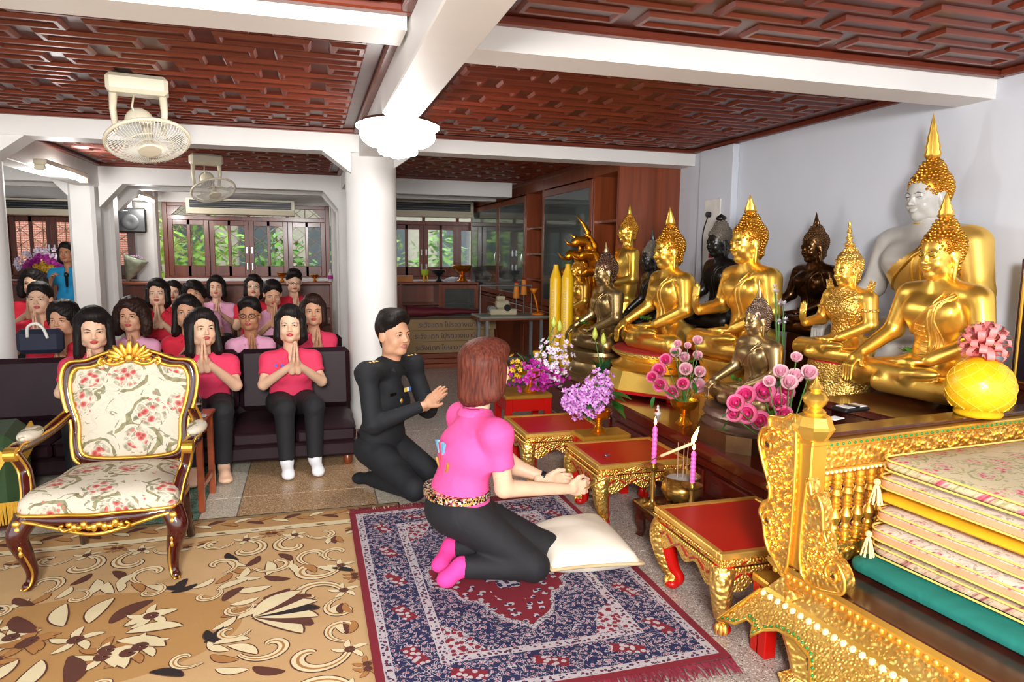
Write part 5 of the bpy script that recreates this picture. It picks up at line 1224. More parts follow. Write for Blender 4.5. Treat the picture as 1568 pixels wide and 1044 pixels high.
def arrangement(label, base, bowl_s, blobs, leaves=8, seed=1, bowl=True, dirv=(-.5, -.8)):
    """blobs: (centre offset, radii, kind, count)"""
    rt = thing('flower_arrangement', label, 'flowers', base, 0, None); rs = np.random.RandomState(seed)
    if bowl: MB().lathe([(r*bowl_s, z*bowl_s) for r, z in BOWL], (0, 0, 0), 28, flute=(.03, 14)).build('pedestal_bowl', M_goldb, rt, 50)
    core = MB(); z0 = .12*bowl_s
    for c, r, kind, n in blobs:
        c = np.array(c); r = np.array(r); core.tube([(0, 0, z0*.9), lerp((0, 0, z0), c, .5)+np.array([0, 0, .01]), c], .004, 5)
        for i in range(n):
            y = 1-2*(i+.5)/n; a = i*2.39996; d = np.array([math.cos(a)*math.sqrt(1-y*y), math.sin(a)*math.sqrt(1-y*y), y]); d += rs.normal(size=3)*.12; d /= np.linalg.norm(d)
            p = c+d*r*(rs.uniform(.75, 1.25) if i % 3 else rs.uniform(.35, .8)); o = link('orchid_floret', FM[kind], rt); orient(o, p, d*.8+np.array([dirv[0], dirv[1], .1])*.5, rs.uniform(0, 6))
    for _ in range(10):
        c, r, _, _ = blobs[rs.randint(len(blobs))]; e = np.array(c)+rs.normal(size=3)*np.array(r)*.5; core.tube([(0, 0, z0), lerp((0, 0, z0), e, .6)+np.array([0, 0, .02]), e], .003, 4)
    core.build('stems', M_stem, rt)
    for k in range(leaves):
        a = rs.uniform(0, 6.28); o = link('leaf', LEAF, rt); orient(o, (.03*math.cos(a), .03*math.sin(a), z0+rs.uniform(-.01, .05)), (math.cos(a)*-.5, math.sin(a)*-.5, .8)); o.rotation_mode = 'XYZ'; o.rotation_euler = (rs.uniform(-.3, .5), rs.uniform(-.4, .4), a)
    return rt
def px_off(base, px, py, dY=0): return at_y(px, py, base[1]+dY)-base
b = np.array([1.56, 4.82, .454])
o1 = px_off(b, 815, 580); o2 = px_off(b, 848, 552); o3 = px_off(b, 790, 565); o4 = px_off(b, 838, 590)
arrangement('tall bouquet of magenta, white and yellow orchids in a gold bowl', b, 1.25, [(o1+np.array([0, 0, .03]), (.16, .11, .12), 'mag', 100), (o2, (.13, .10, .17), 'wht', 100), (o3, (.05, .06, .09), 'yel', 22), (o4+np.array([0, 0, .065]), (.14, .10, .06), 'mag', 50)], 10, 2)
b = np.array([1.70, 3.87, .38])
arrangement('dense bouquet of lilac orchids in a gold bowl on the low stand', b, 1.05, [(px_off(b, 900, 615), (.13, .1, .10), 'lil', 130), (px_off(b, 918, 590), (.08, .07, .09), 'lil', 60), (px_off(b, 875, 615), (.06, .06, .07), 'lil', 35)], 4, 3)
rtb = bpy.data.objects['flower_arrangement.001']
for k in range(9): o = link('leaf', LEAF, rtb); o.location = (.07+.01*(k % 3), -.03+.01*k, .17+.025*(k % 4)); o.rotation_euler = (random.uniform(-.7, .3), random.uniform(-.4, .4), random.uniform(-2.6, -.6)); o.scale = (1.3, 1.3, 1.3)
b = np.array([1.84, 2.085, .302])
arrangement('lilac orchid spray showing between the gilded balusters and beside the throne', b, .8, [((-.16, -.02, .17), (.05, .05, .06), 'lil', 30), ((-.15, -.03, .28), (.04, .05, .06), 'lil', 24), ((0, -.1, .3), (.1, .05, .12), 'lil', 40), ((.2, -.05, .28), (.1, .05, .12), 'lil', 40)], 8, 5)
# roses
def rose_mesh(name, mats, r=.03):
    m = MB(); rs = np.random.RandomState(5)
    m.ball((0, 0, .0), (r*.22, r*.22, r*.55), 8, 6)
    for ring, (n, out1, L) in enumerate(((3, .34, 1.28), (4, .62, 1.2), (5, .95, .98))):
        m.mat(1 if ring == 2 else 0)
        for k in range(n):
            a0 = 2*math.pi*k/n+ring*.6; half = 1.15*math.pi/n*1.25; P = []
            for t in np.linspace(0, 1, 5):
                row = []
                for u in np.linspace(-1, 1, 5):
                    rad = r*out1*(.35+.75*math.sin(min(1, t*1.15)*math.pi/2))+r*.16*ring*max(0, t-.75); zt = -r*.75+r*L*1.35*t*(1-.22*abs(u)**2.5*t); row.append((rad*math.cos(a0+half*u), rad*math.sin(a0+half*u), zt))
                P.append(row)
            m.grid(P)
    m.mat(2).lathe([(.003, -r*1.0), (r*.3, -r*.75), (r*.4, -r*.5)], (0, 0, 0), 6); m.cm = 1
    return m.mesh(name, mats, True)
R_h = plain('rose_hot_pink', '#e8448c', .5, var=.15, vs=30); R_p = plain('rose_pale_pink', '#f2b0c4', .5, var=.15, vs=30); R_l = plain('rose_light_edge', '#f58fb8', .5)
RM = {'h': rose_mesh('rose', [R_h, R_l, M_stem]), 'p': rose_mesh('rose', [R_p, plain('rose_cream', '#f3d0d4', .5), M_stem])}
def roses(label, base, s, spots, seed, bowl=True):
    rt = thing('flower_arrangement', label, 'flowers', base); rs = np.random.RandomState(seed)
    if bowl: MB().lathe([(r*s, z*s) for r, z in BOWL], (0, 0, 0), 28, flute=(.03, 16)).build('pedestal_bowl', M_goldb, rt, 50)
    for (px, py, k, sc_) in spots:
        p = px_off(base, px, py, rs.uniform(-.06, .03)); o = link('rose', RM[k], rt); orient(o, p, (p[0]*1.2-.35, p[1]-.6, p[2]*1.2), rs.uniform(0, 6)); o.scale = (sc_*1.25,)*3
        MB().tube([(0, 0, .11*s), lerp((0, 0, .11*s), p, .6)+np.array([0, 0, -.015]), p-np.array([0, 0, .02])], .0028, 5).build('stem', M_stem, rt)
    for k in range(12):
        px, py, _, _ = spots[rs.randint(len(spots))]; p = px_off(base, px+rs.uniform(-12, 12), py+rs.uniform(8, 30), rs.uniform(-.03, .05)); o = link('leaf', LEAF, rt); o.location = p; o.rotation_euler = (rs.uniform(-.9, .6), rs.uniform(-.5, .5), rs.uniform(0, 6.28)); o.scale = (.7,)*3
b1 = at_z(1040, 650, AZ); b1[0] += .03
roses('bouquet of pink roses in a gold pedestal bowl before the gold plinth', b1, 1.15, [(1010, 568, 'h', 1.1), (1020, 552, 'h', .95), (1012, 590, 'h', 1.1), (1030, 601, 'h', 1.05), (1035, 540, 'p', .85), (1048, 548, 'p', .8), (1068, 545, 'p', .75), (1068, 522, 'p', .75), (1046, 588, 'h', .95), (1050, 566, 'p', 1.0), (1071, 570, 'p', .9), (1068, 591, 'p', 1.2), (1038, 527, 'p', .6), (1000, 578, 'h', .9), (1053, 530, 'p', .55)], 4)
b2 = np.array([2.16, 2.72, AZ])
roses('bouquet of deep pink roses beside the newel of the gilded throne', b2, 1.0, [(1143, 607, 'h', 1.15), (1170, 602, 'h', 1.3), (1128, 618, 'h', 1.0), (1126, 634, 'h', .95), (1145, 635, 'h', 1.15), (1165, 645, 'h', 1.15), (1203, 602, 'h', 1.0), (1193, 617, 'h', 1.05), (1195, 570, 'p', .85), (1217, 577, 'p', .9), (1238, 572, 'p', .95), (1208, 587, 'p', .95), (1178, 585, 'p', .7), (1219, 548, 'p', .65), (1200, 635, 'h', 1.0)], 8)
def pompoms(label, base, spots):
    rt = thing('flower_arrangement', label, 'flowers', base)
    for (px, py) in spots:
        p = px_off(base, px, py); m = MB(); rs = np.random.RandomState(px)
        for k in range(26): d = rs.normal(size=3); d /= np.linalg.norm(d); petal(m, p+d*.004, d, np.array([0, 0, 1.0]), .022, .007, .1)
        m.build('pompom', P_wht, rt); MB().tube([(0, 0, 0), lerp((0, 0, 0), p, .6), p], .003, 5).build('stem', M_stem, rt)
pompoms('white pompom flowers standing behind the small bronze statue', at_x(1200, 560, 2.72)*np.array([1, 1, 0])+np.array([0, 0, AZ]), [(1193, 462), (1188, 447), (1200, 466), (1192, 492), (1202, 490), (1186, 440)])
def lotus(label, base, buds, blades, vase=True):
    rt = thing('lotus_vase', label, 'flowers', base)
    if vase: MB().lathe([(.0, 0), (.026, 0), (.034, .03), (.03, .08), (.022, .12), (.034, .15), (.03, .15), (.018, .12)], (0, 0, 0), 20).build('vase', plain('celadon', '#9fc0a8', .2), rt, 50)
    for (px, py) in buds:
        p = px_off(base, px, py); MB().lathe([(.004, -.045), (.017, -.03), (.022, -.008), (.016, .02), (.006, .042), (0, .05)], p, 10, flute=(.08, 5)).build('lotus_bud', plain('bud_green', '#c3cf58', .45, var=.15, vs=30), rt, True)
        MB().tube([(0, 0, .12), lerp((0, 0, .12), p, .5), p-np.array([0, 0, .04])], .004, 6).build('stem', M_stem, rt)
    for k in range(blades): a = 6.28*k/blades; o = link('leaf_blade', BLADE, rt); o.location = (.012*math.cos(a), .012*math.sin(a), .13); o.rotation_euler = (1.15-.15*(k % 2), 0, a)
lotus('green lotus buds in a celadon vase behind the lilac orchids', np.array([2.10, 4.74, AZ]), [(911, 511), (924, 519)], 8)
lotus('green lotus buds rising behind the white orchids', np.array([1.64, 5.0, .45]), [(848, 493), (857, 499)], 6)
# ---------------------------------------------------------------- incense, candles, figurine, cushion
ip = np.array([1.80, 3.08, 0])
ws = thing('incense_stand', 'low dark wooden stand under the brass incense pot', 'stand', (ip[0]+.02, ip[1]+.03, 0))
MB().box2((-.20, -.27, .16), (.24, .11, .19), .006).build('top_board', M_dark, ws)
for x in (-.16, .22):
    for y in (-.22, .07): MB().tube([(x, y, .165), (x*1.03, y*1.03, .09), (x*.97, y*.97, .03), (x*1.04, y*1.04, 0)], [.034, .028, .022, .028], 4).build('leg', M_dark, ws)
MB().box2((-.17, -.23, .11), (.22, .08, .16), .01).build('apron', M_dark, ws)
pt = thing('incense_pot', 'round brass incense pot filled with ash and three sticks', 'pot', (ip[0]+.03, ip[1], .19))
MB().lathe([(.0, .02), (.05, .02), (.085, .04), (.105, .075), (.098, .11), (.08, .125), (.082, .135), (.098, .15), (.1, .156), (.092, .156), (.078, .138), (.0, .138)], (0, 0, 0), 36).build('pot', M_brass, pt, 50)
MB().lathe([(.0, .139), (.079, .139), (.0, .146)], (0, 0, 0), 24).build('ash', plain('ash', '#a9a29c', .9, bump=.5, bs=200), pt)
for k in range(3): a = 2.1*k; MB().ball((.065*math.cos(a), .065*math.sin(a), .012), (.018, .018, .014)).build('foot', M_brass, pt, True)
for k, (dx, dy) in enumerate(((-.02, .01), (0, -.01), (.025, .0))): MB().tube([(dx, dy, .14), (dx*1.2, dy, .33)], .0022, 6).build('incense_stick', plain('incense', '#b98a72', .7), pt)
M_pcan = plain('pink_wax', '#ee6cc4', .4, var=.05)
def candle(label, px, py, ptop, X, zb):
    a = at_x(px, py, X); top = at_x(px, ptop, X)[2]; h = top-a[2]; rt = thing('candlestick', label, 'candle', (a[0], a[1], zb)); z = a[2]-zb
    MB().lathe([(.0, 0), (.05, 0), (.052, .006), (.02, .02), (.011, .04), (.015, z*.5), (.010, z*.6), (.012, z-.03), (.05, z-.008), (.052, z), (.018, z-.004), (.016, z+.012), (0, z+.012)], (0, 0, 0), 24).build('holder', M_brass, rt, 50)
    V = MB(); n = 40; P = [(0, 0, z+.005+h*.84*i/n) for i in range(n+1)]; V.tube(P, [.0125+.0014*math.sin(i*1.3) for i in range(n-2)]+[.010, .006, .003], 12).build('candle', M_pcan, rt, True)
    flame(MB(), np.array([0, 0, z+.01+h*.84]), h*.17, .008).build('flame', M_flame, rt, True)
candle('pink spiral candle in a brass stick left of the incense pot', 1001, 712, 640, 1.67, .19)
candle('pink spiral candle in a brass stick beside the nearest red table', 1060, 742, 680, 1.79, .19)
fg = at_z(1003, 634, AZ); fg[0] += .02
f = thing('figurine', 'tiny white and red figurine on the altar edge', 'figurine', fg)
MB().lathe([(.0, 0), (.02, 0), (.02, .012), (.014, .016), (.012, .03), (.006, .042), (.009, .052), (.0, .062)], (0, 0, 0), 14).build('body', plain('porcelain', '#e8e2dc', .25), f, 50); MB().box((-.012, 0, .022), (.012, .024, .014), None, .003).build('robe', M_red, f)
# cushion
cc = [at_z(*q, .05) for q in ((795, 822), (845, 878), (985, 868), (915, 795))]; ctr = sum(cc)/4
cu = thing('floor_cushion', 'cream silk floor cushion with rope piping beside the kneeling woman', 'cushion', (ctr[0], ctr[1], 0))
def cush(u, v, top):
    P = lerp(lerp(cc[1], cc[2], u), lerp(cc[0], cc[3], u), v)-ctr; e = max(0, (1-(2*u-1)**2)*(1-(2*v-1)**2)); pin = .06*((1-abs(2*u-1)**3)*(abs(2*v-1)**4)+(1-abs(2*v-1)**3)*(abs(2*u-1)**4)); P = P*(1-pin); zz = .065+(.10 if top else -.062)*e**.33
    if top: zz += .008*math.sin(u*9+v*5)*e
    return (P[0], P[1], max(.003, zz))
n = 22; U = np.linspace(0, 1, n); m = MB().grid([[cush(u, v, True) for v in U] for u in U]); m.grid([[cush(u, v, False) for v in U[::-1]] for u in U]); m.build('cover', M_cream, cu, True)
rim = [cush(u, 0, True) for u in U]+[cush(1, v, True) for v in U[1:]]+[cush(u, 1, True) for u in U[::-1][1:]]+[cush(0, v, True) for v in U[::-1][1:-1]]
MB().tube(rim, [.008+.0012*(i % 2) for i in range(len(rim))], 7, closed=True).build('rope_piping', plain('rope_tan', '#c7ae84', .7), cu, True)
# yellow jar with pink ribbon rosette, phone, framed picture, tall yellow candles
bp = at_y(1500, 603, 1.93); bp[2] = .902
yb = thing('wrapped_jar', 'round yellow wrapped jar topped with a pink ribbon rosette', 'jar', bp); M_yj = floral('x', '#e8b51c', ('#e8b51c', '#e8b51c'), ('#e8b51c', '#e8b51c')) if False else plain('yellow_net', '#f0b418', .25, var=.1, vs=20, bump=.4, bs=60, Emission_Strength=0.0)
MB().lathe([(.075, 0), (.08, .01), (.075, .025), (.09, .03), (.108, .06), (.114, .10), (.108, .14), (.085, .18), (.05, .205), (.03, .215), (.0, .215)], (0, 0, 0), 36).build('jar', M_yj, yb, True)
nt = MB()
for k in range(10):
    for s in (-1, 1): nt.tube([(np.interp(z, [.03, .06, .10, .14, .18, .2], [.091, .109, .115, .109, .086, .055])*math.cos(s*z*14+k*.628), np.interp(z, [.03, .06, .10, .14, .18, .2], [.091, .109, .115, .109, .086, .055])*math.sin(s*z*14+k*.628), z) for z in np.linspace(.03, .2, 12)], .002, 4)
nt.build('net', plain('gold_net', '#f7c63a', .3), yb)
rs = np.random.RandomState(9); M_rib = plain('pink_ribbon', '#f08a86', .3, var=.15, vs=40)
for k in range(46):
    y_ = 1-1.7*(k+.5)/46; a = k*2.4; d = np.array([math.cos(a)*math.sqrt(max(0, 1-y_*y_)), math.sin(a)*math.sqrt(max(0, 1-y_*y_)), y_]); s = np.cross(d, [0, 0, 1.0]); s /= np.linalg.norm(s)+1e-9; u = np.cross(s, d); c = np.array([0, 0, .265]); w = .012
    L = [c+d*r_+u*h_ for r_, h_ in ((.01, 0), (.05, .018), (.082, .012), (.086, -.004), (.06, -.014), (.02, -.005))]; MB().strip([p-s*w for p in L], [p+s*w for p in L]).build('ribbon_loop', M_rib, yb, True)
# big yellow candles
for k, (px, pt_) in enumerate(((850, 405), (868, 404))):
    a = at_z(px, 565, AZ) if False else at_x(px, 480, 2.20+.07*k); top = at_x(px, pt_, a[0])[2]; h = top-AZ; r = .055
    t = thing('votive_candle', ('front' if k == 0 else 'rear')+' tall thick yellow votive candle left of the serpent statue', 'candle', (a[0], a[1], AZ), 0, 'tall yellow candles')
    MB().lathe([(r, 0), (r, h*.86), (r*.9, h*.88), (r*.45, h*.96), (r*.4, h), (0, h)], (0, 0, 0), 28).build('wax', plain('yellow_wax', '#e6b50c', .35, var=.04), t, 40)
    tx = MB()
    for i in range(26): tx.box((-r*.72, -r*.72, h*.12+i*h*.025), (.006, .02, .006), rotm(0, 0, .8))
    tag(tx.build('raised_script', plain('silver_script', '#d8d2b8', .4), t), kind='stuff')
for k in range(3):
    o = MB().lathe([(.06, 0), (.064, .01), (.06, .028), (.0, .03)], (0, 0, 0), 20).build('wax_disc', M_yj, None, loc=(2.13, 6.32, AZ+.002+.032*k)); tag(o, ('lowest', 'middle', 'topmost')[k]+' orange wax disc of the small stack beside the orchids', 'candle', 'stacked wax discs')
# ---------------------------------------------------------------- gilded throne at the right
TH = thing('gilded_throne', 'carved gold throne platform with baluster rail, newel post and pearl beads', 'throne', (1.508, 1.94, 0), math.radians(6))
PZ = .45; TW, TD = 1.75, 1.25
MB().box2((0, -TD, PZ-.022), (TW, 0, PZ), .004).build('platform_top', M_dark, TH)
MB().box2((.06, -TD+.05, .05), (TW, -.06, PZ-.03)).build('platform_core', M_dark, TH)
def ring_band(name, o0, z0, o1, z1, mat):      # band around left, back and front edges, offsets outwards
    m = MB(); P0 = [(TW, -TD-o0, z0), (-o0, -TD-o0, z0), (-o0, o0, z0), (TW, o0, z0)]; P1 = [(TW, -TD-o1, z1), (-o1, -TD-o1, z1), (-o1, o1, z1), (TW, o1, z1)]
    m.add(P0+P1, [(i, i+1, 5+i, 4+i) for i in range(3)]); return m.build(name, mat, TH)
ring_band('cove_band', .004, PZ-.001, .004, PZ-.02, M_gold); ring_band('cove_band', .004, PZ-.02, -.03, PZ-.07, M_goldm); ring_band('carved_band', -.03, PZ-.07, .0, PZ-.115, M_goldc); ring_band('carved_band', .0, PZ-.115, .012, PZ-.125, M_gold)
stud = MB().ball((0, 0, 0), (.007, .011, .011), 10, 7).mesh('gold_stud', M_gold, True); pearl = MB().ball((0, 0, 0), .0125, 12, 8).mesh('pearl_bead', plain('pearl_gilt', '#ffe9b8', .2, .2), True); gem = MB().ball((0, 0, 0), .005, 6, 4).mesh('green_gem', plain('green_gem', '#0e7a3a', .15), True)
for i in range(int(TD/.028)): link('gold_stud', stud, TH, (-.002+.012, -.02-i*.028, PZ-.043))
for i in range(int(TD/.034)): link('pearl_bead', pearl, TH, (-.014, -.0-i*.034, PZ-.135))
# hanging valance, leaning outwards, with pointed corner and cusped arches
def val_pts(L, first=.09):
    P = [(first, .0)]; 
    bot = [(first, -.155)] ; y = first
    seq = [(.02, -.135), (-.01, -.10), (-.045, -.105), (-.06, -.135), (-.085, -.10), (-.13, -.075), (-.20, -.07), (-.28, -.09), (-.33, -.15), (-.36, -.175), (-.39, -.15), (-.44, -.09), (-.52, -.07), (-.60, -.075), (-.65, -.10), (-.70, -.135), (-.74, -.10), (-.80, -.075), (-.9, -.07), (-1.0, -.10), (-1.06, -.155)]
    return [(.015, 0)]+bot+[(a, b) for a, b in seq if a > -L]+[(-L, -.10), (-L, 0)]
vp = val_pts(TD)
def lean(y, z, t=0.0): return (-.012-t+z*.75, y, PZ-.125+z*.85)
m = MB(); n = len(vp); m.add([lean(y, z) for y, z in vp]+[lean(y, z, -.016) for y, z in vp], [tuple(range(n)), tuple(range(n, 2*n))[::-1]]+[(i, (i+1) % n, n+(i+1) % n, n+i) for i in range(n)]); m.build('valance', M_goldf, TH)
MB().tube([lean(y, z, .004) for y, z in vp[:-1]], .006, 6).build('valance_rim', M_gold, TH, True)
bp_ = np.array(vp[1:-1]); dl = np.concatenate([[0], np.cumsum(np.linalg.norm(np.diff(bp_, axis=0), axis=1))])
for d in np.arange(.01, dl[-1], .022): y, z = np.interp(d, dl, bp_[:, 0]), np.interp(d, dl, bp_[:, 1]); link('green_gem', gem, TH, lean(y, z+.012, .004))
for x, y in ((.07, -.10), (.07, -1.1), (1.6, -.1), (1.6, -1.1)): MB().tube([(x, y, .36), (x-.02, y+.02, .26), (x, y, .14), (x+.01, y-.01, .05), (x-.02, y+.02, 0)], [.075, .07, .05, .045, .055], 6).build('leg', M_goldc, TH)
# newel post with finial
px_, py_ = .035, -.12
m = MB().box2((px_-.033, py_-.033, PZ), (px_+.033, py_+.033, .90), .004); m.build('newel_post', M_gold, TH)
MB().lathe([(.046, 0), (.058, .02), (.066, .035), (.060, .045), (.05, .075), (.03, .085)], (px_, py_, .895), 8).build('newel_cap', M_gold, TH)
MB().box((px_, py_, .885), (.078, .078, .018), None, .004).build('newel_collar', M_gold, TH)
MB().lathe([(.03, 0), (.036, .008), (.028, .016), (.02, .02), (.034, .035), (.04, .05), (.03, .066), (.014, .074), (.022, .084), (.01, .1), (.0, .125)], (px_, py_, .975), 20).build('newel_finial', M_gold, TH, 50)
# carved scroll wings on both sides of the post, in the plane of the platform edge
def wing(name, pts, holes, t0=-.005, t1=.035):
    S_ = spline(pts, 60, True); m = MB().prism(S_.tolist(), 'x', t0, t1); w = m.build(name, M_goldc, TH)
    MB().tube([(t0-.002, y, z) for y, z in S_], .006, 6, closed=True).build('edge_bead', M_gold, w, True)
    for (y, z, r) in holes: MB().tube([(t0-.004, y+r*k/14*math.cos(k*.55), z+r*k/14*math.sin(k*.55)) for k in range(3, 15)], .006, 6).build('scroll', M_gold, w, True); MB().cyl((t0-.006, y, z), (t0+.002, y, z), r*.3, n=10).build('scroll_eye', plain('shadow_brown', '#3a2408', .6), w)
    return w
wing('far_wing', [(-.09, .455), (-.02, .458), (.015, .50), (.03, .56), (.05, .59), (.035, .63), (.01, .65), (.015, .70), (.05, .77), (.075, .84), (.06, .885), (.03, .90), (.03, .935), (-.03, .94), (-.09, .93)], [(.03, .84, .035), (.01, .575, .03)])
wing('near_wing', [(-.15, .455), (-.30, .455), (-.32, .50), (-.29, .545), (-.255, .56), (-.24, .60), (-.225, .64), (-.215, .70), (-.19, .735), (-.175, .72), (-.15, .76)], [(-.275, .505, .035)])
rl = MB()
rs = np.random.RandomState(2)
for k in range(190):                                # carved foliage bosses on the wings
    far = k < 125; y = rs.uniform(-.07, .02) if far else rs.uniform(-.27, -.17); z = rs.uniform(.48, .9) if far else rs.uniform(.47, .62+.6*(y+.27))
    if far and z < .68 and y > 0: continue
    rl.ball((-.007, y, z), (.008, rs.uniform(.005, .009), rs.uniform(.006, .012)), 7, 5, rotm(rs.uniform(0, 3), 0, 0))
tag(rl.build('foliage_boss', M_gold, TH, True), kind='stuff')
# rail with balusters
RX0 = px_+.033
MB().box2((RX0, py_-.022, .79), (TW, py_+.022, .862), .004).build('top_rail', M_goldc, TH); MB().box2((RX0, py_-.028, .862), (TW, py_+.028, .885), .004).build('rail_cap', M_gold, TH)
MB().box2((RX0, py_-.026, .772), (TW, py_+.026, .79), .004).build('bead_rail', M_gold, TH); MB().box2((RX0, py_-.025, .46), (TW, py_+.025, .525), .004).build('bottom_rail', M_goldc, TH)
for i in range(int((TW-RX0)/.026)): link('green_gem', gem, TH, (RX0+.02+i*.026, py_-.029, .874))
bd = MB().ball((0, 0, 0), .006, 8, 5).mesh('rail_bead', plain('pearl_gilt', '#ffe9b8'), True)
for i in range(int((TW-RX0)/.02)): link('rail_bead', bd, TH, (RX0+.01+i*.02, py_-.028, .781))
prof = [(.012, 0), (.020, .004), (.020, .014), (.014, .018), (.02, .024), (.02, .034), (.013, .04), (.017, .046), (.017, .052), (.011, .06), (.016, .072), (.022, .088), (.016, .104), (.011, .112), (.018, .117), (.018, .122), (.012, .125), (.018, .129), (.018, .134), (.012, .137), (.018, .141), (.018, .147), (.012, .152), (.021, .168), (.013, .184), (.017, .19), (.017, .197), (.012, .2), (.019, .206), (.019, .216), (.013, .22), (.02, .226), (.02, .24), (.012, .247)]
bal = MB().lathe(prof, (0, 0, 0), 14).mesh('baluster', M_gold, 40)
for i in range(int((TW-RX0-.03)/.052)): link('baluster', bal, TH, (RX0+.035+i*.052, py_, .525))
rb_ = MB(); rs = np.random.RandomState(6)
for i in range(60): rb_.ball((RX0+.02+i*.0275, py_-.022, .826+.016*math.sin(i*1.7)), (.013, .008, .010), 7, 5, rotm(0, rs.uniform(0, 3), 0)); rb_.ball((RX0+.02+i*.0275, py_-.025, .492+.012*math.sin(i*1.7)), (.013, .008, .010), 7, 5)
tag(rb_.build('rail_carving', M_gold, TH, True), kind='stuff')
# dark shelf board on top of the rail, phone and card lying on it
sh_ = thing('rail_shelf', 'dark brown polished shelf board along the top of the gilded rail', 'shelf', (1.508, 1.94, 0), math.radians(6))
MB().box2((.10, -.12, .886), (1.60, -.03, .902), .004).build('board', M_dark, sh_); MB().box2((.10, -.085, .80), (1.60, -.06, .886)).build('batten', M_dark, sh_)
pp = at_z(1302, 628, .902)
ph = thing('mobile_phone', 'black and white phone device lying on the dark shelf', 'phone', pp, .15)
MB().box((0, 0, .008), (.13, .07, .016), None, .005).build('body', M_blk, ph); MB().box((.005, 0, .017), (.105, .055, .003), None, .001).build('face', plain('phone_white', '#d9dade', .2), ph); MB().box((.0, -.004, .0195), (.02, .058, .004)).build('strap', M_blk, ph)
tag(MB().box((0, 0, .002), (.06, .04, .003), None, .001).build('card', plain('card_white', '#efefef', .5), None, loc=at_z(1278, 641, .902), rz=.3), 'small white card beside the phone on the dark shelf', 'card')
# ---------------------------------------------------------------- mats stacked on the throne
def slab_cushion(name, label, x0, x1, y0, y1, z0, z1, mat, pip, dx=0, rz=0, group=None, tassel=False, edge=None):
    cx, cy = (x0+x1)/2, (y0+y1)/2; R = rotm(0, 0, math.radians(6)); o = R @ np.array([cx, cy, 0])+np.array([1.508, 1.94, 0])
    t = thing(name, label, 'mat', (o[0], o[1], z0), math.radians(6)+rz, group); hx, hy, h = (x1-x0)/2, (y1-y0)/2, z1-z0; m = MB(); n = 15
    def rr(k):   # rounded rectangle ring
        q = []; r = .05
        for sx, sy, a0 in ((1, 1, 0), (-1, 1, 90), (-1, -1, 180), (1, -1, 270)):
            for a in np.radians(np.linspace(a0, a0+90, 6)): q.append(((sx*(hx-r)+r*math.cos(a))*k[0], (sy*(hy-r)+r*math.sin(a))*k[1], k[2]))
        return np.array(q)
    lv = [(.96, .96, .002), (.995, .995, h*.25), (1, 1, h*.5), (.995, .995, h*.75), (.965, .965, h), (.8, .8, h+.004), (.3, .3, h+.006)]; Rg = [rr(k) for k in lv]; k = len(Rg[0])
    V = np.vstack(Rg); V[:, 2] += .004*np.sin(V[:, 1]*17+x0*40)*(V[:, 2] > h*.4)
    m.add(V, [(i*k+j, i*k+(j+1) % k, (i+1)*k+(j+1) % k, (i+1)*k+j) for i in range(6) for j in range(k)]+[tuple(range(6*k, 7*k)), tuple(range(k))[::-1]]); cv = m.build('cover', mat, t, 50)
    if edge: MB().add(np.vstack([rr((1.004, 1.004, h*.25)), rr((1.006, 1.006, h*.7))]), [(j, (j+1) % k, k+(j+1) % k, k+j) for j in range(k)]).build('edge_band', edge, t, True)
    if pip: 
        for zz in (h*.15, h*.9): MB().tube(rr((1.004, 1.004, zz)), .0036, 6, closed=True).build('piping', pip, t, True)
    if tassel:
        ts = MB(); rs = np.random.RandomState(1)
        for q in range(26): a = rs.uniform(0, 6.28); ts.tube([(0, 0, 0), (.008*math.cos(a), .008*math.sin(a), -.018), (.02*math.cos(a), .02*math.sin(a), -.07)], .0028, 4)
        ts.ball((0, 0, .002), .011).xf(None, (-hx-.05, hy-.05, h*.8)); ts.build('tassel', plain('tassel_cream', '#e8cd8a', .6), t)
M_pipe = plain('gold_piping', '#e9c869', .5); M_peach = plain('peach_satin', '#dba078', .5, var=.08); M_green = cloth('green_felt', '#0f6e62'); M_ysat = plain('yellow_satin', '#e8ac22', .45, var=.08)
M_tap2 = floral('mat_brocade', '#c9b895', ('#b03a48', '#d97a8e'), ('#8a8a5c', '#b5a878'), 9.0); M_tap3 = floral('mat_brocade_rose', '#d8c8b8', ('#a03a50', '#d08a98'), ('#9a8a78', '#c0b09a'), 12.0); M_tap4 = floral('mat_brocade_brown', '#bfa68c', ('#7a3a3a', '#a87a70'), ('#8a7258', '#d8c8b0'), 12.0)
slab_cushion('felt_mat', 'thick dark green felt mat lying on the throne platform', .16, 1.7, -1.2, -.17, PZ, PZ+.05, M_green, None)
z = PZ+.062; G = 'brocade mats stacked on the throne'
for i, (th_, mt, pp_, ed, dx, dy, lab, ta) in enumerate(((.042, M_tap4, M_pipe, None, .055, 0, 'bottom brown brocade mat with peach edge on the green felt', False), (.042, M_tap3, M_pipe, M_peach, .045, -.005, 'second brocade mat from the bottom with cream tassel', True), (.042, M_tap3, M_pipe, M_peach, .075, .0, 'third rose brocade mat under the plain yellow mat', False), (.03, M_ysat, None, None, .085, .012, 'plain yellow satin mat in the middle of the stack', False), (.045, M_tap3, M_pipe, M_peach, .09, .005, 'pink and white brocade mat just below the top one', True), (.045, M_tap2, M_pipe, None, .10, .0, 'topmost brocade mat with red and pink flowers', False))):
    slab_cushion('brocade_mat', lab, .17+dx, 1.55+dx*.3, -1.1, -.19+dy, z, z+th_, mt, pp_, 0, -.01*i+.02, G, ta, ed); z += th_+.013
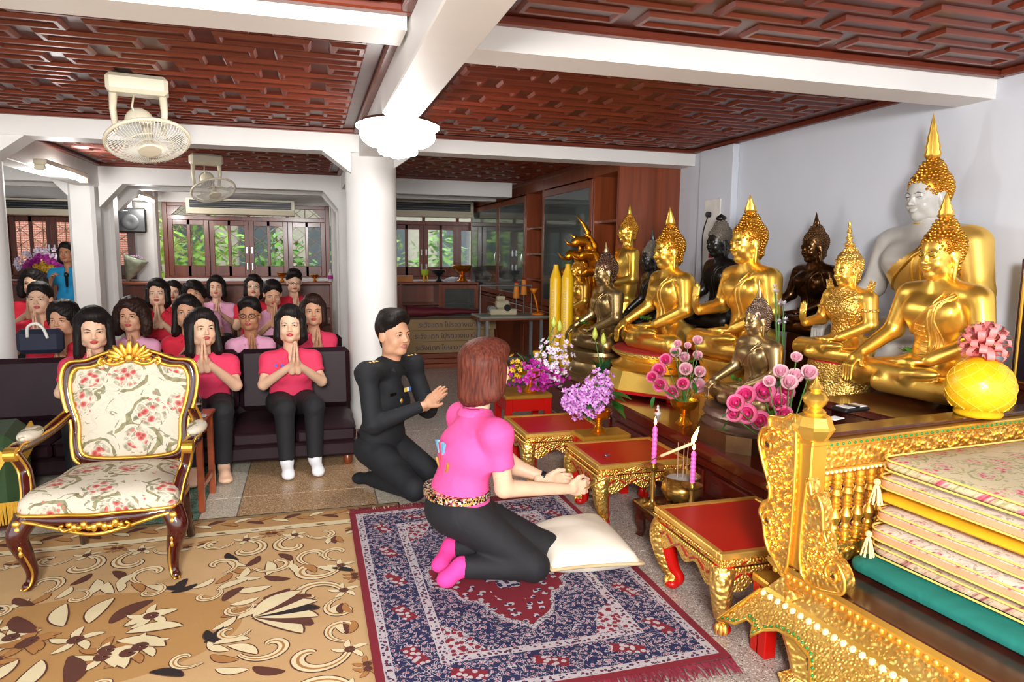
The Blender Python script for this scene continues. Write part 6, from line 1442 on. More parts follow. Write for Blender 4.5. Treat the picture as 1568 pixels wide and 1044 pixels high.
# framed picture standing on the table by the wall
fp = at_x(1562, 450, 3.26)
pf = thing('picture_frame', 'dark framed picture at the right edge beside the largest statue', 'picture', (3.22, fp[1]-.14, TT), 0)
MB().box2((0, -.28, 0), (.03, .12, .62), .006).build('frame', M_dark, pf); MB().box2((-.004, -.24, .05), (.0, .08, .57)).build('picture', plain('picture_dark', '#1c1620', .3, var=.5, vs=6), pf); MB().tube([(-.006, -.25, .04), (-.006, .09, .04), (-.006, .09, .58), (-.006, -.25, .58)], .008, 6, closed=True).build('gilt_fillet', M_gilt, pf)
# ---------------------------------------------------------------- prayer rug
t = NT('prayer_rug'); hw, hl = .634, .90
sx_ = t.n('SeparateXYZ', i_0=t.tc.outputs['Object']); X, Y = sx_.outputs[0], sx_.outputs[1]
ax_, ay_ = t.math('ABSOLUTE', X), t.math('ABSOLUTE', Y)
e = t.math('MINIMUM', t.math('SUBTRACT', hw, ax_), t.math('SUBTRACT', hl, ay_))
fl = t.n('TexVoronoi', voronoi_dimensions='2D', i_Scale=36.0, i_0=t.tc.outputs['Object']).outputs[0]; fl2 = t.n('TexVoronoi', voronoi_dimensions='2D', i_Scale=20.0, i_0=t.tc.outputs['Object']).outputs[0]; fe = t.voro(60.0, None, 'DISTANCE_TO_EDGE'); nz = t.noise(30.0, None, 2, 1.0)
NAVY, WHT, CRIM, PNK = rgb('#161b48'), rgb('#b8aeb2'), rgb('#7a1426'), rgb('#9a4a64')
vine = t.math('LESS_THAN', t.math('ABSOLUTE', t.math('SUBTRACT', nz, .5)), .018)
def band(lo, hi): return t.math('MULTIPLY', t.math('GREATER_THAN', e, lo), t.math('LESS_THAN', e, hi))
flo = t.mix(t.math('LESS_THAN', fl, .24), t.mix(vine, NAVY, WHT), t.mix(t.math('GREATER_THAN', fl, .16), PNK, WHT))
# border medallions every 30 cm
al = t.math('ADD', X, t.math('MULTIPLY', Y, 1.0)); per = t.math('ABSOLUTE', t.math('SUBTRACT', t.math('FRACT', t.math('MULTIPLY', al, 3.3)), .5)); med = t.math('LESS_THAN', t.math('ADD', t.math('MULTIPLY', per, 3.2), t.math('MULTIPLY', t.math('ABSOLUTE', t.math('SUBTRACT', e, .155)), 14.0)), .72)
bord = t.mix(med, flo, t.mix(t.math('LESS_THAN', fl, .35), CRIM, WHT))
guard = t.mix(t.math('LESS_THAN', t.voro(62.0), .42), WHT, t.mix(t.math('LESS_THAN', t.voro(62.0), .25), NAVY, CRIM))
# field: lobed crimson medallion on navy, white spandrels
rr = t.math('ADD', t.math('MULTIPLY', ax_, 2.6), t.math('MULTIPLY', ay_, 1.75)); rr = t.math('ADD', rr, t.math('MULTIPLY', t.math('COSINE', t.math('MULTIPLY', t.math('ARCTAN2', X, Y), 12.0)), .05))
fieldc = t.mix(t.math('LESS_THAN', rr, .98), flo, t.mix(t.math('LESS_THAN', fe, .06), WHT, NAVY)); fieldc = t.mix(t.math('LESS_THAN', rr, .92), fieldc, CRIM)
fieldc = t.mix(t.math('MULTIPLY', t.math('LESS_THAN', rr, .92), t.math('MULTIPLY', t.math('GREATER_THAN', rr, .60), t.math('LESS_THAN', fl2, .26))), fieldc, t.mix(t.math('LESS_THAN', fl, .3), WHT, NAVY))
fieldc = t.mix(t.math('LESS_THAN', rr, .36), fieldc, t.mix(t.math('LESS_THAN', fl, .4), WHT, t.mix(vine, NAVY, CRIM)))
fieldc = t.mix(t.math('GREATER_THAN', rr, 1.62), fieldc, t.mix(t.math('LESS_THAN', fl, .36), t.mix(vine, WHT, NAVY), CRIM))
c = t.mix(band(-.1, .035), t.mix(band(.035, .066), t.mix(band(.066, .235), t.mix(band(.235, .27), fieldc, guard), bord), guard), CRIM)
for lo in (.033, .064, .235, .27): c = t.mix(band(lo, lo+.005), c, WHT)
t.bump(t.noise(500.0), .5, .004)
M_rug = t.out(c, .9, 0)
p1 = at_z(535, 785); p2 = at_z(865, 758); p3 = at_z(1125, 1000); rc = np.array([.185+.634, (p2[1]+p3[1])/2-.03, 0])
rg = thing('prayer_rug', 'navy and crimson patterned prayer rug with crimson fringe under the kneeling woman', 'rug', (rc[0], rc[1], .0145), math.radians(0))
P = []
for i in range(27):
    row = []
    for j in range(37): x, y = -hw+2*hw*i/26, -hl+2*hl*j/36; row.append((x, y, .006+.002*math.sin(x*9+y*4)+.0015*math.sin(y*13)))
    P.append(row)
m = MB().grid(np.array(P)[::-1]); m.grid([[(hw*s, -hl+2*hl*j/36, zz) for j in range(37)] for s, zz in ((1, -.013), (1, .006))]); m.build('pile', M_rug, rg, True)
fr = MB(); rs = np.random.RandomState(3)
for s in (-1, 1):
    for i in range(230): x = -hw+2*hw*(i+rs.uniform(0, 1))/230; L = rs.uniform(.05, .085); fr.tube([(x, s*hl, .004), (x+rs.uniform(-.01, .01), s*(hl+L*.5), .003), (x+rs.uniform(-.02, .02), s*(hl+L), -.002)], [.0035, .003, .0015], 4)
tag(fr.build('fringe', plain('fringe_crimson', '#7d1c30', .8), rg), kind='stuff')
# ---------------------------------------------------------------- beige carpet with scrollwork
ccx = (-2.3, .48, .55, 3.97)
t = NT('beige_carpet'); sx_ = t.n('SeparateXYZ', i_0=t.tc.outputs['Object']); X, Y = sx_.outputs[0], sx_.outputs[1]; CW, CD = (ccx[1]-ccx[0])/2, (ccx[3]-ccx[2])/2
e = t.math('MINIMUM', t.math('SUBTRACT', CW, t.math('ABSOLUTE', X)), t.math('SUBTRACT', CD, t.math('ABSOLUTE', Y)))
nb = t.noise(3.0); base = t.ramp(nb, [(.3, rgb('#c09a68')), (.7, rgb('#caa676'))])
def bnd(lo, hi): return t.math('MULTIPLY', t.math('GREATER_THAN', e, lo), t.math('LESS_THAN', e, hi))
c = t.mix(bnd(.0, .20), base, t.ramp(t.noise(5.0), [(.3, rgb('#b08550')), (.7, rgb('#b98f5c'))])); c = t.mix(bnd(.0, .012), c, rgb('#221a16')); c = t.mix(bnd(.012, .05), c, rgb('#8e7550')); c = t.mix(bnd(.20, .26), c, rgb('#d9caa2')); c = t.mix(bnd(.255, .262), c, rgb('#4a2c20'))
dt = t.math('MULTIPLY', bnd(.222, .238), t.math('LESS_THAN', t.math('ABSOLUTE', t.math('SUBTRACT', t.math('FRACT', t.math('MULTIPLY', t.math('ADD', X, Y), 6.0)), .5)), .12)); c = t.mix(dt, c, rgb('#6b4030'))
mr = t.math('ADD', t.math('POWER', t.math('DIVIDE', X, .62), 2.0), t.math('POWER', t.math('DIVIDE', t.math('SUBTRACT', Y, .55), .36), 2.0))
c = t.mix(t.math('LESS_THAN', mr, 1.0), c, rgb('#b3874f')); t.bump(t.noise(400.0), .5, .004)
cp = thing('beige_carpet', 'large beige carpet with cream and brown scrollwork under the armchair', 'carpet', ((ccx[0]+ccx[1])/2, (ccx[2]+ccx[3])/2, 0))
MB().box2((-CW, -CD, 0), (CW, CD, .007), .003).build('pile', t.out(c, .9, 0), cp)
M_cr = plain('carpet_cream', '#dccda4', .9, var=.06); M_br = plain('carpet_brown', '#5a3022', .9, var=.1); M_bk = plain('carpet_black', '#1f1614', .9); M_or = plain('carpet_ochre', '#a8753f', .9, var=.08)
LAY = {0: MB(), 1: MB(), 2: MB(), 3: MB()}
ZC_ = [0]
def inlay(P, w, lay, z):
    ZC_[0] += 1; z = z+ZC_[0]*8e-7
    P = np.array(P); tg = np.gradient(P, axis=0); tg /= np.linalg.norm(tg, axis=1)[:, None]+1e-9; nn = np.stack([-tg[:, 1], tg[:, 0]], 1); w = np.broadcast_to(w, (len(P),))
    ok = (np.abs(P[:, 0]) < CW-.02).all() and (np.abs(P[:, 1]) < CD-.02).all()
    if not ok: return
    A = np.c_[P+nn*w[:, None], np.full(len(P), z)]; B = np.c_[P-nn*w[:, None], np.full(len(P), z)]; LAY[lay].strip(B, A)
def cscroll(cx, cy, s, rot, mir=1, lay=0):
    th = np.linspace(0, 5.2, 30); r = s*(.12+.88*(th/5.2)**1.3); P = np.stack([r*np.cos(th), mir*r*np.sin(th)], 1); R = np.array([[math.cos(rot), -math.sin(rot)], [math.sin(rot), math.cos(rot)]]); P = P @ R.T+np.array([cx, cy])
    w = s*.17*np.sin(np.linspace(.25, math.pi*.93, 30))**.7
    inlay(P, w+s*.045, 1, .0075); inlay(P, w, lay, .0082); inlay(P+np.array([.0, -s*.02]), w*.25, 3, .0088)
def leafm(cx, cy, L, rot, lay=0, out=1):
    tt = np.linspace(0, 1, 12); P = np.stack([tt*L*math.cos(rot)+.12*L*np.sin(tt*3)*-math.sin(rot), tt*L*math.sin(rot)+.12*L*np.sin(tt*3)*math.cos(rot)], 1)+np.array([cx, cy]); w = L*.16*np.sin(np.pi*tt)**.8+.0005; inlay(P, w+L*.035, out, .0075); inlay(P, w, lay, .0083)
def flower(cx, cy, r, lay=0):
    for k in range(5): leafm(cx, cy, r, k*1.2566+.3, lay)
    th = np.linspace(0, 2*math.pi, 14); inlay(np.stack([cx+r*.16*np.cos(th), cy+r*.16*np.sin(th)], 1), r*.14, 1, .0092)
rs = np.random.RandomState(12)
def cluster(cx, cy, rot, s):
    c_, s_ = math.cos(rot), math.sin(rot)
    def g(x, y): return cx+s*(x*c_-y*s_), cy+s*(x*s_+y*c_)
    for mir in (-1, 1):
        cscroll(*g(.0, mir*.16), s*.17, rot+mir*1.2, mir); cscroll(*g(-.20, mir*.30), s*.14, rot+2.4*mir, -mir); cscroll(*g(.16, mir*.36), s*.12, rot-.6*mir, mir)
        for k in range(4): leafm(*g(-.28-.05*k, mir*(.12+.09*k)), s*.15, rot+math.pi-mir*(.3+.25*k), (0, 3, 0, 2)[k])
        flower(*g(.17, mir*.16), s*.09, 0); flower(*g(.24, mir*.02), s*.07, 3)
        for k in range(3): leafm(*g(.10+.05*k, mir*.5), s*.12, rot+mir*(1.2+.3*k), (0, 1, 3)[k])
    leafm(*g(-.22, 0), s*.2, rot+math.pi, 0); leafm(*g(-.12, .06), s*.16, rot+math.pi-.5, 1); leafm(*g(-.12, -.06), s*.16, rot+math.pi+.5, 1)
for y in np.arange(-1.35, 1.5, .72): cluster(CW-.50, y, 0, .78); cluster(-CW+.50, y, math.pi, .78)
for x in np.arange(-.75, .9, .72): cluster(x, CD-.48, math.pi/2, .74); cluster(x, -CD+.48, -math.pi/2, .74)
for k in range(40):                                   # border sprigs
    tpos = -CW+.12+k*(2*CW-.24)/39
    for y in (CD-.11, -CD+.11): leafm(tpos, y, .10, .5 if k % 2 else -.5, (0, 1, 3)[k % 3])
    ypos = -CD+.12+k*(2*CD-.24)/39
    for x in (CW-.11, -CW+.11): leafm(x, ypos, .10, 1.57+(.5 if k % 2 else -.5), (0, 1, 3)[k % 3])
for k in range(26):                                   # central medallion ring
    a = 2*math.pi*k/26; x, y = .60*math.cos(a), .55+.36*math.sin(a); (cscroll(x, y, .075, a+1.2, 1 if k % 2 else -1) if k % 2 else leafm(x, y, .13, a+.5, (0, 2, 1)[k % 3]))
    if k % 3 == 0: leafm(x*1.1, .55+(y-.55)*1.15, .14, a-.2, 0)
for s_ in (-1, 1):
    for k in range(7): leafm(s_*.66, .55, .26, (0 if s_ > 0 else math.pi)+(-.75+.25*k), (0, 1, 0, 2, 0, 1, 0)[k])
for k in range(12): flower(.30*rs.uniform(-1, 1), .55+.16*rs.uniform(-1, 1), .10, (0, 3)[k % 2])
for k in range(14): a = k*.449; leafm(.2*math.cos(a), .55+.12*math.sin(a), .2, a, (0, 0, 1)[k % 3])
for lay, mt in ((0, M_cr), (1, M_br), (2, M_bk), (3, M_or)):
    tag(LAY[lay].build('woven_scroll', mt, cp), kind='stuff')
# ---------------------------------------------------------------- tall glazed cabinet along the right rear wall
CX = 2.77; CY0, CY1 = 6.0, 12.05; CTOP = 2.36
M_dglass = NT('cabinet_glass').out((.55, .68, .66), .03, 0, Transmission_Weight=.9, IOR=1.3)
Xp = lambda px: at_x(px, 330, CX)[1]
def cab_unit(label, y0, y1, kind):
    t = thing('bookcase', label, 'cabinet', (CX, (y0+y1)/2, 0), 0, 'tall teak wall cabinets'); h = (y1-y0)/2-.002; D = .6
    c = MB().box2((D-.02, -h, 0), (D, h, CTOP)).box2((0, -h, 0), (D-.02, -h+.025, CTOP)).box2((0, h-.025, 0), (D-.02, h, CTOP)).box2((0, -h+.025, CTOP-.12), (D-.02, h-.025, CTOP)).box2((.0, -h+.025, .78), (D-.02, h-.025, .82)).box2((.02, -h+.025, 0), (D-.02, h-.025, .06)); c.build('carcass', M_teak, t)
    for z in np.arange(1.12, 2.1, .33): MB().box2((.04, -h+.025, z), (D-.02, h-.025, z+.022)).build('shelf', M_teakx, t)
    rs = np.random.RandomState(int(y0*10)); bk = MB()
    if kind == 'glass':
        f = MB(); w = .06
        f.box2((-.02, -h, .84), (.0, -h+w, 2.22), .004).box2((-.02, h-w, .84), (.0, h, 2.22), .004).box2((-.02, -h+w, .84), (.0, h-w, .92), .004).box2((-.02, -h+w, 2.14), (.0, h-w, 2.22), .004); d = f.build('door', M_teak, t)
        MB().box2((-.013, -h+w, .92), (-.008, h-w, 2.14)).build('pane', M_dglass, d); MB().tube(spline([(-.024, -h+.03, 1.30), (-.05, -h+.03, 1.36), (-.05, -h+.03, 1.44), (-.024, -h+.03, 1.5)], 10), .007, 6).build('handle', M_chrome, d, True)
    f = MB().box2((-.018, -h+.01, .07), (.0, h-.01, .77), .006); d = f.build('lower_door', M_teak, t); MB().box2((-.024, -h+.09, .14), (-.016, h-.09, .70), .008).build('door_panel', M_teakx, d)
    return t
ys = [CY0, Xp(908), Xp(832), Xp(806), Xp(764), Xp(722)]
kinds = ('open', 'glass', 'open', 'glass', 'glass'); labs = ('open teak bookcase unit next to the end panel, by the standing gold statue', 'wide teak cabinet unit with dark glass door behind the yellow candles', 'narrow open teak shelf unit between two glass doors', 'teak cabinet unit with glass door right of the golden bowl', 'farthest teak cabinet unit with glass door in the corner')
for i in range(5): cab_unit(labs[i], ys[i]+.002, min(ys[i+1], CY1)-.002, kinds[i])
struct('wall_cabinet_end', MB().box2((CX, 5.985, 0), (XW-.002, 6.0, 2.28)), M_teak)
struct('trim_4', MB().box2((CX-.03, 6.0, CTOP), (XW-.002, CY1, ZC-.002), .004), M_teakx)
for k, (i, z, s_, col) in enumerate(((0, 2.0, .09, '#cfc8b8'), (2, 1.82, .2, '#c9b9a0'), (2, 1.49, .22, '#8fa0b8'), (2, 1.16, .2, '#b8b0a8'), (0, 1.15, .2, '#6a4a3a'))):
    y = (ys[i]+ys[i+1])/2; zz = .82 if z < 1.15 else 1.142+.33*round((z-1.142)/.33)
    t = thing('storage_box', ('pale', 'cream', 'blue grey', 'grey', 'brown')[k]+' box on '+('the upper shelf', 'the top shelf', 'the middle shelf', 'the low shelf', 'the lower shelf')[k]+' of the '+('open bookcase' if i == 0 else 'narrow shelf unit'), 'box', (CX+.2, y, zz+.003)); w = min(s_, (ys[i+1]-ys[i])*.6)
    MB().box2((0, -w/2, 0), (.2, w/2, s_), .006).build('carton', plain('carton_'+str(k), col, .6), t); MB().box2((-.004, -w/2-.002, s_-.05), (.204, w/2+.002, s_+.004), .004).build('lid', plain('carton_lid_'+str(k), col, .5), t)
# ---------------------------------------------------------------- counters along the rear wall
def counter(label, x0, x1, y0, y1, top, nb, glass):
    t = thing('low_counter', label, 'cabinet', ((x0+x1)/2, (y0+y1)/2, 0)); hx, hy = (x1-x0)/2, (y1-y0)/2
    MB().box2((-hx, -hy-.02, top-.035), (hx, hy, top), .006).build('worktop', M_teakx, t)
    c = MB().box2((-hx, hy-.02, 0), (hx, hy, top-.035)).box2((-hx, -hy, 0), (hx, hy-.02, .06))
    for i in range(nb+1): xx = -hx+2*hx*i/nb; c.box2((max(-hx, xx-.025), -hy, .06), (min(hx, xx+.025), hy-.02, top-.035))
    c.build('carcass', M_teak, t)
    for i in range(nb):
        a, b = -hx+2*hx*i/nb+.025, -hx+2*hx*(i+1)/nb-.025
        for z in (.34, .60): MB().box2((a, -hy+.05, z), (b, hy-.02, z+.02)).build('shelf', M_teakx, t)
        if glass and i % 2 == 0:
            f = MB().box2((a, -hy-.012, .08), (a+.05, -hy, top-.05)).box2((b-.05, -hy-.012, .08), (b, -hy, top-.05)).box2((a+.05, -hy-.012, .08), (b-.05, -hy, .14)).box2((a+.05, -hy-.012, top-.11), (b-.05, -hy, top-.05)); d = f.build('door', M_teak, t); MB().box2((a+.05, -hy-.008, .14), (b-.05, -hy-.004, top-.11)).build('pane', M_dglass, d)
    return t
cz = at_y(700, 432, 11.3)[2]; counter('long teak counter with glass doors below the rear windows', .78, 2.72, 11.3, 11.85, cz, 3, True)
c2 = at_y(480, 432, 11.0)[2]; counter('teak counter with open shelves behind the last row of women', -2.12, .33, 11.0, 11.5, c2, 3, False)
c3 = at_y(200, 432, 11.0)[2]
counter('teak counter at the left behind the person in blue', -4.6, -2.16, 11.0, 11.5, c2, 2, False)
def on(px, Y, z): p = at_y(px, 420, Y); return np.array([p[0], Y, z])
def bowl(label, p, s, mat, nm='pedestal_bowl'):
    t = thing(nm, label, 'bowl', p); MB().lathe([(r*s, z*s) for r, z in BOWL], (0, 0, 0), 28, flute=(.03, 12)).build('bowl', mat, t, 50); MB().lathe([(.080*s, .130*s), (.084*s, .135*s), (.08*s, .14*s)], (0, 0, 0), 28).build('rim', mat, t); return t
bowl('large amber gold pedestal bowl on the counter beside the tall cabinet', on(708, 11.5, cz), 2.0, M_goldb)
bowl('black glazed pedestal bowl on the counter below the window', on(672, 11.55, cz), 1.4, plain('black_glaze', '#1c2426', .2))
bowl('small amber gold bowl on the shelf counter behind the praying women', on(432, 11.2, c2), 1.0, M_goldb); bowl('small low amber bowl beside the bottle behind the praying women', on(482, 11.2, c2), .8, M_goldb)
t = thing('lime_cup', 'lime green cup on yellow legs on the rear counter', 'cup', on(651, 11.45, cz))
MB().lathe([(.03, .10), (.06, .12), (.07, .2), (.065, .2), (.055, .13), (0, .12)], (0, 0, 0), 20).build('cup', plain('lime', '#b8cf3a', .4), t, 50)
for k in range(3): MB().cyl((.045*math.cos(2.1*k), .045*math.sin(2.1*k), 0), (.035*math.cos(2.1*k), .035*math.sin(2.1*k), .12), .012, n=8).build('leg', M_ysat, t)
t = thing('carton', 'small orange brown carton at the counter end near the column', 'box', on(620, 11.45, cz)); MB().box2((-.12, -.08, 0), (.12, .08, .1), .004).build('box', plain('carton_orange', '#c07a3a', .6), t); MB().box2((-.122, -.02, .099), (.122, .02, .103)).build('tape', M_cream, t)
t = thing('bottle', 'white bottle with magenta label on the shelf counter', 'bottle', on(506, 11.2, c2)); MB().lathe([(.035, 0), (.037, .02), (.037, .11), (.016, .15), (.014, .19), (0, .19)], (0, 0, 0), 16).build('glass', M_whp, t, 50); MB().lathe([(.038, .04), (.0385, .05), (.0385, .09), (.038, .1)], (0, 0, 0), 16).build('label', P_mag, t)
t = thing('paper_pile', 'loose pile of pale papers on the rear counter beside the golden bowl', 'papers', on(691, 11.74, cz))
for k in range(5): MB().box((.02*k-.04, .01*k, .006+.012*k), (.18, .13, .008), rotm(.02*k, -.02*k, .2*k)).build('sheet', plain('paper', '#cfd2dc', .7), t)
# ---------------------------------------------------------------- cartons with print, red roll, sewing table
bx0 = at_z(640, 563); Yb = 8.62; x0, x1 = at_y(618, 520, Yb)[0], at_y(757, 520, Yb)[0]
zb = [at_y(690, y, Yb)[2] for y in (563, 540, 522, 505, 488)]
bd_ = thing('wooden_crate', 'low brown wooden crate under the three cartons', 'crate', ((x0+x1)/2, Yb+.2, 0)); w = (x1-x0)/2
for i in range(3): zz0 = zb[1]*i/3; MB().box2((-w, -.2, zz0), (w, -.18, zz0+zb[1]/3-.006), .003).build('plank', M_teakx, bd_); MB().box2((-w, .18, zz0), (w, .2, zz0+zb[1]/3-.006), .003).build('plank', M_teakx, bd_)
for s in (-1, 1): MB().box2((s*w-.012 if s > 0 else -w, -.18, 0), (w if s > 0 else -w+.012, .18, zb[1]-.006)).build('end_board', M_teakx, bd_)
M_card = plain('cardboard', '#8d7350', .8, var=.06); M_ink = plain('ink_blue', '#2f3350', .7)
for i, lab in enumerate(('bottom', 'middle', 'top')):
    z0, z1 = zb[1+i], zb[2+i]-.002; z0 = zb[1]+.001 if i == 0 else zb[1+i]
    b = thing('cardboard_carton', lab+' long flat cardboard carton with blue print on the wooden crate', 'carton', ((x0+x1)/2+.02*(i-1), Yb+.2, z0), 0, 'stacked long cartons'); h = z1-z0
    MB().box2((-w, -.2, 0), (w, .2, h), .004).build('box', M_card, b); MB().box2((.45+.02*i, -.2025, 0), (.47+.02*i, -.2, h)).build('tape', plain('tape_clear', '#b5a27c', .3), b)
    cu_ = bpy.data.curves.new('print', 'FONT'); cu_.body = 'ระวังแตก โปรดวางเบามือ'; cu_.size = .085; cu_.extrude = .0008
    o = bpy.data.objects.new('print', cu_); COL.objects.link(o); dg = bpy.context.evaluated_depsgraph_get(); me = bpy.data.meshes.new_from_object(o.evaluated_get(dg)); bpy.data.objects.remove(o)
    me.materials.clear(); me.materials.append(M_ink); o = link('printed_text', me, b, (-.42-.03*(i == 1), -.2025, h*.28)); o.rotation_euler = (math.pi/2, 0, 0)
rl_ = thing('red_bundle', 'dark red bundle lying on the top carton', 'bundle', ((x0+x1)/2-.1, Yb+.2, zb[4]+.004))
P = np.array([[(-.42+.95*u, .13*math.cos(a), .06+.06*math.sin(a)*(1.3-.9*u)+.005*math.sin(20*u)) for a in np.linspace(0, 2*math.pi, 15)] for u in np.linspace(0, 1, 16)]); P[:, :, 2] -= P[:, :, 2].min(); MB().grid(P).build('cloth', plain('maroon_cloth', '#5a0f1c', .7, bump=.5, bs=12), rl_, True); MB().box((.6, 0, .01), (.14, .03, .012), rotm(0, -.1, .4)).build('silver_tie', M_chrome, rl_)
tp = at_z(730, 474, .72); Ys = 7.9; xa = at_y(728, 480, Ys)[0]; xb = 2.72
sw = thing('sewing_table', 'metal legged sewing table with grey top near the yellow candles', 'table', (xa+.42, Ys, 0)); tzs = at_y(760, 484, Ys-.2)[2]
MB().box2((-.42, -.25, tzs-.03), (.42, .25, tzs), .01).build('top', plain('grey_laminate', '#8d8f86', .4), sw); MB().box2((-.425, -.255, tzs-.045), (.425, .255, tzs-.03)).build('edge', M_teak, sw); M_gm = plain('grey_metal', '#7c7f80', .4, .3)
for s in (-1, 1):
    for y in (-.2, .2): MB().box2((s*.33-.018, y-.018, 0), (s*.33+.018, y+.018, tzs-.045), .003).build('leg', M_gm, sw)
    MB().box2((s*.33-.012, -.18, .2), (s*.33+.012, .18, .23)).build('stretcher', M_gm, sw)
MB().box2((-.31, -.012, .2), (.31, .012, .225)).build('crossbar', M_gm, sw)
MB().tube([(-.34, .1, tzs), (-.34, .1, tzs+.34), (.3, .1, tzs+.34), (.3, .1, tzs)], .009, 6).build('thread_frame', M_gm, sw)
sm = thing('sewing_machine', 'cream overlock sewing machine on the metal table', 'machine', (xa+.30, Ys-.03, tzs+.002)); M_mac = plain('machine_cream', '#bdb394', .4)
MB().box2((-.14, -.08, 0), (.18, .08, .07), .012).build('bed', M_mac, sm); MB().box2((-.06, -.06, .07), (.10, .06, .17), .02).build('head', M_mac, sm); MB().box2((-.05, -.03, .17), (.05, .03, .22), .01).build('top_arm', M_mac, sm)
MB().cyl((.06, -.085, .085), (.06, -.06, .085), .04, n=20).build('handwheel', M_blk, sm); MB().cyl((-.11, -.05, .06), (-.11, .05, .06), .045, n=16).build('motor', M_gm, sm); MB().tube([(-.02, 0, .22), (-.01, 0, .25), (.03, 0, .24)], .006, 6).build('tension_dial', M_chrome, sm)
for k, (dx, dz) in enumerate(((.42, .06), (.58, .10))):
    t = thing('thread_cone', ('left' if k == 0 else 'right')+' orange thread cone standing on the sewing table', 'thread', (xa+.30+dx*.6, Ys+.18, tzs+.002), 0, 'orange thread cones'); MB().cyl((0, 0, 0), (0, 0, .12+dz), .006, n=6).build('spindle', M_gm, t); MB().lathe([(.036, .12+dz), (.04, .13+dz), (.026, .30+dz), (.012, .305+dz), (0, .305+dz)], (0, 0, 0), 16).build('thread', plain('orange_thread', '#d8822a', .6), t, 50); MB().lathe([(.02, .304+dz), (.012, .325+dz), (0, .325+dz)], (0, 0, 0), 10).build('cone_tip', M_red, t)
dl_ = thing('desk_lamp', 'orange desk lamp base standing on the sewing table edge', 'lamp', (xa+.74, Ys-.1, tzs+.002)); MB().lathe([(.0, 0), (.075, 0), (.08, .02), (.03, .035), (0, .035)], (0, 0, 0), 20).build('base', plain('orange_plastic', '#e07d16', .35), dl_, 40); MB().tube([(0, 0, .03), (-.02, 0, .14), (-.05, .02, .25)], .011, 8).build('stem', MATS['orange_plastic'], dl_, True); MB().lathe([(.015, 0), (.05, .06), (.046, .06), (.012, .005)], (-.05, .02, .25), 16).build('shade', MATS['orange_plastic'], dl_, True)
# bag and flowers by the left column
bg_ = at_y(62, 530, 5.62)
nb = thing('tote_bag', 'navy tote bag with white handles on the sofa back at the left', 'bag', (bg_[0]+.05, 5.48, .745)); MB().box((0, 0, .085), (.28, .10, .17), None, .03).build('bag', plain('navy_canvas', '#141a30', .7), nb, 40); MB().tube(spline([(-.06, -.055, .12), (-.05, -.065, .19), (0, -.07, .215), (.04, -.065, .18), (.06, -.055, .11)], 16), .010, 7).build('handle', M_whp, nb, True)
fa = at_y(72, 412, 10.7); fz_ = c2
rt = thing('flower_arrangement', 'large fan of white, purple and yellow flowers behind the person in blue', 'flowers', (at_y(70, 410, 11.2)[0], 11.2, fz_)); rs = np.random.RandomState(3)
MB().lathe([(.08, 0), (.1, .04), (.09, .08), (.0, .08)], (0, 0, 0), 20).build('basket', M_teak, rt)
for k in range(150):
    a = rs.uniform(.1, math.pi-.1); r = rs.uniform(.05, .38); d = np.array([math.cos(a)*r, rs.uniform(-.12, .0), .12+math.sin(a)*r*.95]); kind = 'yel' if r < .17 else ('mag' if r < .27 else 'wht'); o = link('orchid_floret', FM[kind], rt); orient(o, d, (math.cos(a)*.4, -1, .3), rs.uniform(0, 6)); o.scale = (1.7,)*3
wr = thing('wrapped_bouquet', 'bouquet wrapped in clear film beside the speaker pillar', 'flowers', (at_y(196, 430, 11.2)[0], 11.2, c2+.008)); MB().lathe([(.02, 0), (.06, .1), (.13, .28), (.16, .36), (.15, .36), (.10, .24), (0, .05)], (0, 0, 0), 14, R=rotm(0, .35, 0), flute=(.08, 7)).build('film', plain('film_pale', '#9aa08a', .2, var=.3, vs=12), wr, True)
for k in range(10): o = link('orchid_floret', FM['wht'], wr); o.location = (.12+rs.uniform(-.08, .08), rs.uniform(-.08, .08), .34+rs.uniform(-.03, .03)); o.scale = (1.5,)*3
# ---------------------------------------------------------------- air conditioners, speaker, tube lights, fans, lamp
def aircon(label, px0, px1, pyt, pyb, Y):
    a, b = at_y(px0, pyt, Y), at_y(px1, pyb, Y); zt = at_y((px0+px1)/2, pyt, Y)[2]; zb_ = at_y((px0+px1)/2, pyb, Y)[2]; w = (b[0]-a[0])/2; h = zt-zb_
    t = thing('air_conditioner', label, 'air conditioner', ((a[0]+b[0])/2, Y, zb_), 0, 'ceiling air conditioners')
    MB().prism([(0, h*.35), (.02, 0), (.42, .0), (.478, h*.3), (.478, h), (0, h)], 'x', -w, w).build('housing', M_plw, t)
    MB().box2((-w+.05, -.008, h*.38), (w-.05, .004, h*.88), .003).build('grille_recess', M_blk, t)
    for k in range(3): MB().box2((-w+.05, -.014, h*(.45+.16*k)), (w-.05, -.004, h*(.47+.16*k))).build('louvre', M_gm, t)
    MB().box2((-w+.01, -.014, h*.3), (w-.01, -.002, h*.36)).build('trim', M_plw, t)
aircon('long air conditioner above the middle rear window', 284, 451, 305, 328, 11.62); aircon('air conditioner above the right rear window beside the column', 560, 725, 307, 331, 11.62); aircon('air conditioner at the far left above the person in blue', -60, 116, 303, 328, 11.62)
sp_ = at_y(199, 337, 11.0); s_ = thing('loudspeaker', 'black box loudspeaker hung high beside the far pillar', 'speaker', (sp_[0], 11.0, at_y(199, 356, 11.0)[2]), .15); hh = at_y(199, 318, 11.0)[2]-at_y(199, 356, 11.0)[2]
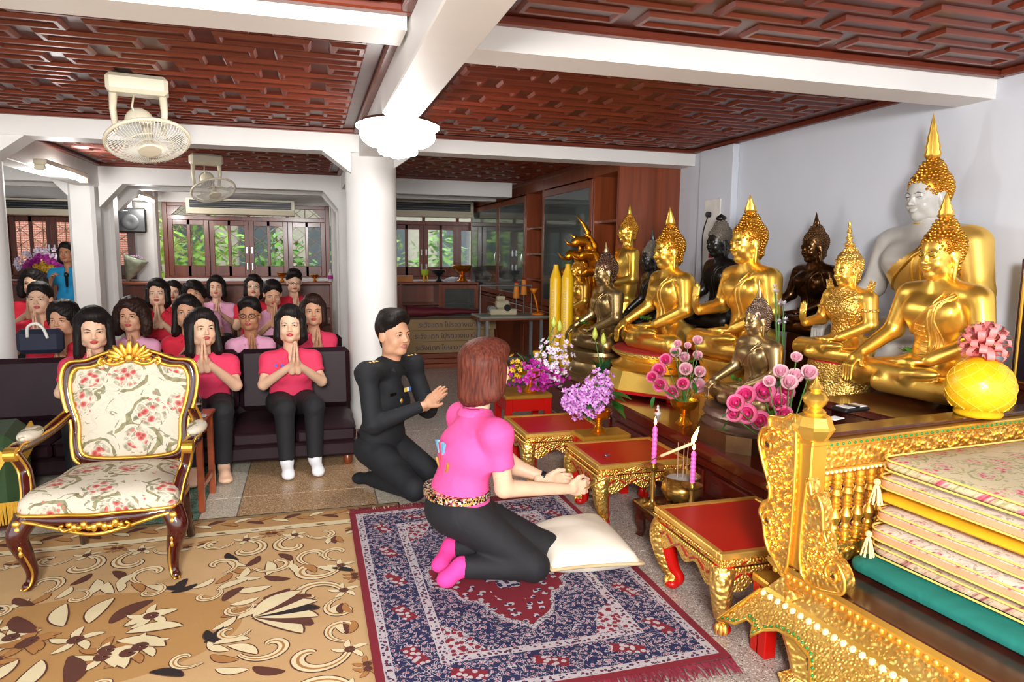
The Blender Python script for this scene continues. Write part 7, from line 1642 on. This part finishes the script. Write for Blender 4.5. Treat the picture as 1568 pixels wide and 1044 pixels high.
MB().box2((-.2, 0, 0), (.2, .24, hh), .02).build('cabinet', M_blk, s_); MB().lathe([(.10, 0), (.11, .012), (.09, .02), (.03, .006), (0, .004)], (0, 0, 0), 24, R=rotm(math.pi/2)).xf(None, (0, .0, hh*.42)).build('cone', plain('cone_grey', '#1e1e20', .5), s_, 40); MB().box2((-.03, .08, hh), (.03, .14, hh+.2)).build('bracket', M_gm, s_); MB().box2((-.17, -.006, hh*.86), (-.02, .0, hh*.9)).build('badge', M_chrome, s_)
M_tube = NT('tube_glow').out((1, 1, 1), .5, 0, Emission_Color=(.95, .98, 1, 1), Emission_Strength=6.0)
def lamp_light(name, loc, power, size=.0, parent=None):
    l = bpy.data.lights.new(name, 'POINT'); l.energy = power; l.shadow_soft_size = .08; l.color = (1, .97, .93); o = bpy.data.objects.new(name, l); COL.objects.link(o); o.location = loc
def tube(label, a, b):
    a, b = np.array(a), np.array(b); t = thing('tube_light', label, 'lamp', (a+b)/2, math.atan2(b[1]-a[1], b[0]-a[0]), 'fluorescent tube lights'); L = np.linalg.norm(b-a)/2
    MB().box2((-L, -.05, 0), (L, .05, .05), .008).build('housing', M_plw, t); MB().cyl((-L+.03, 0, -.02), (L-.03, 0, -.02), .02, n=12).build('tube', M_tube, t, True)
    lamp_light('tube_glow_light', ((a+b)/2)+np.array([.0, 0, -.12]), 40)
    for s in (-1, 1): MB().box2((s*L-.02, -.04, -.045), (s*L+.02, .04, .0), .006).build('end_cap', M_plw, t)
zt = 2.08; y0 = at_z(22, 253, zt)[1]; xx = XL+.19; tube('fluorescent tube light on the beam left of the near fan', (xx, 6.9, 2.17), (xx, 8.1, 2.17)); tube('farther fluorescent tube light beside the loudspeaker', (xx, 10.3, 2.17), (xx, 11.3, 2.17))
def fan(label, px, py, Yc, tilt, rz):
    p = at_z(px, py, ZC-.02); t = thing('ceiling_fan', label, 'fan', (p[0], p[1], ZC-.018), rz, 'wall type fans hung from the ceiling')
    b = MB().box2((-.15, -.08, -.10), (.15, .08, 0), .02); b.build('mount_box', M_plw, t, 40)
    for s in (-1, 1): MB().tube([(s*.12, 0, -.09), (s*.125, 0, -.18), (s*.115, 0, -.30)], [.022, .018, .014], 8).build('bracket_arm', M_plw, t, True)
    MB().ball((0, 0, -.24), (.075, .085, .075), 16, 10).build('motor', M_plw, t, True)
    R = rotm(tilt, -.14, .0); c0 = np.array([.04, -.10, -.35]); g = MB()
    for rr in (.205, .12, .06): g.tube([(rr*math.cos(a), rr*math.sin(a), -.03 if rr < .2 else 0) for a in np.linspace(0, 2*math.pi, 33)[:-1]], .004 if rr < .2 else .011, 6, closed=True)
    g.xf(R, c0); g.build('guard_ring', M_plw, t, True); sp = MB(); n = 72
    for k in range(n):
        a = 2*math.pi*k/n; d = np.array([math.cos(a), math.sin(a), 0]); sp.tube([d*.05+np.array([0, 0, -.055]), d*.13+np.array([0, 0, -.05]), d*.19+np.array([0, 0, -.025]), d*.205], .0016, 4); sp.tube([d*.05+np.array([0, 0, .06]), d*.15+np.array([0, 0, .05]), d*.205], .0016, 4) if k % 2 == 0 else None
    sp.xf(R, c0); tag(sp.build('guard_wires', plain('wire_white', '#e3dfd2', .35), t), kind='stuff')
    MB().lathe([(0, -.066), (.055, -.064), (.06, -.056), (.05, -.05), (0, -.05)], (0, 0, 0), 24).xf(R, c0).build('centre_cap', M_plw, t, 40)
    MB().cyl((0, 0, -.04), (0, 0, .09), .028, n=12).xf(R, c0).build('hub', M_plw, t)
    for k in range(3):
        a = 2.094*k; P = []
        for u in np.linspace(0, 1, 6): P.append([((.03+.15*u)*math.cos(a+v)*1.0, (.03+.15*u)*math.sin(a+v), .02*v/.5) for v in np.linspace(-.42*(.5+.6*u), .42*(.5+.6*u), 5)])
        MB().grid(P).xf(R, c0).build('blade', plain('blade_clear', '#c9ccc8', .25), t, True)
    MB().tube([(-.02, -.02, -.1), (-.03, -.05, -.17), (-.01, -.06, -.22)], .005, 6).build('cord', M_plw, t, True)
    return t
fan('nearer ivory oscillating fan hung below the coffered ceiling', 210, 118, 4.4, -.42, .15); fan('farther ivory fan hung in the next ceiling bay', 315, 237, 7.7, -.5, .3)
lp = at_z(612, 170, 2.22); M_glow = NT('lamp_glow').out((1, 1, 1), .4, 0, Emission_Color=(1, .98, .95, 1), Emission_Strength=4.0)
lm = thing('ceiling_lamp', 'glowing white tiered glass lamp fixed under the long beam', 'lamp', (XC, lp[1]+.28, 2.22))
MB().lathe([(0, 0), (.20, 0), (.205, -.015), (.18, -.02), (0, -.02)], (0, 0, 0), 36).build('ceiling_plate', M_chrome, lm, 40); MB().lathe([(.19, -.02), (.238, -.03), (.24, -.04), (.225, -.052), (.20, -.055)], (0, 0, 0), 40).build('top_rim', M_glow, lm, True)
MB().lathe([(.20, -.055), (.215, -.08), (.205, -.11), (.17, -.14), (.10, -.155), (0, -.158)], (0, 0, 0), 40, flute=(.02, 16)).build('glass_dish', M_glow, lm, True)
for k in range(8): MB().ball((.085*math.cos(k*.785), .085*math.sin(k*.785), -.17), (.03, .03, .027), 12, 8).build('glass_petal', M_glow, lm, True)
MB().lathe([(.09, -.15), (.07, -.19), (.03, -.21), (0, -.215)], (0, 0, 0), 20).build('glass_drop', M_glow, lm, True)
# wall conduit strip, socket panel and calendar strip on the white wall
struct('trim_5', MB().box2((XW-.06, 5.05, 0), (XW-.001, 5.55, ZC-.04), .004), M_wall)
pn = thing('socket_panel', 'white electrical socket panel with black plug on the wall behind the black statue', 'panel', (XW-.075, 5.3, at_x(1072, 420, XW)[2]-.1)); MB().box2((0, -.12, 0), (.014, .12, .75), .004).build('plate', M_whp, pn); MB().cyl((-.03, .03, .62), (0, .03, .62), .025, n=10).build('plug', M_blk, pn); MB().tube(spline([(-.02, .03, .6), (-.03, .08, .45), (-.02, .09, .2), (-.02, .06, .0)], 16), .006, 6).build('cable', M_blk, pn, True); MB().box2((-.002, -.05, .25), (.0, .02, .29)).build('red_mark', M_red, pn)
lamp_light('ceiling_lamp_light', (XC, lp[1]+.28, 1.90), 25)
